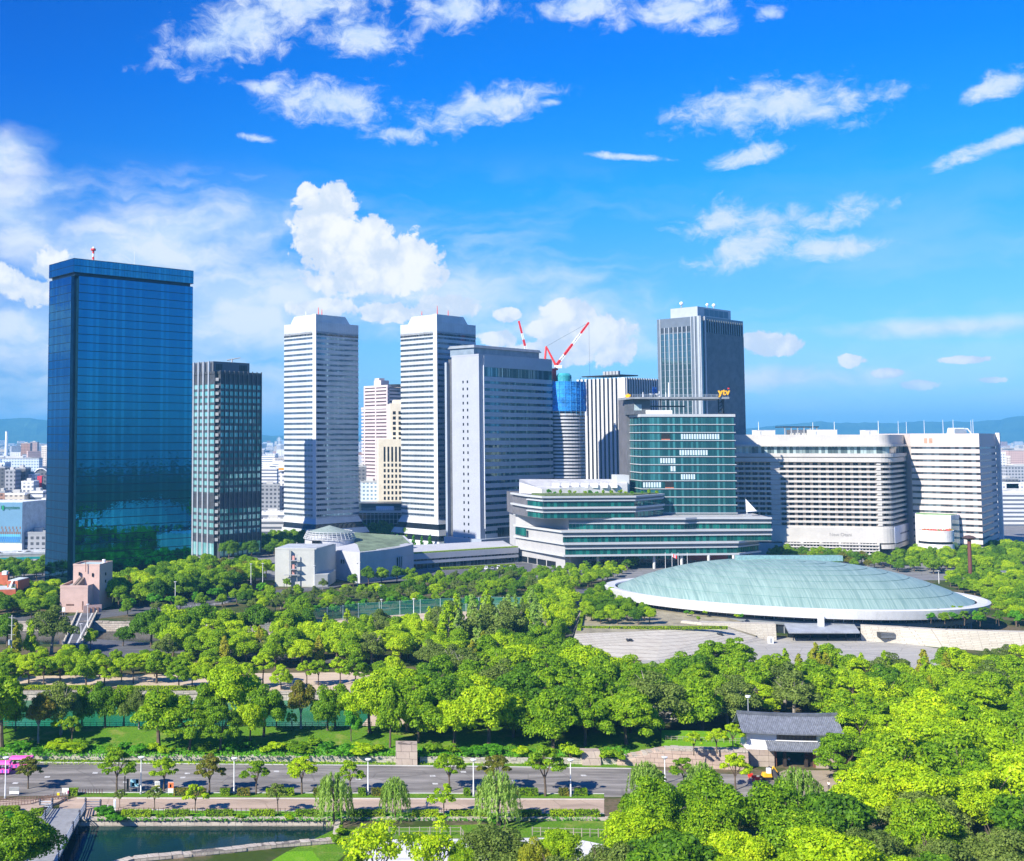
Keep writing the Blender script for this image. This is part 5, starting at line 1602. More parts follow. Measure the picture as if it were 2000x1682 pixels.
sheet('park_street', P_([(125, 1275), (180, 1248), (330, 1258), (700, 1290), (700, 1300), (330, 1275), (200, 1290)]), 0.02, ASPH2)
sheet('tower_street', P_([(430, 1130), (560, 1085), (640, 1078), (800, 1065), (830, 1050), (500, 1060), (430, 1092)]), 0.02, CITYG)
sheet('gate_forecourt', P_([(1500, 1520), (1530, 1505), (1640, 1505), (1690, 1545), (1660, 1556), (1560, 1556)]), 0.026, asphalt('forecourt_paving', (0.34, 0.28, 0.22), 0.15))

# faded road paint
PAINT = mat('faded_road_paint', (0.5, 0.5, 0.49), 0.8, var=0.25, scale=1.5)
mk = MB()
for px, py in ((92, 1518), (186, 1510), (246, 1528), (366, 1511), (357, 1519), (540, 1507), (700, 1522), (845, 1516), (850, 1531), (905, 1508), (1005, 1525), (1140, 1515), (1350, 1540), (30, 1530)):
    x, y = G(px, py)
    mk.face([(x - 0.55, y - 0.5, 0.035), (x + 0.55, y - 0.5, 0.035), (x + 0.55, y + 0.5, 0.035), (x - 0.55, y + 0.5, 0.035)])
struct(mk.build('road_markings', PAINT))

kb = MB()
for pts in ([(150, 1559.5), (1180, 1562)], [(150, 1548.6), (1180, 1551)], [(262, 1582), (700, 1586), (1180, 1590)], [(-60, 1488), (420, 1493), (900, 1497), (1250, 1502)]):
    band(kb, P_(pts), 0, 0.14, -0.12, 0.12, closed=False)
struct(kb.build('kerb', CONC))

# ------------------------------------------------------------------ stone walls
STONE = stonewall('moat_stone', (0.50, 0.45, 0.38), (0.40, 0.34, 0.29), (0.10, 0.09, 0.08), 1.5, 0.75)
STONEP = stonewall('pale_castle_stone', (0.49, 0.465, 0.4), (0.42, 0.385, 0.325), (0.24, 0.21, 0.18), 1.5, 0.55, big=0.08)
STONER = stonewall('rosy_stone', (0.46, 0.36, 0.29), (0.38, 0.29, 0.24), (0.14, 0.1, 0.09), 1.7, 0.95)
STONEB = stonewall('big_block_stone', (0.44, 0.37, 0.31), (0.36, 0.29, 0.25), (0.1, 0.08, 0.07), 2.6, 1.5)

def wall_run(label, pts, z0, z1, th, m, batter=0.0, cat='stone wall', name='stone_wall', caps=True):
    """pts left to right as seen from the camera; th deep behind its face"""
    t = thing(name, label, cat, (*pts[0], 0))
    n = len(pts)
    zz = z1 if isinstance(z1, (list, tuple)) else [z1] * n
    f0 = ofs(pts, batter, False); bk = ofs(pts, -th, False)
    b = MB()
    for i in range(n - 1):
        b.face([(*f0[i], z0), (*f0[i + 1], z0), (*pts[i + 1], zz[i + 1]), (*pts[i], zz[i])])
        b.face([(*pts[i], zz[i]), (*pts[i + 1], zz[i + 1]), (*bk[i + 1], zz[i + 1]), (*bk[i], zz[i])])
        b.face([(*bk[i + 1], z0), (*bk[i], z0), (*bk[i], zz[i]), (*bk[i + 1], zz[i + 1])])
    b.face([(*f0[0], z0), (*pts[0], zz[0]), (*bk[0], zz[0]), (*bk[0], z0)])
    b.face([(*f0[-1], z0), (*bk[-1], z0), (*bk[-1], zz[-1]), (*pts[-1], zz[-1])])
    b.build('wall', m, t)
    if caps:
        c = MB()
        L = 0
        for i in range(n - 1):
            p, q = Vector(pts[i]), Vector(pts[i + 1])
            e = (q - p); LL = e.length; e.normalize(); nn = Vector((e.y, -e.x))
            s = 0.0
            while s < LL - 0.3:
                w = min(R.uniform(1.0, 2.6), LL - s)
                a, d = p + e * (s + 0.03), p + e * (s + w - 0.03)
                zt = zz[i] + (zz[i + 1] - zz[i]) * (s / LL)
                h = R.uniform(0.14, 0.3)
                f = R.uniform(0.0, 0.16)
                c.prism([tuple(a + nn * f), tuple(d + nn * f), tuple(d - nn * (th * 0.9)), tuple(a - nn * (th * 0.9))], zt - 0.25, zt + h)
                s += w
        c.build('cap_stones', STONE if m is not STONEP else STONEP, t)
    return t
wall_run('stone moat wall below the clipped hedges, facing the dark water', [(-140, 211.4), (-47, 211.4), (-36, 211.4), (5.4, 211.4), (58, 211.3)], WZ - 1, 0.15, 1.2, STONE, 0.35)
wall_run('short stone wall closing the right end of the dark moat', [G(664, 1606), G(657, 1646)][::-1], WZ - 1, 0.2, 0.9, STONE, 0.0)
wall_run('near moat wall of large pale coping blocks at the bottom edge', [G(656, 1648), G(540, 1657), G(400, 1672), G(262, 1685), G(60, 1745)][::-1], WZ - 1, 0.4, 1.6, STONER, 0.0)
wall_run('low rough stone wall along the far side of the green moat', [(-190, 313.2), (17, 313.2)], -2.2, 0.5, 1.0, STONE, 0.3)
wall_run('low pale retaining wall behind the parking road verge', [G(-60, 1482), G(420, 1487), G(780, 1489.5)], 0, 1.0, 0.8, STONEP, 0.05)
wall_run('low pale retaining wall right of the big stone block', [G(820, 1490), G(1215, 1493.5)], 0, 1.0, 0.8, STONEP, 0.05)
wall_run('upright block of huge stones standing in the roadside wall', [G(773, 1494), G(815, 1495)], 0, 4.3, 3.0, STONEB, 0.25, caps=False)
wall_run('rosy stone wall running up to the old gate', [G(1205, 1494), G(1300, 1497), G(1462, 1504), G(1465, 1499)][:3], 0, [1.2, 3.6, 3.8], 2.5, STONER, 0.4)
wall_run('dark heap of boulders at the left start of the gate wall', [G(1136, 1493), G(1172, 1493)], 0, 2.9, 1.8, STONEB, 0.9, caps=False)
# river banks
wall_run('stone river bank beyond the road bridge', [(-260, 436.2), (-40, 431.2), (60, 425.2)], WZ - 1, 0.4, 1.0, STONE, 0.8)

# bank between the parking road and the green moat
bm = MB()
nx = 60
xs = [-150 + 230 * i / nx for i in range(nx + 1)]
prof = [(0.9, 0.95), (4, 1.4), (8, 2.0), (13, 2.5), (17, 2.7), (19, 2.6), (19.3, -3.0)]
for i in range(nx):
    for j in range(len(prof) - 1):
        q = []
        for (xx, (y, z)) in ((xs[i], prof[j]), (xs[i + 1], prof[j]), (xs[i + 1], prof[j + 1]), (xs[i], prof[j + 1])):
            b0 = 251.2 - 0.0315 * (xx + 75)
            q.append((xx, b0 + y * (269.2 - b0) / 19.3, z + 0.25 * math.sin(xx * 0.21 + y) * (1 if 2 < y < 18 else 0)))
        bm.face(q)
bank = struct(bm.build('grass_bank', GRASS, smooth=False))

lt = MB(); lt.prism([G(1292, 1454, 3.4), G(1466, 1460, 3.4), G(1466, 1430, 3.4), G(1292, 1426, 3.4)], 0, 3.4); struct(lt.build('lawn_terrace', GRASSB))
# ------------------------------------------------------------------ arena hall
def arena():
    cx, cy = 186.5, 447.0
    A, B, rot = 69.5, 46.0, math.radians(-19.8)
    t = thing('copper_roofed_arena', 'big oval arena with a shallow green copper roof and white rim', 'arena', (cx, cy, 0))
    cr, sr = math.cos(rot), math.sin(rot)
    def E(f, a):
        x, y = A * f * math.cos(a), B * f * math.sin(a)
        return (cx + x * cr - y * sr, cy + x * sr + y * cr)
    n = 144
    def ring(f0, z0, f1, z1, mb, flip=False):
        for j in range(n):
            a, b = 2 * math.pi * j / n, 2 * math.pi * (j + 1) / n
            q = [(*E(f0, a), z0), (*E(f0, b), z0), (*E(f1, b), z1), (*E(f1, a), z1)]
            mb.face(q)
    m = MB(); ring(0.90, 0, 0.90, 7.0, m); m.build('glazed_wall', DARKWIN, t)
    m = MB()
    for j in range(120):
        a = 2 * math.pi * j / 120
        p = E(0.905, a)
        m.box(p[0] - 0.12, p[0] + 0.12, p[1] - 0.12, p[1] + 0.12, 0, 7.0)
    m.build('wall_mullions', GREYP, t)
    m = MB(); ring(0.90, 4.6, 0.925, 4.6, m); ring(0.925, 4.6, 0.925, 5.0, m); ring(0.925, 3.2, 0.925, 5.0, m); m.build('wall_band', SPD, t)
    RIM = mat('rim_white', (0.58, 0.59, 0.6), 0.55, var=0.05, streak=0.2)
    m = MB(); ring(0.88, 6.5, 0.985, 6.4, m); ring(0.985, 6.4, 1.0, 9.6, m); ring(1.0, 9.6, 0.985, 9.9, m); ring(0.985, 9.9, 0.94, 9.7, m); ring(0.94, 9.7, 0.935, 9.2, m)
    m.build('rim', RIM, t)
    # copper roof: nine stepped rings
    mm, k, o = newmat('green_copper')
    co = objco(k)
    rotd = k.n('ShaderNodeVectorRotate', rotation_type='Z_AXIS'); k.put(rotd.inputs['Vector'], co); rotd.inputs['Angle'].default_value = -math.radians(-8)
    rv = rotd.outputs[0]
    s1 = k.noise(k.vm('MULTIPLY', rv, (0.55, 0.045, 0)), 1.0, 6, 0.65)
    s2 = k.noise(k.vm('MULTIPLY', rv, (2.2, 0.09, 0)), 1.0, 4, 0.6)
    pan = k.n('ShaderNodeTexBrick'); k.put(pan.inputs['Vector'], k.vm('MULTIPLY', rv, (0.0, 0, 0)))
    c = k.mix(k.ss(s1, 0.32, 0.68), (0.195, 0.305, 0.275), (0.295, 0.425, 0.38))
    c = k.mix(k.ss(s2, 0.45, 0.72, 0.0, 0.55), c, (0.39, 0.52, 0.465))
    c = k.mix(k.ss(s2, 0.5, 0.25, 0.0, 0.45), c, (0.085, 0.2, 0.21))
    sx = k.n('ShaderNodeSeparateXYZ'); k.put(sx.inputs[0], rv)
    seam = k.m('FRACT', k.m('MULTIPLY', sx.outputs[0], 1.0))
    c = k.mix(k.ss(k.m('ABSOLUTE', k.m('SUBTRACT', seam, 0.5)), 0.40, 0.5, 0.0, 0.32), c, (0.09, 0.19, 0.21))
    bsdf(k, o, c, 0.5, 0.15, 0.4)
    RINGS = 9
    def zr(f): return 9.35 + 12.6 * (1 - (f / 0.925) ** 2.5)
    edge = mat('copper_edge', (0.12, 0.23, 0.225), 0.6)
    for i in range(RINGS):
        f0 = 0.925 * (1 - i / RINGS); f1 = 0.925 * (1 - (i + 1) / RINGS)
        m = MB()
        sub = 3
        for q in range(sub):
            g0, g1 = f0 + (f1 - f0) * q / sub, f0 + (f1 - f0) * (q + 1) / sub
            ring(g0, zr(g0) - 0.0, g1 if g1 > 0.002 else 0.002, zr(g1) - (0.0 if q < sub - 1 else 0.14), m)
        m.build('roof_ring', mm, t, smooth=False)
        m = MB(); ring(f0, zr(f0) - 0.2, f0 + 0.0005, zr(f0) + 0.02, m); m.build('roof_step', edge, t)
    # low crest on the far side of the roof
    m = MB()
    y = 452
    m.box(X(1440, y, 23), X(1646, y, 23), y, y + 2.5, 21.0, ZY(1085.5, y)); m.build('crest', mat('copper_crest', (0.22, 0.38, 0.39), 0.5, 0.1, var=0.15, scale=1.2), t)
    # entrance canopy, pier, doors
    Y = 394.0
    m = MB(); m.prism([PX(1541, Y - 3), PX(1680, Y - 3), PX(1668, Y + 9), PX(1532, Y + 9)], [3.1, 3.1, 4.0, 4.0], [3.6, 3.6, 4.6, 4.6]); m.build('entrance_canopy', mat('canopy_grey', (0.36, 0.39, 0.43), 0.4, 0.2), t)
    m = MB(); m.box(X(1543, Y + 6), X(1678, Y + 6), Y + 6, Y + 8, 0, 3.2); m.build('entrance_glazing', DARKWIN, t)
    for px in (1552, 1585, 1620, 1655, 1674):
        m = MB(); x = X(px, Y); m.tube((x, Y + 1, 0), (x, Y + 1, 3.3), 0.18, 0.18, 6); m.build('canopy_post', DARKP, t)
    m = MB(); x = X(1602, Y + 6); m.box(x - 0.7, x + 0.7, Y + 4, Y + 6.2, 3.8, 8.5); m.build('entrance_pier', RIM, t)
    return E
ARENA_E = arena()

wall_run('pale castle stone wall right of the arena entrance', [PX(1682, 395), PX(1760, 390), PX(1840, 382), PX(2090, 366)], 0, [5.1, 5.3, 5.8, 7.4], 3.0, STONEP, 0.6, caps=False)
wall_run('pale castle stone wall left of the arena entrance', [PX(1330, 404), PX(1370, 400), PX(1516, 396)], 0, [5.2, 5.4, 5.5], 3.0, STONEP, 0.6, caps=False)
def bastion():
    t = thing('stone_bastion', 'broad sunlit sloping stone bastion with a clipped hedge along its top', 'stone wall', (*G(1125, 1262), 0))
    tp = [G(1124, 1238, 5.2), G(1300, 1232, 4.4), G(1415, 1226, 4.2), G(1475, 1243, 1.6)]
    bt = [G(1108, 1285), G(1280, 1290), G(1440, 1262), G(1500, 1250)]
    tz = [5.2, 4.6, 4.4, 1.4]
    m = MB()
    for i in range(3):
        m.face([(*bt[i], 0), (*bt[i + 1], 0), (*tp[i + 1], tz[i + 1]), (*tp[i], tz[i])])
    bk = [G(1140, 1180, 5.2), G(1300, 1190, 4.6), G(1420, 1205, 4.4), G(1500, 1225, 1.4)]
    m.face([(*bt[0], 0), (*tp[0], 5.2), (*bk[0], 5.2), (*G(1130, 1190), 0)])
    m.build('wall', STONEP, t)
    g = MB()
    for i in range(3):
        g.face([(*tp[i], tz[i]), (*tp[i + 1], tz[i + 1]), (*bk[i + 1], tz[i + 1]), (*bk[i], tz[i])])
    g.build('terrace', SAND if False else mat('terrace_soil', (0.28, 0.25, 0.17), 0.9, var=0.2), t)
    for j, f in enumerate((0.35, 0.63, 0.93)):
        q = lerp2(tp[0], tp[2], f); z = 3.0
        qq = lerp2(q, lerp2(bt[0], bt[2], f), 0.42)
        for d in (-0.55, 0.55):
            w = MB(); w.box(qq[0] + d - 0.35, qq[0] + d + 0.35, qq[1] - 0.9, qq[1] + 0.8, 2.2, 3.4); w.build('drain_mouth', DARKP, t)
    return tp, bk
BAST = bastion()
# small openings in the entrance walls
op = thing('wall_grille', 'dark horizontal grille opening in the right castle stone wall', 'grille', (X(1731, 391), 391, 2.6))
m = MB(); m.box(X(1718, 391), X(1745, 391), 389.9, 392.8, 1.7, 3.4); m.build('opening', DARKP, op)
m = MB()
for j in range(4): m.box(X(1718, 391), X(1745, 391), 389.7, 389.88, 1.85 + j * 0.42, 1.95 + j * 0.42)
m.build('bars', GREYP, op)
op = thing('white_kiosk', 'small white kiosk box at the foot of the left castle wall', 'kiosk', (*PX(1507, 389), 0))
m = MB(); m.box(X(1503, 389), X(1511, 389), 389, 390.5, 0, 2.1); m.build('body', WHITE, op)
m = MB(); m.box(X(1504, 389), X(1508, 389), 388.9, 388.97, 0.3, 1.8); m.build('door', GREYP, op)

# ------------------------------------------------------------------ old gate
def gate():
    gx, gy = G(1540, 1508)
    Y = gy
    ang = math.radians(-6)
    # local frame: u along the facade to the right, v away from the camera
    U = Vector((math.cos(ang), math.sin(ang))); V = Vector((-math.sin(ang), math.cos(ang)))
    o = Vector(G(1462, 1500)) + V * 1.0
    t = thing('castle_gate', 'old castle gatehouse with grey tiled roof and white plaster walls', 'gatehouse', (o.x, o.y, 0))
    def pt(u, v): q = o + U * u + V * v; return (q.x, q.y)
    def bx(mb, u0, u1, v0, v1, z0, z1, mi=0): mb.prism([pt(u0, v0), pt(u1, v0), pt(u1, v1), pt(u0, v1)], z0, z1, mi)
    PL = mat('white_plaster', (0.8, 0.8, 0.81), 0.8, var=0.03)
    WD = mat('dark_timber', (0.035, 0.025, 0.022), 0.7, var=0.2, scale=2)
    WR = mat('red_brown_timber', (0.16, 0.07, 0.045), 0.7, var=0.2, scale=2)
    TL = mat('grey_tile', (0.15, 0.165, 0.2), 0.55, var=0.2, scale=1.2)
    D = 7.0
    W = 22.0
    zs, ze = 4.3, 9.2
    m = MB(); bx(m, 0, 6.8, 0.3, D, 0, zs); m.build('stone_base', STONEB, t)
    m = MB(); bx(m, W - 5, W, 0.3, D, 0, zs); m.build('stone_base', STONEB, t)
    m = MB(); bx(m, 0.2, W - 0.2, 0.8, D - 0.5, zs + 0.6, ze); bx(m, 0.2, 6.4, 0.5, D - 0.5, zs, zs + 0.62); bx(m, W - 4.8, W - 0.2, 0.5, D - 0.5, zs, zs + 0.62); m.build('upper_wall', PL, t)
    # barred window band
    m = MB(); bx(m, 7.6, 17.2, 0.72, 0.79, 6.9, 8.7); m.build('window', DARKWIN, t)
    for i in range(30):
        m = MB(); u = 7.7 + i * 0.325; bx(m, u, u + 0.12, 0.55, 0.71, 6.9, 8.7); m.build('window_bar', mat('bar_timber', (0.28, 0.22, 0.18), 0.7), t)
    m = MB(); bx(m, 7.3, 17.5, 0.45, 0.8, 6.6, 6.88); m.build('window_sill', PL, t)
    # gate passage: posts, lintel, doors
    for u in (6.8, 9.2, 14.4, 16.5):
        m = MB(); bx(m, u, u + 0.7, 0.8, 1.6, 0, 4.4); m.build('gate_post', WD if u not in (6.8, 16.5) else WR, t)
    m = MB(); bx(m, 6.6, W - 4.8, 0.9, 1.5, 3.8, 4.5); m.build('lintel', WD, t)
    m = MB(); bx(m, 6.8, 7.1, 1.6, D - 0.5, 0, 4.3); bx(m, W - 5.2, W - 5.0, 1.6, D - 0.5, 0, 4.3); m.build('passage_wall', WD, t)
    m = MB(); bx(m, 14.9, 16.9, 1.7, 2.0, 0, 3.9); m.build('side_door', WD, t)
    m = MB(); bx(m, 7.3, 7.6, 1.7, 4.4, 0, 3.9); m.build('door_leaf', WR, t)
    m = MB(); bx(m, 6.6, W - 4.8, 1.6, D - 0.5, 4.3, 4.6); m.build('passage_ceiling', WD, t)
    # roofs
    def tiled(name, u0, u1, ve, vr, z_e, z_r, both=True, sag=0.35, seg=14):
        mb = MB()
        for i in range(seg):
            a, b = i / seg, (i + 1) / seg
            def cz(f): return sag * (2 * f - 1) ** 2
            ua, ub = u0 + (u1 - u0) * a, u0 + (u1 - u0) * b
            rows = 5
            for (e, s) in ((ve, 1), (2 * vr - ve, -1)) if both else ((ve, 1),):
                for j in range(rows):
                    f0, f1 = j / rows, (j + 1) / rows
                    g = lambda f: f ** 1.25
                    q = [(*pt(ua, e + (vr - e) * f0), z_e + (z_r - z_e) * g(f0) + cz(a)), (*pt(ub, e + (vr - e) * f0), z_e + (z_r - z_e) * g(f0) + cz(b)),
                         (*pt(ub, e + (vr - e) * f1), z_e + (z_r - z_e) * g(f1) + cz(b)), (*pt(ua, e + (vr - e) * f1), z_e + (z_r - z_e) * g(f1) + cz(a))]
                    mb.face(q if s > 0 else q[::-1])
            # underside and eave edge
            mb.face([(*pt(ua, ve), z_e - 0.25 + cz(a)), (*pt(ub, ve), z_e - 0.25 + cz(b)), (*pt(ub, ve), z_e + cz(b)), (*pt(ua, ve), z_e + cz(a))])
            mb.face([(*pt(ub, ve), z_e - 0.25 + cz(b)), (*pt(ua, ve), z_e - 0.25 + cz(a)), (*pt(ua, vr), z_e + 0.1), (*pt(ub, vr), z_e + 0.1)])
        # rows of round cover tiles running down the slope
        n = int((u1 - u0) / 0.46)
        for i in range(n + 1):
            u = u0 + (u1 - u0) * i / n
            f = i / n
            c = sag * (2 * f - 1) ** 2
            for (e, s) in ((ve, 1), (2 * vr - ve, -1)) if both else ((ve, 1),):
                rows = 5
                for j in range(rows):
                    f0, f1 = j / rows, (j + 1) / rows
                    mb.tube((*pt(u, e + (vr - e) * f0), z_e + (z_r - z_e) * f0 ** 1.25 + c + 0.03), (*pt(u, e + (vr - e) * f1), z_e + (z_r - z_e) * f1 ** 1.25 + c + 0.03), 0.13, 0.13, 5, cap=(j == 0))
        return mb
    mr = tiled('roof', -1.3, W + 1.3, -1.3, D / 2, ze - 0.3, ze + 3.3)
    rf = mr.build('roof', TL, t)
    m = MB()
    seg = 14
    for i in range(seg):
        a, b = i / seg, (i + 1) / seg
        ua, ub = -1.4 + (W + 2.8) * a, -1.4 + (W + 2.8) * b
        ca, cb_ = 0.35 * (2 * a - 1) ** 2, 0.35 * (2 * b - 1) ** 2
        m.prism([pt(ua, D / 2 - 0.35), pt(ub, D / 2 - 0.35), pt(ub, D / 2 + 0.35), pt(ua, D / 2 + 0.35)], [ze + 3.2 + ca, ze + 3.2 + cb_] * 1 + [ze + 3.2 + cb_, ze + 3.2 + ca], [ze + 3.9 + ca, ze + 3.9 + cb_, ze + 3.9 + cb_, ze + 3.9 + ca])
    m.build('ridge', mat('ridge_tile', (0.1, 0.11, 0.13), 0.55, var=0.2), rf)
    m = MB(); m.face([(*pt(0.2, 0.8), ze - 0.3), (*pt(0.2, D - 0.5), ze - 0.3), (*pt(0.2, D / 2), ze + 3.0)][::-1]); m.face([(*pt(W - 0.2, 0.8), ze - 0.3), (*pt(W - 0.2, D - 0.5), ze - 0.3), (*pt(W - 0.2, D / 2), ze + 3.0)]); m.build('gable', PL, t)
    m = tiled('pent', 4.9, W - 4.2, -1.6, 0.8, 4.75, 6.5, both=False, sag=0.05)
    m.build('pent_roof', TL, t)
    # vent on the roof ridge
    l = thing('lantern_lamp', 'small white lamp head showing above the gate roof ridge', 'street lamp', (*pt(3.4, D + 4), 0))
    b = MB(); q = pt(3.4, D + 4); ze = 6.9; b.tube((*q, 0), (*q, ze + 5.2), 0.1); b.build('pole', GREYP, l)
    b = MB(); b.tube((*q, ze + 5.2), (*q, ze + 5.6), 0.5, 0.6, 10); b.build('lamp_head', WHITE, l)
    t.scale = (0.84, 0.84, 0.82)
    return t, lambda u, v: (o.x + (pt(u, v)[0] - o.x) * 0.84, o.y + (pt(u, v)[1] - o.y) * 0.84)
GATE, GPT = gate()

# ------------------------------------------------------------------ bridges
def near_bridge():
    a, b = G(118, 1700), G(118, 1700)
    t = thing('wooden_footbridge', 'grey plank footbridge with dark capped posts crossing the near moat', 'bridge', (*G(135, 1640), 0))
    # deck rises gently from the camera side to the far bank
    fx0, fx1 = G(102, 1582), G(167, 1582)
    nx0, nx1 = (fx0[0] + 2.0, 168), (fx1[0] + 2.0, 168)
    m = MB()
    N = 10
    for i in range(N):
        f0, f1 = i / N, (i + 1) / N
        z0, z1 = 0.25 + 0.9 * math.sin(math.pi * f0), 0.25 + 0.9 * math.sin(math.pi * f1)
        p = [lerp2(nx0, fx0, f0), lerp2(nx1, fx1, f0), lerp2(nx1, fx1, f1), lerp2(nx0, fx0, f1)]
        m.prism(p, [z0 - 0.45, z0 - 0.45, z1 - 0.45, z1 - 0.45], [z0, z0, z1, z1])
    m.build('deck', mat('weathered_plank', (0.27, 0.275, 0.28), 0.75, var=0.1, scale=0.8, streak=0.2), t)
    PO = mat('dark_post', (0.045, 0.05, 0.075), 0.6, var=0.15)
    RA = mat('blue_grey_rail', (0.3, 0.34, 0.4), 0.6, var=0.1)
    for (n_, f_) in ((nx0, fx0), (nx1, fx1)):
        last = None
        for i in range(8):
            f = i / 7
            q = lerp2(n_, f_, f); z = 0.25 + 0.9 * math.sin(math.pi * f)
            h = 1.35 if i < 7 else 1.7
            m = MB(); m.tube((*q, z - 0.5), (*q, z + h), 0.2, 0.2, 8); m.tube((*q, z + h), (*q, z + h + 0.3), 0.26, 0.12, 8); m.build('rail_post', PO, t)
            if last:
                for hh, r in ((1.15, 0.11), (0.7, 0.08), (0.35, 0.08)):
                    m = MB(); m.tube((*last[0], last[1] + hh), (*q, z + hh), r, r, 6); m.build('rail', RA, t)
            last = (q, z)
        # flared wing rail on the far bank
        s = -1 if n_ is nx0 else 1
        q = f_
        e = (f_[0] + s * 2.6, f_[1] + 1.2)
        m = MB(); m.tube((*e, -0.2), (*e, 1.3), 0.2, 0.2, 8); m.tube((*e, 1.3), (*e, 1.6), 0.26, 0.12, 8); m.build('rail_post', PO, t)
        for hh in (1.25, 0.8, 0.4):
            m = MB(); m.tube((*q, 0.25 + hh), (*e, hh - 0.1), 0.09, 0.09, 6); m.build('rail', RA, t)
    m = MB()
    for f in (0.2, 0.5, 0.8):
        for n_, f_ in ((nx0, fx0), (nx1, fx1)):
            q = lerp2(n_, f_, f); m.tube((*q, WZ - 1), (*q, 0.5), 0.25, 0.25, 8)
        q0, q1 = lerp2(nx0, fx0, f), lerp2(nx1, fx1, f); m.tube((*q0, -0.1), (*q1, -0.1), 0.2, 0.2, 6)
    m.build('pier_frame', PO, t)
near_bridge()

def road_bridge():
    t = thing('road_bridge', 'grey asphalt road bridge with stone parapets over the river', 'bridge', (*G(160, 1225), 0))
    n0, n1 = G(122, 1262), G(160, 1262)
    f0, f1 = G(150, 1200), G(190, 1200)
    m = MB(); m.prism([n0, n1, f1, f0], -0.9, 0.5); m.build('deck', ASPH2, t)
    for (a, b, s) in ((n0, f0, 1), (n1, f1, -1)):
        e = (Vector(b) - Vector(a)).normalized(); nn = Vector((e.y, -e.x)) * s
        m = MB(); m.prism([a, tuple(Vector(a) + nn * 0.5), tuple(Vector(b) + nn * 0.5), b] if s > 0 else [tuple(Vector(a) + nn * 0.5), a, b, tuple(Vector(b) + nn * 0.5)], 0.5, 1.25); m.build('parapet', mat('parapet_stone', (0.5, 0.45, 0.36), 0.8, var=0.08), t)
        for i in range(12):
            q = Vector(lerp2(a, b, i / 11)) + nn * 0.25
            p = MB(); p.box(q.x - 0.22, q.x + 0.22, q.y - 0.22, q.y + 0.22, 0.5, 1.6); p.build('parapet_post', mat('parapet_stone', (0.5, 0.45, 0.36)), t)
        m = MB(); q0, q1 = Vector(a) + nn * 2.2, Vector(b) + nn * 2.2
        m.prism([tuple(Vector(a) + nn * 1.6), tuple(q0), tuple(q1), tuple(Vector(b) + nn * 1.6)] if s > 0 else [tuple(q0), tuple(Vector(a) + nn * 1.6), tuple(Vector(b) + nn * 1.6), tuple(q1)], 0.5, 0.56); m.build('kerb', CONC, t)
    for f in (0.3, 0.7):
        q0, q1 = lerp2(n0, f0, f), lerp2(n1, f1, f)
        m = MB(); m.prism([q0, q1, (q1[0] + 0.3, q1[1] + 1.6), (q0[0] + 0.3, q0[1] + 1.6)], WZ - 1, -0.9); m.build('pier', CONC, t)
road_bridge()
# ================================================================== TREES, HEDGES, SHRUBS
def leaf_mat(name, lo, mid, hi, trans=0.42):
    m, k, o = newmat(name)
    g = k.n('ShaderNodeNewGeometry')
    oi = k.n('ShaderNodeObjectInfo')
    n = k.noise(k.n('ShaderNodeTexCoord').outputs['Object'], 0.75, 3, 0.6)
    f = k.m('ADD', k.m('MULTIPLY', g.outputs['Random Per Island'], 0.55), k.m('ADD', k.m('MULTIPLY', k.m('SUBTRACT', n, 0.5), 1.5), k.m('MULTIPLY', k.m('SUBTRACT', oi.outputs['Random'], 0.5), 0.35)))
    c = k.ramp(k.m('ADD', f, 0.22), [(0.0, lo), (0.5, mid), (1.0, hi)])
    b = k.n('ShaderNodeBsdfPrincipled')
    k.put(b.inputs['Base Color'], c)
    b.inputs['Roughness'].default_value = 0.55
    b.inputs['Specular IOR Level'].default_value = 0.25
    t = k.n('ShaderNodeBsdfTranslucent')
    k.put(t.inputs[0], k.mix(1.0, c, (1.25, 1.15, 0.5), 'MULTIPLY'))
    mx = k.n('ShaderNodeMixShader')
    mx.inputs[0].default_value = trans
    k.t.links.new(b.outputs[0], mx.inputs[1]); k.t.links.new(t.outputs[0], mx.inputs[2])
    k.t.links.new(mx.outputs[0], o.inputs[0])
    return m
LEAF = {
    'mid': leaf_mat('leaf_mid_green', (0.08, 0.2, 0.004), (0.205, 0.385, 0.005), (0.39, 0.54, 0.007)),
    'dark': leaf_mat('leaf_dark_green', (0.04, 0.125, 0.006), (0.11, 0.26, 0.007), (0.24, 0.42, 0.009)),
    'bright': leaf_mat('leaf_yellow_green', (0.18, 0.34, 0.003), (0.36, 0.55, 0.004), (0.58, 0.7, 0.006)),
    'gold': leaf_mat('leaf_golden_green', (0.2, 0.26, 0.012), (0.36, 0.4, 0.018), (0.5, 0.48, 0.04)),
    'olive': leaf_mat('leaf_grey_olive', (0.085, 0.15, 0.022), (0.17, 0.25, 0.04), (0.28, 0.37, 0.07)),
    'vivid': leaf_mat('leaf_vivid_green', (0.05, 0.2, 0.008), (0.1, 0.36, 0.01), (0.19, 0.47, 0.02)),
    'willow': leaf_mat('leaf_willow', (0.15, 0.29, 0.03), (0.28, 0.45, 0.07), (0.44, 0.6, 0.15)),
    'rust': leaf_mat('leaf_bronze_green', (0.09, 0.13, 0.012), (0.2, 0.23, 0.018), (0.36, 0.26, 0.04)),
}
BARK = mat('bark_brown', (0.115, 0.085, 0.06), 0.9, var=0.25, scale=1.0)
BARKG = mat('bark_grey', (0.25, 0.225, 0.195), 0.9, var=0.25, scale=1.0)

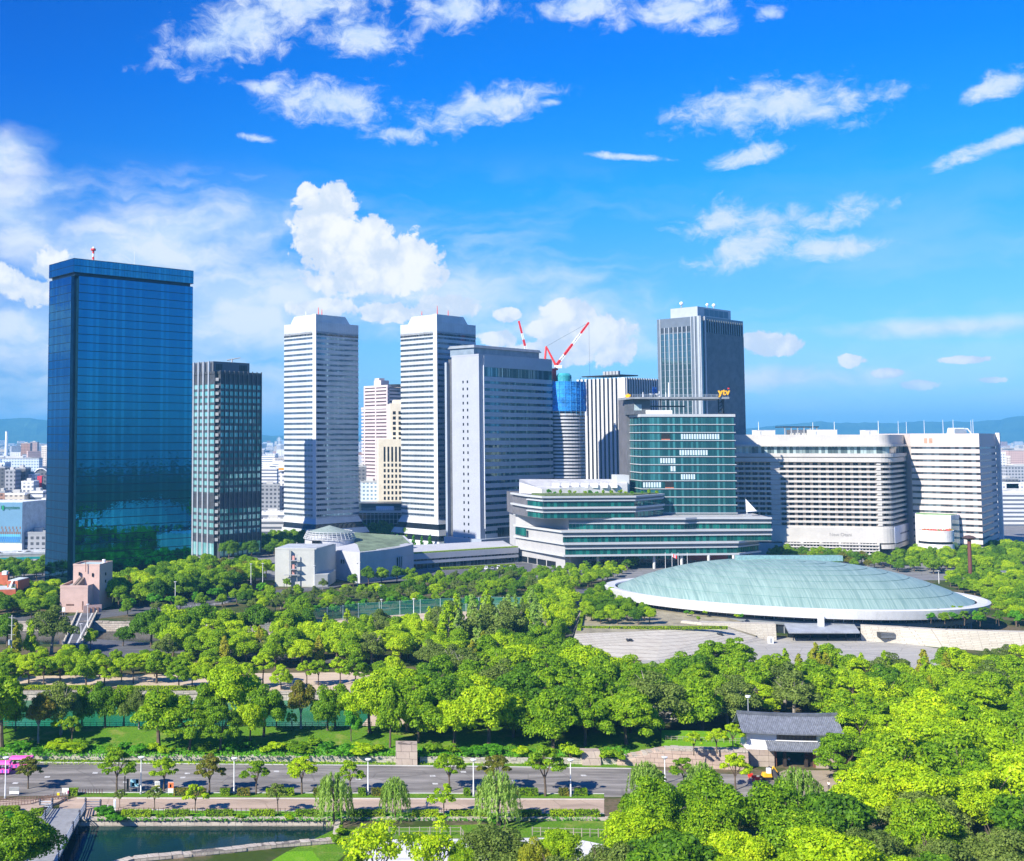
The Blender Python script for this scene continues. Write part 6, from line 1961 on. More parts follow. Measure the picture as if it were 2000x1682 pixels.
def leaves_mesh(name, P, N, size, material, aspect=1.6, droop=None):
    """one small diamond per leaf spray: positions, facing directions, sizes"""
    n = len(P)
    N = N / (np.linalg.norm(N, axis=1, keepdims=True) + 1e-9)
    r = NR.normal(size=(n, 3))
    if droop is not None: r = r * (1 - droop) + np.array([0, 0, -1.0]) * droop * 2
    T = r - N * np.sum(r * N, axis=1, keepdims=True)
    T /= (np.linalg.norm(T, axis=1, keepdims=True) + 1e-9)
    B = np.cross(N, T)
    a = (size * aspect * 0.5)[:, None]; b = (size * 0.5)[:, None]
    V = np.stack([P - T * a, P + B * b + N * b * 0.25, P + T * a, P - B * b + N * b * 0.25], axis=1).reshape(-1, 3)
    me = bpy.data.meshes.new(name)
    me.vertices.add(4 * n); me.loops.add(4 * n); me.polygons.add(n)
    me.vertices.foreach_set('co', V.astype(np.float32).ravel())
    me.loops.foreach_set('vertex_index', np.arange(4 * n, dtype=np.int32))
    me.polygons.foreach_set('loop_start', np.arange(0, 4 * n, 4, dtype=np.int32))
    me.polygons.foreach_set('loop_total', np.full(n, 4, dtype=np.int32))
    me.materials.append(material)
    me.update(calc_edges=True)
    me.validate()
    return me

def clump_points(clumps, per, size, nbias=0.75, inner=0.16):
    Ps, Ns, Ss = [], [], []
    tot = sum(c[3] * c[3] for c in clumps)
    for (x, y, z, r, sq) in [(c[0], c[1], c[2], c[3], c[4] if len(c) > 4 else 0.8) for c in clumps]:
        k = max(12, int(per * len(clumps) * r * r / tot))
        d = NR.normal(size=(k, 3)); d /= np.linalg.norm(d, axis=1, keepdims=True)
        d[:, 2] = np.where(d[:, 2] < -0.45, -d[:, 2], d[:, 2])
        rad = np.where(NR.random(k) < inner, NR.uniform(0.3, 0.8, k), NR.uniform(0.82, 1.08, k))
        p = d * rad[:, None] * r; p[:, 2] *= sq
        Ps.append(p + np.array([x, y, z]))
        Ns.append(d * nbias + NR.normal(size=(k, 3)) * 0.42 + np.array([0, 0, 0.22]))
        Ss.append(NR.uniform(0.7, 1.3, k) * size)
    return np.concatenate(Ps), np.concatenate(Ns), np.concatenate(Ss)

def trunk_mb(h, r, spread, n, base=0.35, lean=0.3):
    m = MB()
    p0 = Vector((0, 0, -0.3)); p1 = Vector((R.uniform(-lean, lean), R.uniform(-lean, lean), h * base))
    m.path_tube([p0, p0.lerp(p1, 0.5) + Vector((R.uniform(-0.1, 0.1), 0, 0)), p1], [r * 1.35, r, r * 0.85], 7)
    for i in range(n):
        a = 2 * math.pi * (i + R.random() * 0.6) / n
        e = Vector((math.cos(a) * spread * R.uniform(0.5, 0.95), math.sin(a) * spread * R.uniform(0.5, 0.95), h * R.uniform(0.62, 0.92)))
        mid = p1.lerp(e, 0.5) + Vector((0, 0, h * 0.04))
        m.path_tube([p1 - Vector((0, 0, 0.2)), mid, e], [r * 0.6, r * 0.36, r * 0.12], 5)
        for q in range(2):
            e2 = mid.lerp(e, 0.4) + Vector((R.uniform(-1, 1), R.uniform(-1, 1), R.uniform(0.3, 1))) * spread * 0.35
            m.path_tube([mid, e2], [r * 0.26, r * 0.08], 4)
    return m

def crown_round(h, w, n, per, size, low=0.3, flat=0.85):
    cl = []
    zc, hz = h * (low + 1) / 2, h * (1 - low) / 2
    lobes = [(R.uniform(-.26, .26) * w, R.uniform(-.26, .26) * w, R.uniform(.55, .8), R.uniform(-.28, .22) * hz) for _ in range(4)] + [(0, 0, .78, hz * .22)]
    for i in range(n):
        for _ in range(30):
            d = Vector((R.gauss(0, 1), R.gauss(0, 1), R.gauss(0, 1))).normalized()
            f = R.uniform(0.45, 0.86)
            if d.z > -0.55: break
        lx, ly, lf, lz = lobes[i % 5]
        cl.append((lx + d.x * f * lf * w / 2, ly + d.y * f * lf * w / 2, zc + lz + d.z * f * lf * hz, w * R.uniform(0.085, 0.165), flat * R.uniform(0.75, 1.05)))
    cl.append((0, 0, zc, w * 0.24, 0.9))
    return clump_points(cl, per, size)

def crown_layers(h, w, n, per, size, low=0.35):
    """spreading crown of flat foliage pads"""
    cl = []
    for i in range(n):
        a = R.random() * 2 * math.pi
        f = math.sqrt(R.random())
        z = h * (low + (1 - low) * (1 - f * f * 0.75) * R.uniform(0.72, 1.0))
        cl.append((math.cos(a) * f * w * 0.45, math.sin(a) * f * w * 0.45, z - 0.3, w * R.uniform(0.075, 0.135), 0.5))
    return clump_points(cl, per, size)

def crown_column(h, w, n, per, size, low=0.12):
    cl = []
    for i in range(n):
        f = (i + R.random()) / n
        z = h * (low + (1 - low) * f)
        rr = w / 2 * (1 - f) ** 0.6 * (0.5 + 0.5 * min(1, f * 6))
        a = R.random() * 6.283
        cl.append((math.cos(a) * rr * 0.6, math.sin(a) * rr * 0.6, z, max(0.35, w * R.uniform(0.12, 0.2) * (1.15 - f * 0.7)), 1.25))
    return clump_points(cl, per, size)

def crown_willow(h, w, n, per):
    P, N, Sz = [], [], []
    for i in range(n):
        a = R.random() * 6.283; f = math.sqrt(R.random())
        x, y = math.cos(a) * f * w / 2, math.sin(a) * f * w / 2
        top = h * (1 - 0.32 * f * f) * R.uniform(0.9, 1.0)
        L = h * R.uniform(0.35, 0.78) * (0.55 + 0.45 * f)
        t = NR.random(per)
        p = np.stack([x * (1 + 0.18 * t) + NR.normal(0, 0.09, per), y * (1 + 0.18 * t) + NR.normal(0, 0.09, per), top - L * t], axis=1)
        P.append(p); N.append(np.array([x, y, 0.6]) / w * 2 + NR.normal(0, 0.5, (per, 3))); Sz.append(NR.uniform(0.12, 0.24, per))
    return np.concatenate(P), np.concatenate(N), np.concatenate(Sz)

def centre_xy(P):
    return P
PROTO = {}
def proto(kind, colour, name, crown, tr, barkm, aspect=1.5, droop=None, refh=10.0):
    P, N, Sz = crown
    me = leaves_mesh('crown', P, N, Sz, LEAF[colour], aspect, droop)
    tm = bpy.data.meshes.new('trunk')
    tm.from_pydata(tr.v, [], tr.f); tm.materials.append(barkm); tm.update()
    PROTO.setdefault((kind, colour), []).append((me, tm, name, refh))

for c in ('mid', 'dark', 'bright'):
    for i in range(3):
        proto('round', c, {'mid': 'round_broadleaf_tree' if i else 'broadleaf_tree', 'dark': 'evergreen_tree', 'bright': 'elm_tree'}[c], crown_round(10, 10.5, 54, 230, 0.31, 0.14), trunk_mb(10, 0.32, 3.6, 5), BARK)  # mid-green trees are one broadleaf kind; prototype index alone varies their name
for c in ('mid', 'bright'):
    for i in range(2):
        proto('spread', c, 'spreading_tree', crown_layers(10, 11, 66, 190, 0.28, 0.22), trunk_mb(10, 0.28, 4.2, 6, 0.3), BARK)
for c in ('olive', 'rust'):
    for i in range(2):
        proto('round', c, 'feathery_tree', crown_round(10, 9.5, 46, 220, 0.27, 0.15), trunk_mb(10, 0.3, 3.6, 6), BARKG)
for c in ('gold', 'bright'):
    for i in range(2):
        proto('ginkgo', c, 'ginkgo_tree', crown_column(12, 6.0, 34, 120, 0.36, 0.14), trunk_mb(12, 0.22, 1.6, 6, 0.4), BARKG, refh=12.0)
for i in range(2):
    proto('poplar', 'willow', 'poplar_tree', crown_column(13, 5.2, 44, 110, 0.32, 0.06), trunk_mb(13, 0.2, 0.9, 5, 0.5), BARKG, refh=13.0)
for i in range(2):
    proto('cone', 'vivid', 'conical_tree', crown_column(6, 3.2, 22, 90, 0.3, 0.08), trunk_mb(6, 0.13, 0.7, 4, 0.4), BARK, refh=6.0)
for i in range(2):
    proto('ball', 'vivid', 'round_clipped_tree', crown_round(6, 5.2, 26, 120, 0.3, 0.22), trunk_mb(6, 0.15, 1.6, 4, 0.25), BARK, refh=6.0)
    proto('pine', 'dark', 'pine_tree', crown_layers(6, 5.5, 20, 150, 0.26, 0.3), trunk_mb(6, 0.16, 2.0, 5, 0.35), BARK, refh=6.0)
for c in ('mid', 'rust', 'bright'):
    for i in range(2):
        proto('street', c, 'street_tree', crown_layers(7.5, 6.4, 30, 110, 0.27, 0.42), trunk_mb(7.5, 0.17, 2.4, 6, 0.36, 0.1), BARK, refh=7.5)
for i in range(2):
    proto('sapling', 'olive', 'young_tree', crown_layers(5, 3.8, 20, 60, 0.2, 0.35), trunk_mb(5, 0.09, 1.3, 5, 0.4, 0.1), BARK, refh=5.0)
    proto('sapling', 'bright', 'young_tree', crown_layers(5, 4.2, 20, 70, 0.22, 0.35), trunk_mb(5, 0.09, 1.5, 5, 0.4, 0.1), BARK, refh=5.0)
for i in range(3):
    proto('willow', 'willow', 'willow_tree', crown_willow(8, 6.4, 95, 42), trunk_mb(8, 0.22, 1.8, 5, 0.4), BARK, 3.2, 0.75, refh=8.0)
# near trees: finer leaves for the crowns at the bottom of the picture
for c in ('mid', 'bright', 'dark', 'olive', 'gold'):
    for i in range(2):
        proto('near', c, {'mid': 'broadleaf_tree', 'dark': 'evergreen_tree', 'olive': 'feathery_tree'}.get(c, 'elm_tree'), crown_round(11, 10.5, 70, 330, 0.24, 0.25), trunk_mb(11, 0.32, 4, 7, 0.3), BARK, refh=11.0)
for i in range(2):
    proto('glossy', 'dark', 'magnolia_tree', crown_round(11, 10, 66, 190, 0.34, 0.2), trunk_mb(11, 0.32, 4, 6, 0.3), BARK, 1.9, refh=11.0)
    proto('open', 'bright', 'open_branched_tree', crown_round(9, 9, 30, 95, 0.3, 0.3), trunk_mb(9, 0.2, 4, 9, 0.25), BARKG, refh=9.0)

DESC = {('round', 'mid'): 'mid green rounded', ('round', 'dark'): 'dark green rounded', ('round', 'bright'): 'yellow-green rounded', ('spread', 'mid'): 'mid green spreading',
        ('spread', 'bright'): 'yellow-green spreading', ('round', 'olive'): 'grey-olive feathery', ('round', 'rust'): 'bronze-green feathery', ('ginkgo', 'gold'): 'golden pointed',
        ('ginkgo', 'bright'): 'yellow-green pointed', ('poplar', 'willow'): 'slim pale green columnar', ('cone', 'vivid'): 'small vivid conical', ('ball', 'vivid'): 'vivid green ball-shaped',
        ('pine', 'dark'): 'small dark pine-like', ('street', 'mid'): 'green vase-shaped', ('street', 'rust'): 'bronze-tinged vase-shaped', ('street', 'bright'): 'bright vase-shaped',
        ('sapling', 'olive'): 'thin olive young', ('sapling', 'bright'): 'thin yellow-green young', ('willow', 'willow'): 'weeping willow', ('near', 'mid'): 'mid green full',
        ('near', 'bright'): 'yellow-green full', ('near', 'dark'): 'dark green full', ('near', 'olive'): 'grey-olive full', ('near', 'gold'): 'golden-green full', ('glossy', 'dark'): 'glossy dark large-leaved', ('open', 'bright'): 'open-branched light green'}
ORD = ['first', 'second', 'third', 'fourth', 'fifth', 'sixth', 'seventh', 'eighth', 'ninth', 'tenth', 'eleventh', 'twelfth', 'thirteenth', 'fourteenth', 'fifteenth', 'sixteenth', 'seventeenth', 'eighteenth', 'nineteenth', 'twentieth']
for _t, _o in (('twenty', 'twentieth'), ('thirty', 'thirtieth'), ('forty', 'fortieth'), ('fifty', 'fiftieth'), ('sixty', 'sixtieth'), ('seventy', 'seventieth')):
    if _t != 'twenty': ORD.append(_o)
    ORD += [_t + '-' + o for o in ORD[:9]]
PLACED = []   # (x, y, z, height, kind, colour, zone phrase)
def plant(x, y, z, h, kind, colour, zone, wid=1.0):
    PLACED.append((x, y, z, h, kind, colour, zone, wid))

def inpoly(x, y, poly):
    c = False
    n = len(poly)
    for i in range(n):
        (x1, y1), (x2, y2) = poly[i], poly[i - 1]
        if (y1 > y) != (y2 > y) and x < (x2 - x1) * (y - y1) / (y2 - y1) + x1: c = not c
    return c
KEEP_OUT = [NEAR_MOAT, GREEN_MOAT, RIVER]
OCC = []
def zone(name, poly, gap, hr, kinds, z=0.0, maxn=200, tries=4000, clear=1.0):
    rr = random.Random(hash(name) % 1000 if False else sum(map(ord, name)))
    w = [G(a, b, z) for a, b in poly]
    x0, x1 = min(p[0] for p in w), max(p[0] for p in w); y0, y1 = min(p[1] for p in w), max(p[1] for p in w)
    got = 0
    tot = sum(k[2] for k in kinds)
    for _ in range(tries):
        x, y = rr.uniform(x0, x1), rr.uniform(y0, y1)
        if not inpoly(x, y, w): continue
        if any(inpoly(x, y, q) for q in KEEP_OUT): continue
        if any((x - a) ** 2 + (y - b) ** 2 < (gap * 0.5 + g * 0.5) ** 2 for a, b, g in OCC): continue
        t = rr.random() * tot
        for k in kinds:
            t -= k[2]
            if t <= 0: break
        OCC.append((x, y, gap))
        plant(x, y, z, rr.uniform(*hr), k[0], k[1], name, rr.uniform(0.88, 1.15))
        got += 1
        if got >= maxn: break

def one(px, py, h, kind, colour, zname, z=0.0, wid=1.0, gap=6):
    x, y = G(px, py, z)
    OCC.append((x, y, gap))
    plant(x, y, z, h, kind, colour, zname, wid)

# ---- trees one can pick out, from the near to the far
for px, py, hp, c in ((55, 1541, 62, 'rust'), (228, 1549, 86, 'mid'), (320, 1545, 66, 'bright'), (409, 1551, 76, 'rust'), (500, 1552, 66, 'mid'), (590, 1551, 76, 'bright'),
                      (684, 1549, 62, 'mid'), (878, 1546, 78, 'mid'), (968, 1545, 74, 'rust'), (1065, 1555, 98, 'mid'), (1268, 1557, 66, 'bright'), (1335, 1540, 60, 'mid'), (1437, 1543, 72, 'bright')):
    one(px, py, hp * 0.103, 'street', c, 'along the parking road', gap=3)
for px, py, hp, c in ((302, 1583, 50, 'olive'), (382, 1588, 58, 'bright'), (543, 1590, 62, 'olive'), (234, 1578, 38, 'olive'), (867, 1596, 66, 'bright')):
    one(px, py, hp * 0.1, 'sapling', c, 'beside the brick path', gap=3)
for px, py, hp, wd in ((652, 1606, 96, 0.85), (771, 1600, 82, 0.85), (973, 1612, 104, 0.95), (1562, 1598, 98, 1.1), (1262, 1568, 84, 1.0), (1372, 1566, 80, 1.1)):
    one(px, py, hp * 0.096, 'willow', 'willow', 'by the water and path', wid=wd, gap=5)
one(32, 1745, 12.0, 'near', 'mid', 'beside the footbridge', wid=1.2)
one(740, 1748, 11.0, 'open', 'bright', 'over the white gravel yard', wid=1.0)
one(850, 1742, 10.0, 'open', 'bright', 'over the white gravel yard', wid=0.9)
one(970, 1745, 11.0, 'near', 'olive', 'over the white gravel yard', wid=1.0)
one(1045, 1775, 10.0, 'near', 'gold', 'over the white gravel yard', wid=0.6)
one(690, 1735, 6.0, 'near', 'mid', 'over the white gravel yard', wid=0.7)
one(1095, 1735, 9.0, 'near', 'bright', 'over the white gravel yard', wid=0.8)
one(905, 1752, 7.8, 'near', 'mid', 'over the white gravel yard', wid=0.7)
# big trees on the bank of the green moat
BK = 'on the bank of the green moat'
for px, py, hp, k, c, wd in ((3, 1455, 140, 'round', 'mid', 1.0), (75, 1450, 92, 'round', 'rust', .85), (118, 1440, 112, 'round', 'olive', .95), (118, 1448, 60, 'sapling', 'bright', .9), (160, 1425, 84, 'round', 'mid', .8),
                             (206, 1428, 100, 'round', 'dark', .8), (242, 1425, 88, 'round', 'mid', .8), (310, 1458, 108, 'round', 'mid', 1.25), (370, 1462, 92, 'spread', 'dark' if False else 'mid', 1.1),
                             (430, 1462, 88, 'spread', 'mid', 1.0), (470, 1425, 130, 'round', 'bright', 1.05), (488, 1455, 80, 'round', 'bright', .85), (588, 1428, 100, 'round', 'rust', .85), (570, 1432, 46, 'street', 'bright', .7),
                             (640, 1432, 80, 'round', 'dark', 1.0), (655, 1428, 96, 'round', 'mid', .9), (686, 1448, 62, 'ball', 'vivid' if False else 'vivid', .75), (722, 1436, 120, 'round', 'bright', .95), (762, 1458, 96, 'round', 'mid', .75),
                             (30, 1432, 70, 'round', 'mid', .7), (272, 1430, 92, 'round', 'olive', .9), (405, 1428, 96, 'round', 'mid', .9), (515, 1440, 100, 'round', 'mid', .95), (745, 1428, 104, 'round', 'mid', .9), (140, 1456, 60, 'street', 'mid', .9), (-20, 1440, 120, 'round', 'bright', .9), (540, 1426, 70, 'round', 'mid', .7)):
    x, y = G(px, py, 2.0)
    OCC.append((x, y, 5)); plant(x, y, 2.0, hp * 0.117, k, c, BK, wd * .84)
zone('in the dense wood left of the gate', [(770, 1462), (770, 1410), (840, 1372), (1000, 1352), (1120, 1347), (1270, 1372), (1292, 1440), (1200, 1468), (900, 1464)], 7.2, (10, 14.5), [('round', 'mid', 4), ('round', 'dark', 4), ('round', 'olive', 2), ('spread', 'mid', 2), ('round', 'bright', 1)], z=1.5)
zone('in the wood before the stone bastion', [(1040, 1352), (1080, 1334), (1250, 1340), (1288, 1376), (1120, 1350)], 7.0, (8.5, 11), [('round', 'bright', 3), ('round', 'mid', 4), ('round', 'olive', 1)])
zone('in the wood just left of the gatehouse', [(1305, 1440), (1312, 1345), (1440, 1335), (1470, 1385), (1452, 1436), (1385, 1450)], 7.2, (10, 13), [('round', 'mid', 4), ('round', 'dark', 3), ('spread', 'mid', 2), ('round', 'olive', 1)])
for px, py, h in ((1355, 1474, 5.0), (1400, 1470, 5.5), (1432, 1462, 5.5)):
    one(px, py, h, 'street', 'bright', 'on the small lawn beside the gate', z=3.6, gap=3)
zone('between the arena and the gate', [(1445, 1352), (1500, 1336), (1700, 1328), (1830, 1345), (2050, 1330), (2050, 1410), (1850, 1428), (1650, 1420), (1480, 1400)], 6.6, (8.5, 12.5), [('round', 'bright', 3), ('round', 'mid', 4), ('round', 'olive', 2), ('ginkgo', 'gold', 2), ('ginkgo', 'bright', 3), ('spread', 'bright', 3), ('round', 'dark', 1)])
zone('in the wood right of the gate', [(1660, 1500), (1668, 1440), (1800, 1432), (2050, 1432), (2050, 1650), (1900, 1632), (1760, 1605), (1700, 1550)], 8.6, (10.5, 14.5), [('spread', 'bright', 4), ('round', 'bright', 5), ('round', 'mid', 4), ('spread', 'mid', 4), ('round', 'dark', 1), ('round', 'olive', 1)])
zone('along the bottom edge of the park', [(1150, 1760), (1210, 1688), (1300, 1668), (1480, 1662), (1530, 1690), (1640, 1690), (1680, 1668), (1800, 1650), (2070, 1655), (2070, 1880), (1100, 1880)], 8.6, (11, 14.5), [('near', 'mid', 4), ('near', 'bright', 6), ('near', 'olive', 1.2), ('glossy', 'dark', 2.5), ('near', 'gold', 1)])
# middle distance
AV = 'in the avenue beyond the green moat'
for i in range(23):
    px = -20 + i * 36 + R.uniform(-10, 10)
    one(px, 1339 + R.uniform(-7, 8), R.uniform(7.0, 9.6), R.choice(['round', 'spread', 'spread', 'street']), R.choice(['bright', 'bright', 'mid']) , AV, wid=R.uniform(.75, 1.0), gap=4)
zone('in the left part of the avenue wood', [(-40, 1322), (-40, 1302), (120, 1298), (260, 1304), (420, 1302), (420, 1320), (200, 1324)], 5.5, (5, 6.6), [('round', 'bright', 5), ('spread', 'bright', 4), ('round', 'mid', 3)])
zone('in the middle wood left of centre', [(300, 1300), (340, 1275), (480, 1265), (620, 1262), (820, 1284), (900, 1296), (880, 1322), (780, 1306), (430, 1310)], 6.8, (7.5, 11), [('round', 'bright', 4), ('round', 'mid', 4), ('spread', 'bright', 2), ('round', 'olive', 1), ('ginkgo', 'gold', 1)])
zone('in the central mixed wood', [(880, 1325), (900, 1296), (1000, 1286), (1085, 1292), (1095, 1308), (1040, 1345), (960, 1335)], 6.4, (9, 12), [('ginkgo', 'gold', 3), ('ginkgo', 'bright', 3), ('round', 'dark', 2), ('round', 'mid', 2), ('round', 'olive', 2), ('spread', 'bright', 2)])
zone('among the tall slim poplars at centre', [(840, 1278), (870, 1244), (1040, 1236), (1075, 1266), (1050, 1284), (930, 1290)], 4.6, (13, 17), [('poplar', 'willow', 7), ('ginkgo', 'bright', 2), ('round', 'olive', 1)], maxn=34)
zone('in the dark belt behind the river', [(265, 1268), (330, 1240), (470, 1228), (600, 1218), (600, 1256), (480, 1262), (340, 1272)], 6.8, (10, 13.5), [('round', 'mid', 4), ('round', 'dark', 4), ('round', 'bright', 2)])
zone('in the wood left of the sports ground', [(560, 1262), (600, 1222), (760, 1232), (850, 1246), (840, 1282), (640, 1262)], 6.6, (8, 11), [('round', 'bright', 4), ('round', 'mid', 4), ('ginkgo', 'bright', 2), ('round', 'olive', 1)])
zone('beside the sloping lane', [(1045, 1282), (1050, 1185), (1092, 1165), (1110, 1178), (1092, 1282)], 7.0, (9, 12), [('round', 'mid', 4), ('round', 'bright', 3)])
zone('on the slope beyond the sports net', [(480, 1184), (600, 1172), (760, 1158), (980, 1136), (1060, 1140), (1060, 1168), (900, 1178), (640, 1196), (500, 1204)], 6.6, (4.5, 7.5), [('round', 'olive', 3), ('round', 'dark', 3), ('round', 'mid', 3), ('round', 'bright', 1)])
for px, py, h in ((617, 1206, 5.2), (651, 1204, 5), (684, 1202, 6), (763, 1192, 6), (792, 1190, 5.5), (823, 1188, 5.8), (918, 1196, 7), (712, 1192, 5)):
    one(px, py, h, 'ball', 'vivid', 'near the green sports net', gap=4)
zone('before the blue glass tower', [(205, 1184), (250, 1152), (400, 1128), (480, 1124), (505, 1148), (430, 1166), (240, 1190)], 6.8, (9.5, 12.5), [('round', 'mid', 5), ('round', 'bright', 3), ('round', 'dark', 2), ('round', 'rust', 1)])
zone('along the street by the salmon building', [(225, 1198), (420, 1172), (520, 1164), (530, 1176), (420, 1192), (240, 1206)], 8.5, (5, 7), [('round', 'mid', 3), ('ball', 'vivid', 3), ('round', 'olive', 1)])
zone('left of the salmon building', [(-30, 1204), (-30, 1172), (60, 1158), (112, 1166), (120, 1196), (60, 1208)], 6.2, (6, 8.5), [('round', 'mid', 4), ('round', 'dark', 3), ('round', 'bright', 2)])
zone('below the elevated expressway', [(-30, 1138), (-30, 1116), (84, 1112), (84, 1132), (60, 1136)], 7.0, (6, 8.5), [('round', 'mid', 3), ('round', 'dark', 2)])
one(100, 1276, 15, 'round', 'olive', 'beside the road bridge', wid=1.15)
one(60, 1282, 11, 'ginkgo', 'bright', 'beside the road bridge')
one(30, 1286, 11, 'ginkgo', 'gold', 'beside the road bridge')
one(15, 1262, 11, 'round', 'dark', 'beside the road bridge')
one(176, 1268, 6.5, 'round', 'bright', 'beside the road bridge', wid=.8)
one(240, 1262, 7, 'round', 'dark', 'beside the road bridge')
one(438, 1308, 10, 'ginkgo', 'gold', 'at the middle of the avenue wood', wid=1.1)
zone('on the bastion terrace left of the arena', [(1148, 1206), (1150, 1172), (1185, 1162), (1215, 1188), (1270, 1206), (1270, 1220), (1160, 1220)], 5.0, (4.2, 6.2), [('round', 'dark', 4), ('round', 'mid', 4), ('round', 'bright', 2)], z=5.0)
zone('before the podium building', [(1036, 1150), (1036, 1126), (1200, 1112), (1240, 1106), (1200, 1132), (1130, 1152)], 5.6, (4, 6.5), [('round', 'mid', 4), ('round', 'bright', 2), ('pine', 'dark', 1)])
zone('round the foot of the silver towers', [(440, 1094), (500, 1066), (585, 1056), (600, 1062), (560, 1086)], 8.5, (8, 11), [('round', 'dark', 5), ('round', 'mid', 2)])
zone('behind the lattice drum', [(690, 1054), (700, 1046), (850, 1046), (860, 1056), (800, 1062)], 9.0, (9, 12), [('round', 'dark', 4), ('round', 'mid', 3)])
for i in range(11):
    one(712 + i * 16, 1068 + (i % 3), R.uniform(6, 8), 'cone', 'vivid', 'in the row behind the culture hall', gap=3)
for px, py, h, c in ((520, 1130, 10, 'bright'), (470, 1112, 8, 'mid'), (560, 1150, 5, 'mid'), (690, 1146, 6, 'mid'), (720, 1142, 9, 'dark'), (745, 1140, 8, 'mid'), (775, 1138, 8, 'dark'), (800, 1136, 7, 'mid'), (630, 1152, 5.5, 'olive')):
    one(px, py, h, 'round', c, 'round the culture hall', wid=.85)
zone('behind the arena roof', [(1500, 1092), (1560, 1086), (1650, 1094), (1700, 1098), (1750, 1110), (1680, 1112), (1560, 1104)], 6.5, (5, 8), [('round', 'rust', 2), ('round', 'dark', 3), ('round', 'mid', 3)])
zone('right of the arena', [(1740, 1118), (1765, 1092), (1840, 1082), (2050, 1078), (2050, 1226), (1985, 1226), (1952, 1170), (1900, 1136), (1820, 1122)], 7.0, (6.5, 9.5), [('round', 'mid', 5), ('round', 'dark', 2), ('round', 'bright', 3), ('spread', 'mid', 2)])
zone('at the arena foot above the stone wall', [(1800, 1216), (1880, 1206), (2040, 1214), (2040, 1226), (1900, 1222)], 4.2, (3.2, 5.0), [('pine', 'dark', 3), ('round', 'mid', 2), ('ball', 'vivid', 2)], z=5.4)
zone('below the low terrace wing', [(800, 1146), (1012, 1126), (1034, 1138), (830, 1162)], 5.6, (5, 7), [('round', 'dark', 3), ('round', 'mid', 3), ('round', 'olive', 2)])
zone('close beside the right arena rim', [(1846, 1146), (1880, 1134), (1955, 1172), (1995, 1226), (1950, 1196), (1900, 1166)], 5.8, (5, 7.5), [('round', 'mid', 4), ('round', 'bright', 3), ('round', 'dark', 2)])
zone('below the right castle wall', [(1820, 1318), (1830, 1306), (2040, 1296), (2040, 1322)], 7.5, (5.5, 8), [('round', 'olive', 2), ('round', 'mid', 3), ('round', 'bright', 2)])

one(1652, 1524, 10.5, 'spread', 'mid', 'leaning over the right end of the gate roof')
one(1640, 1470, 10, 'round', 'mid', 'right behind the gate roof')
# ---- build them: one of each kind, then copies of the thing, its trunk and its crown
def build_trees():
    byz = {}
    for p in PLACED:
        byz.setdefault((p[6], p[4], p[5]), []).append(p)
    cnt = {}
    for (zname, kind, colour), lst in byz.items():
        lst.sort(key=lambda p: proj(p[0], p[1], p[2])[0])
        for i, (x, y, z, h, _, _, _, wid) in enumerate(lst):
            ps = PROTO[(kind, colour)]
            me, tm, name, refh = ps[(i + int(abs(x) * 7)) % len(ps)]
            s = h / refh
            d = DESC[(kind, colour)]
            lab = f"{d} tree {zname}" if len(lst) == 1 else f"{ORD[i]} {d} tree from the left {zname}"
            t = thing(name, lab, 'tree', (x, y, z), 'trees ' + zname)
            t.rotation_euler = (0, 0, R.uniform(0, 6.283))
            t.scale = (s * wid, s * wid * R.uniform(.94, 1.06), s)
            link('trunk', tm, t); link('crown', me, t)
            cnt[name] = cnt.get(name, 0) + 1
    print('TREES', cnt, len(PLACED))
build_trees()

# woodland carrying on outside the picture, one mass
def outer_wood():
    rr = random.Random(21)
    Ps, Ns, Ss = [], [], []
    src = [p for p in (PROTO[('round', 'mid')] + PROTO[('spread', 'mid')])]
    for i in range(150):
        side = 1 if i % 3 else -1
        y = rr.uniform(165, 520)
        x = X(2075, y) + rr.uniform(0, 90) if side > 0 else X(-75, y) - rr.uniform(0, 60)
        if any(inpoly(x, y, q) for q in KEEP_OUT) or (side < 0 and 205 < y < 262): continue
        me = src[i % len(src)][0]
        n = len(me.vertices)
        v = np.empty(n * 3, np.float32); me.vertices.foreach_get('co', v); v = v.reshape(-1, 4, 3)[::7]
        s = rr.uniform(.8, 1.25)
        c = v.mean(1, keepdims=True)
        nn = np.cross(v[:, 2] - v[:, 0], v[:, 3] - v[:, 1])
        Ps.append(c[:, 0] * s + np.array([x, y, 0])); Ns.append(nn); Ss.append(np.full(len(c), .75))
    o = link('outer_woodland', leaves_mesh('outer_woodland', np.concatenate(Ps), np.concatenate(Ns), np.concatenate(Ss), LEAF['mid']))
    o['kind'] = 'stuff'
outer_wood()

# ------------------------------------------------------------------ hedges and shrubs
def leaf_box(nm, lx, ly, lz, colour, dens=26, size=0.22):
    n = int(dens * (lx * ly + 2 * lz * (lx + ly)))
    P = np.stack([NR.uniform(-lx / 2, lx / 2, n), NR.uniform(-ly / 2, ly / 2, n), NR.uniform(0, lz, n)], axis=1)
    face = NR.random(n); N = NR.normal(0, 0.35, (n, 3)) + np.array([0, 0, 0.2])
    top = face < 0.45
    P[top, 2] = lz + NR.normal(0, 0.05, top.sum()); N[top] += (0, 0, 1.2)
    f = (face >= 0.45) & (face < 0.8); sg = np.where(NR.random(f.sum()) < 0.7, -1, 1)
    P[f, 1] = sg * ly / 2 + NR.normal(0, 0.05, f.sum()); N[f, 1] += sg * 1.2
    s = face >= 0.8; sg = np.where(NR.random(s.sum()) < 0.5, -1, 1)
    P[s, 0] = sg * lx / 2 + NR.normal(0, 0.05, s.sum()); N[s, 0] += sg * 1.2
    return leaves_mesh(nm, P, N, NR.uniform(0.7, 1.3, n) * size, LEAF[colour], 1.3)
CORE = mat('hedge_core', (0.03, 0.055, 0.008), 0.95, var=0.3, scale=1.5)
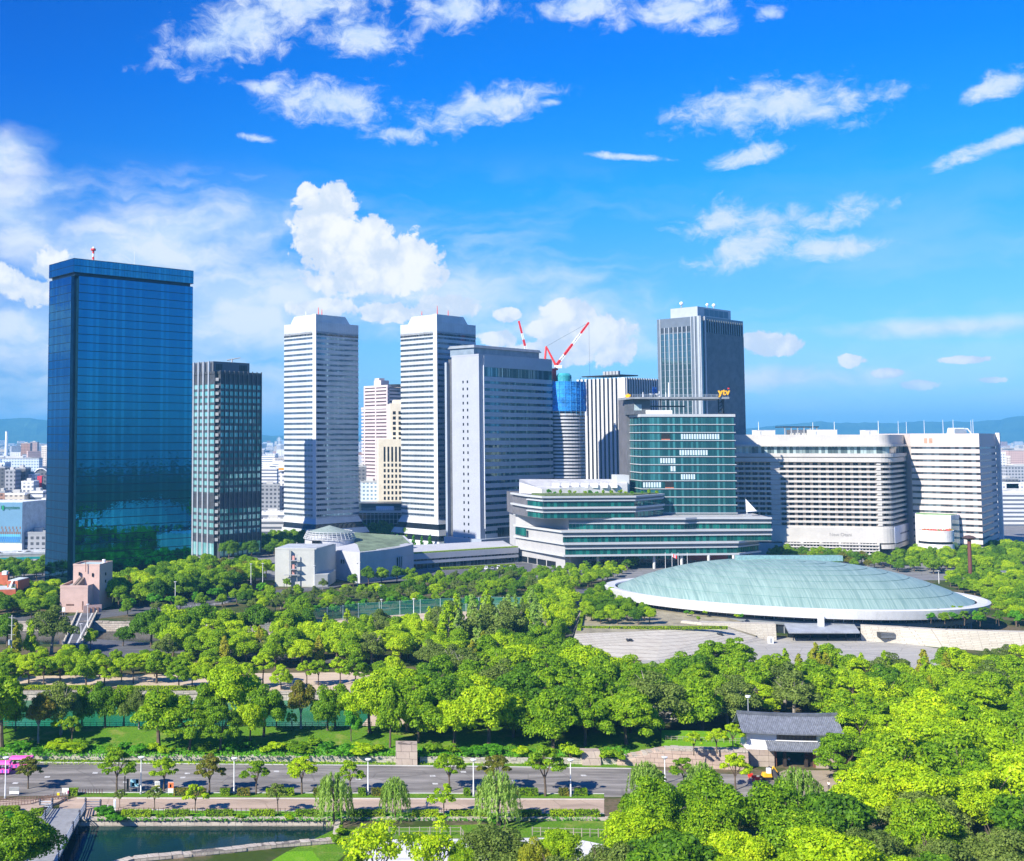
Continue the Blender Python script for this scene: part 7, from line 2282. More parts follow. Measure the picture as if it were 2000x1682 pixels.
def hedge(label, px0, px1, py, hgt, dep, colour, group, z=0.0, py1=None):
    a, b = G(px0, py, z), G(px1, py1 or py, z)
    t = thing('clipped_hedge', label, 'hedge', ((a[0] + b[0]) / 2, (a[1] + b[1]) / 2, z), group)
    lx = math.hypot(b[0] - a[0], b[1] - a[1])
    t.rotation_euler = (0, 0, math.atan2(b[1] - a[1], b[0] - a[0]))
    me = leaf_box('foliage', lx, dep, hgt, colour)
    link('foliage', me, t)
    m = MB(); m.box(-lx / 2 + .1, lx / 2 - .1, -dep / 2 + .1, dep / 2 - .1, 0, hgt - .1)
    mm = bpy.data.meshes.new('branches'); mm.from_pydata(m.v, [], m.f); mm.materials.append(CORE); link('branches', mm, t)
for i, (a, b) in enumerate(((238, 295), (322, 370), (402, 455), (488, 536), (578, 626), (684, 752), (806, 856), (880, 950), (1012, 1056), (1076, 1120), (1124, 1170))):
    hedge(f'{ORD[i]} clipped hedge from the left along the moat wall', a, b, 1597, 1.3, 1.5, 'mid' if i % 3 else 'bright', 'clipped hedges along the moat wall')
for i, (a, b) in enumerate(((132, 152), (340, 402), (430, 449), (464, 488), (520, 574), (612, 628), (700, 714), (726, 752), (906, 918), (934, 1012), (1014, 1050), (1092, 1110), (1122, 1146))):
    hedge(f'{ORD[i]} small hedge from the left between parking road and path', a, b, 1553.5, 1.3, 1.2, 'rust' if i % 2 else 'mid', 'small hedges between road and path')
hedge('long clipped hedge on the sunlit bastion edge', 1130, 1420, 1229, 1.0, 1.2, 'bright', None, z=4.7)
hedge('clipped hedge running back along the left edge of the bastion', 1131, 1140, 1233, 1.0, 1.2, 'bright', None, z=5.0, py1=1188)
hedge('long yellow-green hedge along the street before the low terrace wing', 862, 1004, 1113, 1.2, 2.5, 'bright', None, py1=1106)
hedge('clipped hedge on the far side of the green moat', 230, 400, 1347, 1.0, 1.4, 'bright', 'hedges beyond the green moat')
hedge('left hedge on the far side of the green moat', 0, 190, 1346, 1.0, 1.4, 'bright', 'hedges beyond the green moat')
hedge('clipped hedge left of the footbridge', 0, 38, 1590, 1.3, 1.6, 'mid', 'hedges left of the footbridge')
hedge('short clipped hedge touching the footbridge', 60, 84, 1594, 1.2, 1.4, 'mid', 'hedges left of the footbridge')
SHR = []
for c in ('vivid', 'mid', 'bright'):
    for i in range(2):
        P, N, Sz = crown_round(2, 2.6, 22, 70, 0.2, 0.02)
        SHR.append((c, leaves_mesh('foliage', P, N, Sz, LEAF[c], 1.4)))
STEM = bpy.data.meshes.new('stem')
_m = MB()
for i in range(5):
    a = i * 1.256; _m.tube((0, 0, -0.1), (math.cos(a) * .5, math.sin(a) * .5, 1.2), 0.05, 0.03, 4)
STEM.from_pydata(_m.v, [], _m.f); STEM.materials.append(BARK)
def shrub(px, py, h, wd, ci, label, group, z=0.0):
    x, y = G(px, py, z)
    c, me = SHR[ci % len(SHR)]
    t = thing('garden_shrub', label, 'shrub', (x, y, z), group)
    t.scale = (h / 2 * wd, h / 2 * wd, h / 2); t.rotation_euler = (0, 0, R.uniform(0, 6))
    link('foliage', me, t); link('stem', STEM, t)
sl = sorted([(70, 1474, 1.6, 1.3), (130, 1470, 2.6, 2.4), (152, 1468, 2.4, 2.0), (100, 1466, 1.5, 1.6), (215, 1472, 1.8, 1.4), (242, 1466, 2.0, 1.2), (272, 1472, 2.2, 1.6), (296, 1470, 2.4, 1.3), (316, 1474, 1.8, 1.2), (334, 1473, 1.8, 1.1),
             (455, 1470, 2.0, 1.5), (480, 1462, 2.2, 1.4), (522, 1472, 2.0, 1.5), (540, 1468, 2.3, 1.6), (575, 1472, 2.6, 2.2), (612, 1460, 2.4, 1.7), (640, 1466, 2.0, 1.3), (676, 1474, 2.2, 2.0), (706, 1474, 2.4, 2.4), (732, 1472, 2.0, 1.5),
             (845, 1472, 2.4, 1.6), (880, 1472, 2.0, 2.0), (930, 1476, 2.0, 2.2), (962, 1474, 2.3, 1.6), (1020, 1476, 2.2, 1.5), (1115, 1480, 3.0, 1.3), (1190, 1482, 2.2, 1.5), (1210, 1484, 2.0, 1.4), (40, 1466, 2.0, 2.0), (400, 1470, 2.2, 2.2)])
for i, (px, py, h, wd) in enumerate(sl):
    shrub(px, py, h, wd, i * 5 + 1, f'{ORD[i]} shrub from the left on the grass bank above the road', 'shrubs on the grass bank', z=1.2)
for i, px in enumerate((1745, 1760, 1772, 1786, 1799, 1812)):
    shrub(px, 1213, 1.6, 1.0, 4 + (i % 2), f'{ORD[i]} clipped ball shrub from the left on the arena wall terrace', 'ball shrubs on the arena terrace', z=5.2)
for i, (px, py) in enumerate(((1340, 1200), (1352, 1202), (1365, 1212), (1378, 1201), (1438, 1207), (1449, 1207))):
    shrub(px, py, 1.6, 1.1, 1 + i, f'{ORD[i]} small shrub from the left beside the arena path', 'shrubs beside the arena path', z=5.2)
for i, (px, py, h) in enumerate(((205, 1598, 2.2), (230, 1606, 1.5), (310, 1600, 1.0), (470, 1600, 1.0), (565, 1602, 1.0), (865, 1602, 1.0), (965, 1608, 1.2), (20, 1606, 1.8), (665, 1632, 1.6), (658, 1648, 1.6))):
    shrub(px, py, h, 1.5, i, f'{ORD[i]} loose bush from the nearest one along the moat wall' if False else ['big bush beside the footbridge wall', 'small bush hanging over the moat wall by the footbridge', 'low bush between the first two moat hedges', 'low bush between the third and fourth moat hedges', 'low bush right of the fourth moat hedge', 'low bush left of the tall willow hedge', 'low bush at the foot of the right willow', 'bush left of the footbridge over the stone wall', 'green bush at the right end of the dark moat', 'lower green bush at the right end of the dark moat'][i], 'loose bushes along the moat')
for i, (x, y, z) in enumerate(PODIUM_PLANTS):
    t = thing('roof_garden_shrub', f'{ORD[i]} plant from the left in the podium roof garden', 'shrub', (x, y, z), 'podium roof garden plants')
    c, me = SHR[i % len(SHR)]; s = R.uniform(0.8, 1.5); t.scale = (s * .8, s * .8, s)
    link('foliage', me, t); link('stem', STEM, t)
# ground cover that nobody could count: tufts on the bank and verge
def tufts(name, region, n, size, colour, zf):
    P = []
    while len(P) < n:
        px, py = R.uniform(region[0], region[1]), R.uniform(region[2], region[3])
        x, y = G(px, py, zf); P.append((x, y, zf + R.uniform(0, 0.25)))
    P = np.array(P); N = NR.normal(0, 0.6, (n, 3)) + np.array([0, -0.5, 0.7])
    me = leaves_mesh(name, P, N, NR.uniform(0.6, 1.4, n) * size, LEAF[colour], 1.8)
    o = link(name, me); o['kind'] = 'stuff'
tufts('bank_undergrowth', (-40, 1230, 1430, 1478), 15000, 0.32, 'vivid', 1.5)
tufts('verge_weeds', (-40, 1230, 1480, 1494), 2500, 0.2, 'bright', 0.12)
tufts('moat_edge_weeds', (190, 1170, 1592, 1603), 5000, 0.24, 'vivid', 0.15)
tufts('woodland_undergrowth', (820, 1280, 1385, 1450), 4000, 0.5, 'mid', 0.25)
# ================================================================== CITY, HILLS, HAZE
def facade(name, col, win, wx=3.2, wz=3.2, wf=0.55, hf=0.5):
    """small far building: window grid in its own colours"""
    m, k, o = newmat(name)
    co = objco(k)
    g = k.n('ShaderNodeNewGeometry')
    sp = k.n('ShaderNodeSeparateXYZ'); k.put(sp.inputs[0], co)
    sn = k.n('ShaderNodeSeparateXYZ'); k.put(sn.inputs[0], g.outputs['Normal'])
    h = k.m('ADD', sp.outputs[0], sp.outputs[1])
    fx = k.m('LESS_THAN', k.m('FRACT', k.m('DIVIDE', h, wx)), wf)
    fz = k.m('LESS_THAN', k.m('FRACT', k.m('DIVIDE', sp.outputs[2], wz)), hf)
    wall = k.m('LESS_THAN', k.m('ABSOLUTE', sn.outputs[2]), 0.5)
    f = k.m('MULTIPLY', k.m('MULTIPLY', fx, fz), wall)
    oi = k.n('ShaderNodeObjectInfo')
    v = k.m('ADD', k.m('MULTIPLY', oi.outputs['Random'], 0.5), 0.75)
    base = k.mix(k.ss(k.noise(co, 0.1, 3), 0.3, 0.7), tuple(x * 0.9 for x in col), col)
    c = k.mix(1.0, k.mix(f, base, win), k.mix(0.0, (1, 1, 1), (1, 1, 1)), 'MULTIPLY')
    hs = k.n('ShaderNodeHueSaturation'); k.put(hs.inputs['Color'], c); k.put(hs.inputs['Value'], v)
    bsdf(k, o, hs.outputs[0], 0.6, 0, 0.3)
    return m
FAC = [facade('far_white', (0.72, 0.72, 0.72), (0.18, 0.2, 0.24)), facade('far_cream', (0.62, 0.56, 0.47), (0.2, 0.18, 0.17)), facade('far_grey', (0.36, 0.38, 0.41), (0.08, 0.09, 0.11)),
       facade('far_brown', (0.34, 0.2, 0.15), (0.1, 0.07, 0.06)), facade('far_bands', (0.66, 0.67, 0.69), (0.12, 0.14, 0.18), 400, 3.3, 1.0, 0.45), facade('far_pale_blue', (0.5, 0.58, 0.66), (0.15, 0.22, 0.3)),
       facade('far_dark', (0.14, 0.15, 0.17), (0.05, 0.06, 0.08)), facade('far_pink', (0.55, 0.4, 0.36), (0.2, 0.14, 0.13))]
FNAME = ['white', 'cream', 'grey', 'brown', 'white banded', 'pale blue', 'dark', 'pinkish']
ROOFM = mat('far_roof', (0.45, 0.45, 0.44), 0.8, var=0.2, scale=0.2)

def block(mb, x, y, w, d, h, a, z=0.0):
    ca, sa = math.cos(a), math.sin(a)
    q = [(x + ca * u - sa * v, y + sa * u + ca * v) for u, v in ((-w / 2, -d / 2), (w / 2, -d / 2), (w / 2, d / 2), (-w / 2, d / 2))]
    mb.prism(q, z, z + h)
    return q

# ---- nearer city seen left of the glass tower and between the towers: one by one, with parts
def city_house(label, px0, px1, ytop, Y, fi, depth=18, extra=None, ang=0.0):
    x0, x1 = X(px0, Y), X(px1, Y)
    h = ZY(ytop, Y)
    t = thing('city_building', label, 'building', ((x0 + x1) / 2, Y, 0))
    m = MB(); m.prism([(x0, Y), (x1, Y + ang * (x1 - x0)), (x1 + 0, Y + depth), (x0, Y + depth)], 0, h); m.build('wall', FAC[fi], t)
    m = MB(); band(m, [(x0, Y), (x1, Y + ang * (x1 - x0)), (x1, Y + depth), (x0, Y + depth)], h - 0.3, h + 0.9, -0.4, 0.1); m.build('parapet', WHITE if fi in (0, 1, 4) else GREYP, t)
    m = MB(); w = (x1 - x0); m.box(x0 + w * .3, x0 + w * .65, Y + depth * .3, Y + depth * .6, h, h + 2.8); m.build('stair_head', CONC, t)
    for i in range(2):
        m = MB(); xx = x0 + w * (.15 + .6 * i); m.box(xx, xx + w * .08 + .6, Y + 2, Y + 3.6, h, h + 1.5); m.build('roof_unit', GREYP, t)
    return t
for a in (
    ('white shop block with pale roof between billboard hall and glass tower', 40, 58, 992, 680, 0), ('grey slatted stair block behind the blue billboard hall', 57, 82, 962, 740, 4),
    ('cream rooftop block above the blue billboard hall', 8, 46, 966, 730, 1), ('white slim block beside the slatted stair block', 80, 92, 976, 720, 0),
    ('cream low house under the slatted stair block', 66, 92, 1022, 660, 1), ('grey low warehouse behind the expressway', 48, 92, 1042, 640, 2),
    ('grey gridded office block in the left city', 8, 28, 920, 900, 2), ('dark grey gridded office wing in the left city', 26, 48, 916, 920, 6),
    ('white cube building left of the maroon wall', 48, 66, 928, 930, 0), ('white store with rooftop plant in the left city', 40, 64, 942, 860, 0),
    ('small red-walled house at the far left edge', -10, 8, 962, 800, 3), ('long pale blue banded factory across the left city', -20, 75, 896, 1300, 5),
    ('dark tall block at the far left edge', -20, 8, 914, 980, 6), ('brown apartment slab on the left skyline', 40, 58, 866, 2400, 3),
    ('dark brown apartment pair on the left skyline', 58, 72, 864, 2500, 7), ('cream apartment tower near the glass tower edge', 80, 95, 872, 2000, 1),
    ('white slim building with orange roof sign between dark tower and silver tower', 544, 558, 920, 900, 0), ('grey shadowed block behind the fin tower', 508, 546, 948, 880, 2),
    ('white low terrace block at the silver tower foot', 506, 560, 1002, 860, 4), ('grey-blue block right of the left silver tower', 700, 716, 912, 950, 6), ('blue shaded low block between the silver towers', 706, 742, 942, 930, 5),
    ('white low building beside the fin tower foot', 508, 560, 1016, 790, 4),
    ('white hospital block right of the office', 1955, 2030, 962, 900, 4), ('grey barred office block at the right edge', 1968, 2040, 912, 1150, 2), ('pinkish slab on the right skyline', 1972, 2040, 880, 1700, 7),
    ('cream and orange apartment block on the right skyline', 1962, 1976, 892, 1500, 1), ('white apartment block right of the office fin', 1956, 1968, 884, 1400, 0), ('dark teal glass house in the right city', 1968, 1992, 936, 1000, 6), ('white low school block in the right city', 1955, 2010, 944, 1000, 0)):
    city_house(*a)
o = thing('orange_roof_sign', 'white roof sign with an orange band between the towers', 'sign', (X(551, 898), 898, ZY(920, 898)))
m = MB(); m.box(X(544, 898), X(557, 898), 898, 899, ZY(920, 898), ZY(903, 898)); m.build('panel', WHITE, o)
m = MB(); m.box(X(544, 898), X(557, 898), 897.85, 897.98, ZY(918, 898), ZY(914, 898)); m.build('orange_band', mat('sign_orange', (0.8, 0.33, 0.02), 0.5), o)
# billboard hall
def billboard():
    Y = 640
    x0, x1 = X(-40, Y), X(44, Y)
    h = ZY(980, Y)
    t = thing('billboard_hall', 'windowless hall with a big blue patterned front and green letter sign', 'building', (x1, Y, 0))
    BL = mat('billboard_blue', (0.13, 0.28, 0.42), 0.6, var=0.03, scale=0.1)
    m = MB(); m.prism([(x0, Y), (x1, Y - 2), (x1 + 8, Y + 20), (x0, Y + 20)], 0, h); m.build('wall', mat('hall_white', (0.66, 0.7, 0.74), 0.6), t)
    m = MB(); band(m, [(x0, Y), (x1, Y - 2)], ZY(1060, Y), h - 0.3, 0.0, 0.2, closed=False); m.build('sign_front', BL, t)
    mm = {0: mat('pattern_deep_blue', (0.02, 0.2, 0.5), 0.6), 1: mat('pattern_brown', (0.2, 0.13, 0.1), 0.6), 2: mat('pattern_cyan', (0.1, 0.5, 0.7), 0.6)}
    d = MB()
    n = 22
    for r_ in range(6):
        for i in range(n):
            if r_ > 3 and (i < 11 or (i + r_) % 2): continue
            p, q = lerp2((x0, Y), (x1, Y - 2), (i + 0.15 + 0.5 * (r_ % 2)) / (n + 1)), lerp2((x0, Y), (x1, Y - 2), (i + 0.8 + 0.5 * (r_ % 2)) / (n + 1))
            z = ZY(1058, Y) + r_ * 1.45
            band(d, [p, q], z, z + 1.35, 0.2, 0.26, closed=False, mi=(0 if r_ < 2 else (2 if r_ == 2 else 1)))
    d.build('tile_pattern', [mm[0], mm[1], mm[2]], t)
    s = thing('hall_sign', 'dark green letter sign on the blue billboard front', 'sign', (X(15, Y), Y - 1.6, ZY(992, Y)))
    GRN = mat('sign_green', (0.02, 0.16, 0.12), 0.5)
    sign_text('lettering', s, 'Lansystem', 2.6, X(20, Y), Y - 1.75, ZY(994, Y), GRN, rz=math.atan2(-2, x1 - x0), depth=0.05, bold=0.03)
    b = MB(); b.box(X(4, Y), X(7, Y), Y - 1.75, Y - 1.5, ZY(996, Y), ZY(987, Y)); b.build('green_mark', mat('mark_green', (0.02, 0.35, 0.15), 0.5), s)
billboard()
mr = thing('maroon_wall_building', 'small building with a maroon red end wall in the left city', 'building', (X(77, 880), 880, 0))
m = MB(); m.box(X(71, 880), X(80, 880), 880, 890, 0, ZY(930, 880)); m.build('red_wall', mat('maroon', (0.5, 0.04, 0.08), 0.7), mr)
m = MB(); m.box(X(80, 880) + .02, X(92, 880), 880.5, 892, 0, ZY(931, 880)); m.build('wall', FAC[6], mr)
ar = thing('arched_hall', 'hall with a white arched glazed gable in the left city', 'hall', (X(79, 960), 960, 0))
m = MB()
cx, zc, rr = X(79, 960), ZY(932, 960), 6.6
pts = [(cx + rr * math.cos(a), zc + rr * 1.1 * math.sin(a)) for a in [math.pi * i / 16 for i in range(17)]]
m.v = [(x, 960, z) for x, z in pts] + [(x, 985, z) for x, z in pts]
m.f = [tuple(range(16, -1, -1))] + [(i, i + 1, i + 18, i + 17) for i in range(16)]; m.mi = [0] * 17
m.build('glazed_vault', FAC[6], ar)
m = MB()
for i in range(16):
    m.tube((pts[i][0], 959.8, pts[i][1]), (pts[i + 1][0], 959.8, pts[i + 1][1]), 0.5, 0.5, 5)
m.build('arch_rim', WHITE, ar)
m = MB(); m.box(cx - rr, cx + rr, 960, 985, 0, zc); m.build('wall', FAC[0], ar)
ch = thing('tall_chimney', 'tall white chimney on the far left skyline', 'chimney', (X(12, 3200), 3200, 0))
m = MB(); m.tube((X(12, 3200), 3200, 0), (X(12, 3200), 3200, ZY(843, 3200)), 5, 3.6, 12); m.build('shaft', WHITE, ch)
m = MB(); m.tube((X(12, 3200), 3200, ZY(843, 3200)), (X(12, 3200), 3200, ZY(842, 3200)), 4.0, 4.0, 12); m.build('rim', GREYP, ch)
py = thing('power_pylon', 'far lattice pylon on the skyline between the dark and silver towers', 'pylon', (X(545, 3000), 3000, 0))
m = MB(); x = X(545, 3000)
for dx in (-3, 3): m.tube((x + dx * 1.6, 3000, 0), (x + dx * .2, 3000, ZY(853, 3000)), 0.9, 0.5, 4)
m.build('tower_frame', WHITE, py)
m = MB()
for zz in (856, 858): m.tube((x - 6, 3000, ZY(zz, 3000)), (x + 6, 3000, ZY(zz, 3000)), 0.5, 0.5, 4)
m.build('cross_arm', WHITE, py)

# ---- the far city: small blocks seen in the gaps, each its own object, the rest one mass
def far_city():
    gaps = [(-30, 100, 'left of the glass tower', 105), (500, 566, 'between dark and silver towers', 55), (694, 745, 'between the silver towers', 15), (1948, 2030, 'at the right edge', 70)]
    rr = random.Random(5)
    pool = {}
    for (a, b, nm, n) in gaps:
        used = []
        for i in range(n):
            f = (i + rr.random()) / n
            Y = 1000 * (6.0 ** f)
            px = rr.uniform(a, b)
            x = X(px, Y)
            w, d = rr.uniform(12, 30) * (1 + f), rr.uniform(12, 24)
            h = rr.choice([7, 9, 10, 12, 14, 18, 24]) * rr.uniform(0.9, 1.2) * (1 + 0.3 * f)
            if rr.random() < 0.10: h = rr.uniform(32, 50)
            fi = rr.choices(range(8), [5, 3, 2, 1.2, 4, 1.5, 0.5, 1])[0]
            band_ = int(f * 3)
            used.append((px, x, Y, w, d, h, fi, band_, nm))
        for u in used: pool.setdefault((u[8], u[6], u[7]), []).append(u)
    for (nm, fi, bd), lst in pool.items():
        lst.sort()
        for i, (px, x, Y, w, d, h, *_r) in enumerate(lst):
            m = MB(); block(m, 0, 0, w, d, h, rr.uniform(-0.5, 0.5))
            if rr.random() < .6: block(m, rr.uniform(-w, w) * .2, rr.uniform(-d, d) * .2, w * .35, d * .35, h + 2.8, 0, 0)
            dist = ['nearer', 'middle', 'far'][bd]
            lab = f'{dist} {FNAME[fi]} city block {nm}' if len(lst) == 1 else f'{ORD[i % 39]} {dist} {FNAME[fi]} city block from the left {nm}'
            o = m.build('far_building', FAC[fi])
            o.location = (x, Y, 0)
            tag(o, lab, 'building', 'far city blocks ' + nm)
    # everything else of the city out to the hills, a single mass
    v, f_, mi = MB(), None, None
    for i in range(5200):
        fr = rr.random()
        Y = 1250 * (8.0 ** fr)
        px = rr.uniform(-250, 2250)
        if i % 3: px = rr.choice([rr.uniform(-60, 110), rr.uniform(490, 580), rr.uniform(690, 760), rr.uniform(1920, 2060)])
        h = rr.uniform(6, 15) * (1 + fr * .6)
        if rr.random() < .05: h *= 2.4
        if rr.random() < .3 : h *= .6
        s = 1 + fr * 1.3
        q = len(v.f)
        block(v, X(px, Y), Y, rr.uniform(12, 34) * s, rr.uniform(10, 24) * s, h, rr.uniform(-.5, .5))
        c = rr.choices(range(8), [6, 3, 2, 1, 4, 1.5, .4, .8])[0]
        v.mi[q:] = [c] * (len(v.f) - q)
    v.build('distant_city', FAC, kind='stuff')
far_city()

# hills on the horizon
def hills():
    m, k, o = newmat('hill_forest')
    n = k.noise(objco(k), 0.004, 6, 0.6)
    bsdf(k, o, k.mix(k.ss(n, 0.35, 0.65), (0.018, 0.05, 0.016), (0.05, 0.095, 0.03)), 0.95, 0, 0.1)
    prof = [(-400, 826), (-100, 820), (0, 818), (60, 817), (90, 821), (200, 830), (350, 838), (450, 846), (560, 852), (700, 850), (900, 846), (1200, 842), (1460, 838), (1500, 833), (1560, 827), (1600, 823), (1640, 826), (1700, 825), (1760, 826), (1800, 823), (1860, 824), (1900, 823), (1950, 821), (1965, 817), (1985, 813), (2010, 812), (2100, 806), (2300, 800), (2500, 806)]
    Y0 = 11500.0
    b = MB()
    rows = [(-1500, 0.0), (-900, .35), (-500, .62), (-200, .86), (0, 1.0), (500, .9), (1400, 0.0)]
    pts = []
    rr = random.Random(3)
    pxs = [-400 + 2900 * i / 240 for i in range(241)]
    for px in pxs:
        for j in range(len(prof) - 1):
            if prof[j][0] <= px <= prof[j + 1][0]:
                t = (px - prof[j][0]) / (prof[j + 1][0] - prof[j][0]); t = t * t * (3 - 2 * t)
                py = prof[j][1] + (prof[j + 1][1] - prof[j][1]) * t
                break
        h = ZY(py, Y0) + rr.uniform(-6, 6)
        pts.append([(X(px, Y0 + dy), Y0 + dy, max(0, h * f * (1 + rr.uniform(-.07, .07) * (0 < f < 1)))) for dy, f in rows])
    for i in range(len(pts) - 1):
        for j in range(len(rows) - 1):
            b.face([pts[i][j], pts[i + 1][j], pts[i + 1][j + 1], pts[i][j + 1]])
    struct(b.build('hills', m, smooth=False))
hills()

# air: one closed box of even, thin haze
def haze():
    m = bpy.data.materials.new('air_haze')
    m.use_nodes = True
    t = m.node_tree; t.nodes.clear()
    o = t.nodes.new('ShaderNodeOutputMaterial'); v = t.nodes.new('ShaderNodeVolumePrincipled')
    v.inputs['Color'].default_value = (0.16, 0.58, 1.0, 1)
    v.inputs['Density'].default_value = HAZE
    v.inputs['Anisotropy'].default_value = 0.0
    t.links.new(v.outputs[0], o.inputs['Volume'])
    b = MB(); b.box(-9600, 11200, -400, 16500, -5, 374)
    b.build('haze', m, kind='stuff')
HAZE = 1.05e-4
haze()
# ================================================================== STREET FURNITURE, VEHICLES, PEOPLE
def lamp(px, py, hpx, label, group, y_scale=0.1):
    x, y = G(px, py)
    h = hpx * (y / FPX)
    t = thing('street_lamp', label, 'street lamp', (x, y, 0), group)
    m = MB(); m.tube((x, y, 0), (x, y, h * .35), 0.16, 0.13, 8); m.tube((x, y, h * .35), (x, y, h), 0.11, 0.09, 8); m.build('pole', WHITE, t)
    m = MB(); m.tube((x, y, 0), (x, y, 0.5), 0.24, 0.2, 8); m.build('base', GREYP, t)
    m = MB(); m.tube((x, y, h), (x, y, h + 0.16), 0.55, 0.62, 12); m.tube((x, y, h - 0.3), (x, y, h), 0.22, 0.5, 12); m.build('lamp_head', mat('lamp_white', (0.8, 0.8, 0.82), 0.4), t)
for i, (px, py, hp) in enumerate(((10, 1560, 76), (275, 1551, 68), (457, 1551, 66), (719, 1553, 66), (925, 1556, 68), (1115, 1556, 68), (1299, 1530, 48))):
    lamp(px, py, hp, f'{ORD[i]} white road lamp from the left beside the parking road', 'white lamps along the parking road')
for i, (px, py, hp, lb) in enumerate(((490, 1158, 55, 'tall grey lamp pole left of the concrete hall block'), (513, 1150, 48, 'grey lamp pole just left of the concrete hall block'), (614, 1150, 44, 'lamp pole before the concrete hall block corner'), (698, 1145, 44, 'lamp pole before the curved culture hall'),
                             (744, 1174, 30, 'grey lamp pole on the slope below the culture hall'), (342, 1186, 48, 'brown street lamp by the street left of the culture hall'), (1724, 1530, 60, 'brown lamp pole under the trees right of the gate'), (1894 - 60, 1140, 24, 'short lamp pole between arena and mushroom tower'))):
    lamp(px, py, hp, lb, None)
# bollards and fences
FEN = mat('fence_brown', (0.1, 0.065, 0.05), 0.7, var=0.15)
def fence(label, pts, h, step, m_, rails=(0.9, 0.5), name='post_fence', r=0.06, z=0.0, rail_r=0.045):
    t = thing(name, label, 'fence', (*pts[0], z))
    posts = []
    rl = MB()
    for i in range(len(pts) - 1):
        p, q = Vector(pts[i]), Vector(pts[i + 1])
        L = (q - p).length
        n = max(1, int(L / step))
        for j in range(n + (1 if i == len(pts) - 2 else 0)):
            w = p.lerp(q, j / n); b = MB(); b.tube((w.x, w.y, z), (w.x, w.y, z + h), r, r, 5); posts.append(b)
        for f in rails: rl.tube((p.x, p.y, z + h * f), (q.x, q.y, z + h * f), rail_r, rail_r, 4)
    cap_parts(posts, 'post', m_, t)
    rl.build('rails', m_, t)
fence('low dark railing between path and moat hedges', [G(200, 1588), G(262, 1588), G(700, 1590), G(1170, 1592)], 1.0, 0.9, FEN, rail_r=0.03)
fence('dark railing along the near edge of the green moat', [(-120, 268.3), (-20, 268.3), (14, 268.3)], 1.1, 1.5, FEN, z=2.5)
fence('wooden fence before the small lawn left of the gate', [G(1300, 1446, 3.4), G(1460, 1452, 3.4)], 1.0, 1.2, mat('fence_grey_wood', (0.3, 0.26, 0.22), 0.8), z=3.4)
fence('grey timber fence by the white gravel yard', [G(690, 1640), G(700, 1632), G(900, 1632), G(905, 1640)], 1.5, 1.7, mat('fence_grey_wood', (0.3, 0.26, 0.22)), r=0.09)
fence('brown timber fence at the lower right of the moat walk', [G(1040, 1632), G(1185, 1636)], 1.5, 1.4, mat('fence_grey_wood', (0.3, 0.26, 0.22)), r=0.09)
fence('dark ramp railing left of the footbridge', [G(0, 1582), G(60, 1576), G(84, 1568), G(132, 1566)], 1.2, 0.55, mat('railing_brown', (0.2, 0.12, 0.1), 0.6))
fence('second ramp railing behind the first, left of the footbridge', [G(0, 1572), G(70, 1568), G(128, 1560)], 1.2, 0.55, mat('railing_brown', (0.2, 0.12, 0.1)))
fence('white guard rail along the street before the grove', [G(300, 1190), G(430, 1182), G(450, 1176)], 0.9, 2.5, WHITE)
rampm = MB(); rampm.prism([G(-30, 1592), G(60, 1588), G(112, 1572), G(130, 1562), G(70, 1566), G(-30, 1570)], 0.03, 0.5); struct(rampm.build('ramp_path', BRICKP))
for i in range(9):
    x, y = G(156 + i * 5.4, 1552)
    t = thing('bollard_post', f'{ORD[i]} brown bollard from the left at the parking road exit', 'bollard', (x, y, 0), 'bollards at the road exit')
    m = MB(); m.tube((x, y, 0), (x, y, 0.95), 0.075, 0.075, 6); m.build('post', mat('bollard_brown', (0.17, 0.08, 0.07), 0.6), t)
    m = MB(); m.lathe((x, y, 0.95), [(0.085, 0), (0.085, 0.06), (0.01, 0.12)], 8); m.build('cap', DARKP, t)
# posters, notice board, pillars
def board(label, px0, px1, py, z0, z1, cols, cat='sign', legs=True, name='poster_board'):
    a, b = G(px0, py), G(px1, py)
    t = thing(name, label, cat, ((a[0] + b[0]) / 2, a[1], 0))
    m = MB(); m.box(a[0], b[0], a[1], a[1] + 0.12, z0, z1); m.build('panel', WHITE, t)
    n = len(cols)
    for i, (c, f0, f1, g0, g1) in enumerate(cols):
        m = MB(); m.box(a[0] + (b[0] - a[0]) * f0, a[0] + (b[0] - a[0]) * f1, a[1] - 0.03, a[1] - 0.003, z0 + (z1 - z0) * g0, z0 + (z1 - z0) * g1); m.build('print', mat('print_%d_%d_%d' % tuple(int(x * 99) for x in c), c, 0.5, var=0.1, scale=2), t)
    if legs:
        for x in (a[0] + .15, b[0] - .15):
            m = MB(); m.tube((x, a[1] + .06, 0), (x, a[1] + .06, z0 + .1), 0.05); m.build('leg', GREYP, t)
board('orange and white poster board beside the parking road hedge', 328, 339, 1553, 0.4, 2.5, [((0.75, 0.2, 0.07), 0.02, 0.98, 0.42, 0.98), ((0.7, 0.75, 0.78), 0.05, 0.95, 0.03, 0.38), ((0.75, 0.6, 0.55), 0.3, 0.62, 0.5, 0.8), ((0.12, 0.05, 0.06), 0.34, 0.56, 0.62, 0.74)])
board('yellow-green poster board behind a young tree', 302, 312, 1552, 0.4, 2.5, [((0.7, 0.55, 0.1), 0.05, 0.95, 0.5, 0.66), ((0.2, 0.5, 0.12), 0.05, 0.6, 0.16, 0.36), ((0.4, 0.42, 0.4), 0.1, 0.9, 0.72, 0.94)])
board('wide notice board with a pale blue map beside the second lamp', 254, 271, 1548, 1.1, 2.6, [((0.25, 0.5, 0.62), 0.04, 0.96, 0.05, 0.95), ((0.72, 0.78, 0.8), 0.2, 0.5, 0.1, 0.55), ((0.1, 0.3, 0.45), 0.66, 0.95, 0.4, 0.95)], name='notice_board')
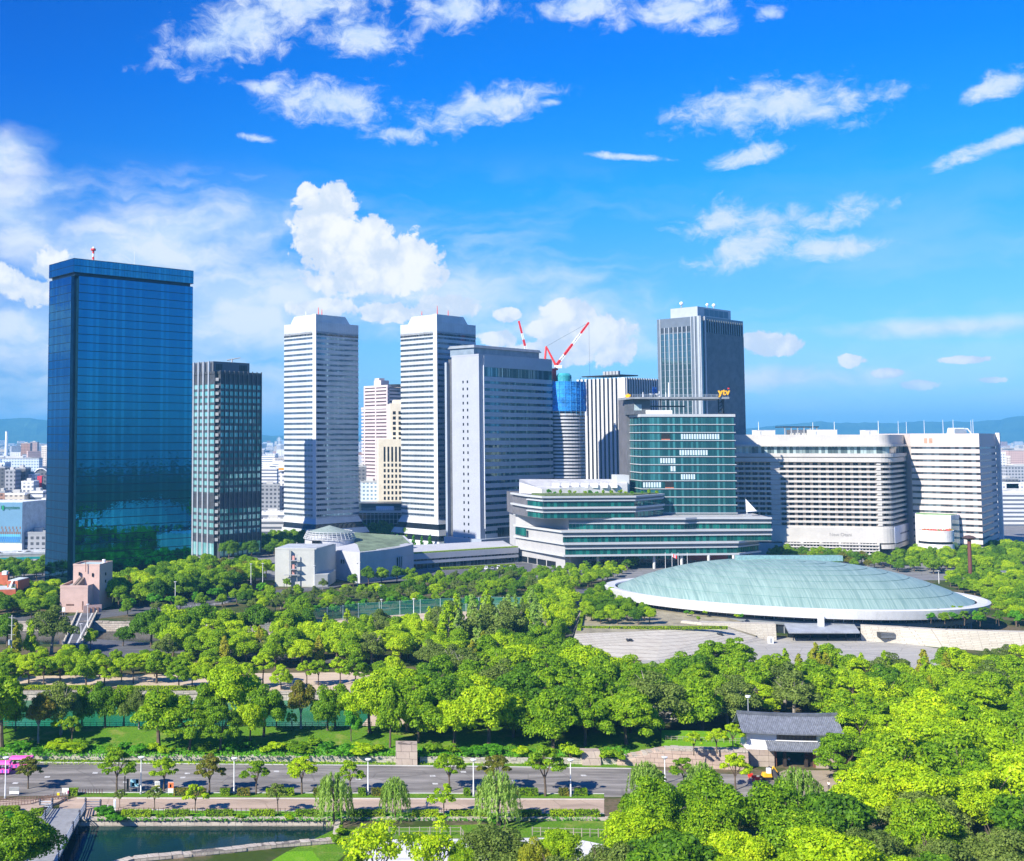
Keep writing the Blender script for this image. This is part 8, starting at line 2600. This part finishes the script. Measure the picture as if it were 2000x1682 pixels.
for px, lb in ((243.5, 'dark narrow pillar left of the notice board'), (249, 'wider dark panel left of the notice board')):
    x, y = G(px, 1548)
    t = thing('information_pillar', lb, 'pillar', (x, y, 0)); w = 0.1 if px < 245 else 0.22
    m = MB(); m.box(x - w, x + w, y, y + .3, 0, 3.1 if px < 245 else 2.6); m.build('body', DARKP, t)
    m = MB(); m.box(x - w - .03, x + w + .03, y - .03, y + .33, 0, 0.12); m.build('base', GREYP, t)
board('tall white pillar sign at the moat end of the path', 221.5, 226, 1585, 0.0, 2.2, [((0.6, 0.7, 0.78), 0.2, 0.8, 0.25, 0.9)], legs=False, name='pillar_sign')
board('short white post sign left of the white pillar', 208, 211, 1583, 0.0, 1.0, [((0.5, 0.52, 0.55), 0.2, 0.8, 0.4, 0.9)], legs=False, name='pillar_sign')
board('white and maroon notice sheets at the road exit', 121, 134, 1556, 0.5, 1.6, [((0.72, 0.68, 0.6), 0.02, 0.45, 0.05, 0.95), ((0.35, 0.05, 0.12), 0.8, 1.0, 0.05, 0.6)])
board('grey sloped display stand beside the first lamp', 18, 37, 1553, 0.2, 1.5, [((0.3, 0.31, 0.31), 0.0, 1.0, 0.45, 1.0)])
board('white sheeted sign board at the lower right lane', 1694, 1715, 1562, 0.2, 2.2, [((0.7, 0.71, 0.72), 0.04, 0.96, 0.05, 0.95)])
board('white square road sign on a post left of the road bridge', 121, 127, 1207, 2.4, 4.0, [((0.75, 0.76, 0.77), 0.05, 0.95, 0.05, 0.95)])
board('small yellow warning sign at the footbridge', 111, 116, 1566, 1.2, 1.7, [((0.85, 0.6, 0.02), 0.0, 1.0, 0.0, 1.0)])
# sports net
def sports_net():
    mm, k, o = newmat('green_net_mesh')
    co = objco(k)
    b = k.n('ShaderNodeBsdfPrincipled'); b.inputs['Base Color'].default_value = (0.02, 0.22, 0.16, 1); b.inputs['Roughness'].default_value = 0.8
    tr = k.n('ShaderNodeBsdfTransparent'); mx = k.n('ShaderNodeMixShader'); mx.inputs[0].default_value = 0.5
    k.t.links.new(tr.outputs[0], mx.inputs[1]); k.t.links.new(b.outputs[0], mx.inputs[2]); k.t.links.new(mx.outputs[0], o.inputs[0])
    pts = [G(500, 1240), G(575, 1224), G(700, 1206), G(860, 1196), G(960, 1192), G(1055, 1194)]
    t = thing('sports_net_fence', 'tall green ball net on poles around the sand sports ground', 'fence', (*pts[0], 0))
    pl = []
    for i in range(len(pts) - 1):
        p, q = Vector(pts[i]), Vector(pts[i + 1])
        n = 4
        for j in range(n + (i == len(pts) - 2)):
            w = p.lerp(q, j / n); b_ = MB(); b_.tube((w.x, w.y, 0), (w.x, w.y, 5.6), 0.11, 0.09, 6); pl.append(b_)
        h = MB(); h.face([(p.x, p.y, .1), (q.x, q.y, .1), (q.x, q.y, 5.4), (p.x, p.y, 5.4)]); h.build('net_panel', mm, t)
        for zz in (0.1, 2.7, 5.4):
            h = MB(); h.tube((p.x, p.y, zz), (q.x, q.y, zz), 0.04, 0.04, 4); h.build('rail', mat('net_rail', (0.25, 0.45, 0.4), 0.5), t)
    cap_parts(pl, 'pole', mat('net_pole', (0.45, 0.6, 0.58), 0.5), t)
sports_net()
# mushroom tower
x, y = G(1896, 1138)
t = thing('mushroom_tower', 'tall rusty brown post with a mushroom cap right of the arena', 'monument', (x, y, 0))
RU = mat('rust_brown', (0.13, 0.045, 0.035), 0.7, var=0.12)
m = MB(); m.tube((x, y, 0), (x, y, 21), 0.95, 0.8, 14); m.build('shaft', RU, t)
m = MB(); m.lathe((x, y, 20.4), [(0.8, 0), (3.0, 0.9), (3.1, 1.2), (1.8, 2.0), (0.01, 2.4)], 24); m.build('cap', mat('rust_brown_dark', (0.07, 0.04, 0.035), 0.7), t)
# low traditional roof among trees at the right
x, y = G(1960, 1142)
t = thing('tiled_garden_house', 'small grey tiled house among the trees at the right edge', 'house', (x, y, 0))
m = MB(); m.box(x - 6, x + 7, y - 3, y + 4, 0, 3.4); m.build('wall', mat('white_plaster', (0.8, 0.8, 0.81)), t)
m = MB(); q = [(x - 8, y - 5), (x + 9, y - 5), (x + 9, y + 6), (x - 8, y + 6)]; r0, r1 = (x - 5, y + .5), (x + 6, y + .5)
m.face([(*q[0], 3.3), (*q[1], 3.3), (*r1, 6.6), (*r0, 6.6)]); m.face([(*q[2], 3.3), (*q[3], 3.3), (*r0, 6.6), (*r1, 6.6)]); m.face([(*q[1], 3.3), (*q[2], 3.3), (*r1, 6.6)]); m.face([(*q[3], 3.3), (*q[0], 3.3), (*r0, 6.6)])
m.build('roof', mat('grey_tile', (0.115, 0.125, 0.15)), t)
# pylons and poles at the left
for px, py, hp, lb in ((22, 1292, 88, 'grey utility pole with crossarms at the left edge'),):
    x, y = G(px, py); h = hp * y / FPX
    t = thing('utility_pole', lb, 'utility pole', (x, y, 0))
    m = MB(); m.tube((x, y, 0), (x, y, h), 0.2, 0.14, 8); m.build('pole', CONC, t)
    for f in (.95, .78, .58):
        m = MB(); m.tube((x - 1.1, y, h * f), (x + 1.1, y, h * f), 0.07, 0.07, 5); m.build('cross_arm', GREYP, t)
    m = MB(); m.tube((x - .6, y - .2, h * .36), (x - .6, y - .2, h * .47), .42, .42, 10); m.build('transformer', mat('transformer_blue', (0.35, 0.42, 0.5), 0.5), t)
for i, (px, py, hp) in enumerate(((158, 1250, 30), (171, 1228, 46), (106, 1240, 30), (745, 1200, 28), (808, 1205, 34))):
    lamp(px, py, hp, ['white marker lamp at the bridge foot', 'thin lamp pole on the road bridge', 'thin lamp left of the road bridge', 'thin pole by the sports net', 'tall thin pole by the sports net'][i], None)

# ---- vehicles
TYRE = mat('tyre_black', (0.015, 0.015, 0.016), 0.8)
CARG = glass('car_glass', (0.02, 0.025, 0.03), (0.05, 0.06, 0.07), 0.2, 0.06, 0.2)
def car_meshes():
    body = MB()
    pr = [(-2.1, .35), (-2.15, .75), (-1.9, .9), (-1.25, .95), (1.1, .95), (2.0, .82), (2.15, .6), (2.1, .35)]
    def ext(p, w, mb):
        n = len(p)
        i = len(mb.v); mb.v += [(x, -w, z) for x, z in p] + [(x, w, z) for x, z in p]
        for a in range(n):
            b = (a + 1) % n; mb.f.append((i + a, i + b, i + n + b, i + n + a)); mb.mi.append(0)
        mb.f.append(tuple(i + a for a in reversed(range(n)))); mb.mi.append(0); mb.f.append(tuple(i + n + a for a in range(n))); mb.mi.append(0)
    ext(pr[::-1], .85, body)
    ext([(-1.55, .94), (-1.1, 1.46), (.35, 1.46), (1.0, .94)][::-1], .72, body)
    gl = MB()
    for s in (-1, 1):
        q = [(-1.42, s * .735, .98), (-1.02, s * .735, 1.4), (.3, s * .735, 1.4), (.85, s * .735, .98)]; gl.face(q if s > 0 else q[::-1])
    gl.face([(-1.6, -.66, .98), (-1.6, .66, .98), (-1.15, .62, 1.42), (-1.15, -.62, 1.42)]); gl.face([(1.03, .66, .97), (1.03, -.66, .97), (.42, -.62, 1.43), (.42, .62, 1.43)])
    wh = MB(); wh.tube((0, -.1, 0), (0, .1, 0), .32, .32, 12)
    out = []
    for nm, b, m_ in (('window', gl, CARG), ('wheel', wh, TYRE)):
        me = bpy.data.meshes.new(nm); me.from_pydata(b.v, [], b.f); me.materials.append(m_); out.append(me)
    return body, out
CARB, (CWIN, CWHEEL) = car_meshes()
def car(px, py, rot, colour, label, group, z=0.0, van=False):
    x, y = G(px, py, z)
    t = thing('parked_car', label, 'car', (x, y, z), group, rot)
    me = bpy.data.meshes.new('body'); me.from_pydata(CARB.v, [], CARB.f); me.materials.append(colour)
    if van: t.scale = (1.05, 1.0, 1.3)
    link('body', me, t); link('window', CWIN, t)
    for sx in (-1.3, 1.35):
        for sy in (-.8, .8):
            w = link('wheel', CWHEEL, t); w.location = (sx, sy, .32)
CC = [WHITE, mat('car_silver', (0.45, 0.47, 0.5), 0.3, 0.5), mat('car_black', (0.02, 0.02, 0.025), 0.25), mat('car_blue', (0.05, 0.1, 0.25), 0.3)]
for i, px in enumerate((928, 938, 950, 962, 974, 986, 998, 1010)):
    car(px, 1114 - i * .6, 1.35, CC[(0, 2, 0, 1, 0, 3, 0, 1)[i]], f'{ORD[i]} {["white", "black", "white van-like", "silver", "white", "blue", "white", "silver"][i]} car from the left in the lot before the podium', 'cars before the podium', van=i in (2, 4))
for i, (px, f) in enumerate(((60, 0.55), (72, .65), (20, .3))):
    q = lerp2(EXPRESSWAY[0], EXPRESSWAY[1], f)
    t0 = len(bpy.data.objects)
    x, y, z = q[0], q[1] + 5, EXPRESSWAY[2]
    t = thing('moving_car', ['white car on the expressway nearest the glass tower' if False else 'white car in the middle of the expressway deck', 'silver car on the expressway nearest the glass tower', 'black car on the expressway at the left edge'][i], 'car', (x, y, z), 'cars on the expressway', .1)
    me = bpy.data.meshes.new('body'); me.from_pydata(CARB.v, [], CARB.f); me.materials.append(CC[i]); link('body', me, t); link('window', CWIN, t)
    for sx in (-1.3, 1.35):
        for sy in (-.8, .8):
            w = link('wheel', CWHEEL, t); w.location = (sx, sy, .32)
# pink sightseeing road train
PK = mat('train_pink', (0.85, 0.12, 0.5), 0.5, var=0.05); PU = mat('train_purple', (0.16, 0.1, 0.45), 0.5)
def wagon(px, py, L, label, z0=0.02):
    x, y = G(px, py)
    t = thing('road_train_wagon', label, 'road train', (x, y, 0), 'pink road train')
    m = MB(); m.box(x - L / 2, x + L / 2, y - .9, y + .9, .45, 1.15); m.build('body', PK, t)
    for i in range(5):
        m = MB(); xx = x - L / 2 + L * (i + .5) / 5; m.box(xx - .18, xx + .18, y - .93, y - .905, .5, 1.1); m.build('panel', PU, t)
    m = MB(); m.prism([(x - L / 2 - .2, y - 1.1), (x + L / 2 + .2, y - 1.1), (x + L / 2 + .2, y + 1.1), (x - L / 2 - .2, y + 1.1)], 2.25, 2.6, top=[(x - L / 2, y - .8), (x + L / 2, y - .8), (x + L / 2, y + .8), (x - L / 2, y + .8)]); m.build('roof', PK, t)
    for i in range(4):
        for s in (-1, 1):
            m = MB(); xx = x - L / 2 + .1 + (L - .2) * i / 3; m.tube((xx, y + s * .8, 1.1), (xx, y + s * .8, 2.3), .045, .045, 5); m.build('post', PU, t)
    for sx in (-.35, .35):
        for s in (-1, 1):
            m = MB(); m.tube((x + L * sx, y + s * .75 - .1, .35), (x + L * sx, y + s * .75 + .1, .35), .35, .35, 10); m.build('wheel', TYRE, t)
    for i in range(3):
        m = MB(); xx = x - L / 2 + L * (i + .5) / 3; m.box(xx - .2, xx + .2, y - .7, y + .7, 1.15, 1.5); m.build('bench', DARKP, t)
wagon(-2, 1512, 4.6, 'pink wagon of the road train cut by the left edge')
wagon(42, 1502, 4.6, 'pink roofed wagon of the road train behind a street tree')
# little yellow digger and red barriers at the gate
def digger():
    x, y = G(1498, 1522)
    t = thing('mini_excavator', 'small yellow excavator parked at the foot of the gate wall', 'excavator', (x, y, 0), None, 0)
    YE = mat('digger_yellow', (0.8, 0.42, 0.02), 0.5)
    for s in (-.6, .6):
        m = MB(); m.box(x - 1.0, x + 1.0, y + s - .2, y + s + .2, .08, .5); m.tube((x - 1.0, y + s - .2, .3), (x - 1.0, y + s + .2, .3), .28, .28, 10); m.tube((x + 1.0, y + s - .2, .3), (x + 1.0, y + s + .2, .3), .28, .28, 10); m.build('track', TYRE, t)
    m = MB(); m.prism([(x - .9, y - .75), (x + .8, y - .75), (x + .8, y + .75), (x - .9, y + .75)], .6, 1.3, top=[(x - .7, y - .65), (x + .7, y - .65), (x + .7, y + .65), (x - .7, y + .65)]); m.build('body', YE, t)
    m = MB(); m.prism([(x - .1, y - .55), (x + .7, y - .55), (x + .7, y + .1), (x - .1, y + .1)], 1.3, 2.3); m.build('cab', WHITE, t)
    m = MB(); m.tube((x + .8, y, 1.1), (x + 1.4, y, 2.6), .14, .12, 6); m.tube((x + 1.4, y, 2.6), (x + 2.2, y, 1.4), .11, .1, 6); m.build('boom', YE, t)
    m = MB(); m.prism([(x + 2.0, y - .3), (x + 2.5, y - .3), (x + 2.5, y + .3), (x + 2.0, y + .3)], .8, 1.4); m.build('bucket', DARKP, t)
    for i, (dx, dy) in enumerate(((-3.4, 0), (-3.1, -1.2), (-2.9, -2.4))):
        q = thing('red_barrier', ['red barrier farthest from the camera left of the digger', 'middle red barrier left of the digger', 'nearest red barrier left of the digger'][i], 'barrier', (x + dx, y + dy, 0), 'red barriers beside the digger')
        RE = mat('barrier_red', (0.8, 0.04, 0.02), 0.5)
        for s in (-.3, .3):
            m = MB(); m.tube((x + dx - .3, y + dy + s * .3, 0), (x + dx + s, y + dy, 1.0), .06); m.build('leg', RE, q)
        m = MB(); m.box(x + dx - .5, x + dx + .5, y + dy - .05, y + dy + .05, .5, 1.15); m.build('panel', RE, q)
digger()
t = thing('tyre_ramp', 'dark curved guard panel leaning at the gate wall corner', 'guard panel', (*G(1519, 1530), 0))
m = MB(); x, y = G(1519, 1530)
for i in range(6):
    a = i * .25; m.box(x + .25 * math.sin(a) - .15, x + .25 * math.sin(a) + .15, y + i * .8, y + i * .8 + .8, 0, 1.6 + .5 * math.sin(a * 1.6))
m.build('panel', mat('guard_dark', (0.05, 0.05, 0.06), 0.7), t)

# ---- people
def skin_mesh(name, verts, edges, radii, m_, parent, sub=1):
    me = bpy.data.meshes.new(name); me.from_pydata(verts, edges, [])
    me.materials.append(m_)
    o = link(name, me, parent)
    sk = o.modifiers.new('skin', 'SKIN')
    for v, r in zip(me.skin_vertices[0].data if me.skin_vertices else [], radii): pass
    if not me.skin_vertices: me.attributes
    return o, sk
def figure(name_label, x, y, z, facing, top, bottom, stride, hairc, group=None, hat=None, arm=0.15):
    """a walking or standing person: one continuous body, with clothes and hair as children"""
    t = thing('person', name_label, 'person', (x, y, z), group, facing)
    SK = mat('skin_tone', (0.52, 0.33, 0.24), 0.6, var=0.03)
    s = stride
    V = [(0, 0, .95), (0, 0, 1.15), (0, 0, 1.38), (0, 0, 1.5), (0, .02, 1.58), (0, .03, 1.68),
         (.19, 0, 1.4), (.24, -arm, 1.15), (.25, -arm + .12 + s * .2, .92), (-.19, 0, 1.4), (-.24, arm, 1.15), (-.25, arm + .12 - s * .2, .92),
         (.09, 0, .9), (.1, s * .25, .5), (.1, s * .38 - .06, .08), (.1, s * .38 + .12, .04),
         (-.09, 0, .9), (-.1, -s * .2, .5), (-.1, -s * .42, .1), (-.1, -s * .42 + .18, .04)]
    E = [(0, 1), (1, 2), (2, 3), (3, 4), (4, 5), (2, 6), (6, 7), (7, 8), (2, 9), (9, 10), (10, 11), (0, 12), (12, 13), (13, 14), (14, 15), (0, 16), (16, 17), (17, 18), (18, 19)]
    rad = [.13, .13, .15, .055, .09, .095, .06, .045, .035, .06, .045, .035, .085, .06, .04, .04, .085, .06, .04, .04]
    def mk(nm, vi, ed, rr, m_, add=0.0):
        me = bpy.data.meshes.new(nm)
        mp = {v: i for i, v in enumerate(vi)}
        me.from_pydata([V[i] for i in vi], [(mp[a], mp[b]) for a, b in ed], [])
        o = bpy.data.objects.new(nm, me); C.objects.link(o)
        md = o.modifiers.new('skin', 'SKIN')
        dt = me.skin_vertices[0].data
        for i, v in enumerate(vi):
            dt[i].radius = (rr[v] + add, rr[v] * .8 + add); dt[i].use_root = (i == 0)
        o.modifiers.new('sub', 'SUBSURF').levels = 1
        o.modifiers['sub'].render_levels = 1
        dg = bpy.context.evaluated_depsgraph_get()
        me2 = bpy.data.meshes.new_from_object(o.evaluated_get(dg))
        bpy.data.objects.remove(o)
        me2.materials.clear(); me2.materials.append(m_)
        return link(nm, me2, t)
    mk('body', list(range(20)), E, rad, SK)
    mk('shirt', [1, 0, 2, 6, 7, 9, 10], [(0, 1), (1, 2), (2, 6), (6, 7), (2, 9), (9, 10)], rad, top, .03)
    mk('trousers', [0, 12, 13, 14, 16, 17, 18], [(0, 12), (12, 13), (13, 14), (0, 16), (16, 17), (17, 18)], rad, bottom, .025)
    m = MB(); m.lathe((0, 0, 0), [(.105, 1.62), (.118, 1.7), (.09, 1.78), (.01, 1.8)], 10)
    me = bpy.data.meshes.new('hair'); me.from_pydata(m.v, [], m.f); me.materials.append(hairc); link('hair', me, t)
    return t
CW = mat('cloth_white', (0.72, 0.73, 0.76), 0.8); CK = mat('cloth_black', (0.03, 0.03, 0.04), 0.8); CB_ = mat('cloth_blue_grey', (0.3, 0.38, 0.5), 0.8); HB = mat('hair_black', (0.015, 0.012, 0.01), 0.6)
x, y = G(1121, 1575); x1, y1 = G(834, 1574)
figure('person in white top with dark backpack walking on the brick path', *G(836, 1572), 0.03, 0.6, CW, mat('cloth_navy', (0.05, 0.06, 0.12), 0.8), 1.0, HB, 'people on the brick path')
figure('person in pale blue clothes walking on the brick path', *G(834, 1581), 0.03, 0.5, mat('cloth_pale_blue', (0.5, 0.58, 0.7), 0.8), CB_, .8, HB, 'people on the brick path')
figure('person in white shirt and black trousers before the gate', *G(1619, 1543), 0.03, 2.4, CW, CK, .3, HB)
gp = GPT(11.0, 2.6); figure('person in blue shirt standing inside the gate passage', *gp, 0.03, 0.2, mat('cloth_sky', (0.25, 0.45, 0.65), 0.8), CK, .2, HB)
gp = GPT(9.9, 3.2); figure('person in white seated by bicycles inside the gate passage' if False else 'person in white standing left in the gate passage', *gp, 0.03, 0.9, CW, CK, .2, HB)
# backpack of the first walker
q = G(836, 1572)
bp_ = thing('backpack', 'dark backpack on the walker in white', 'backpack', (q[0] - .12, q[1] - .16, 1.05), None, .6)
m = MB(); m.prism([(-.15, -.1), (.15, -.1), (.15, .1), (-.15, .1)], 0, .45, top=[(-.12, -.06), (.12, -.06), (.12, .08), (-.12, .08)])
me = bpy.data.meshes.new('pack'); me.from_pydata(m.v, [], m.f); me.materials.append(CK); link('pack', me, bp_)
m = MB(); m.box(-.1, .1, -.13, -.1, .05, .22); me = bpy.data.meshes.new('pocket'); me.from_pydata(m.v, [], m.f); me.materials.append(mat('pocket_grey', (.08, .08, .1), .8)); link('pocket', me, bp_)
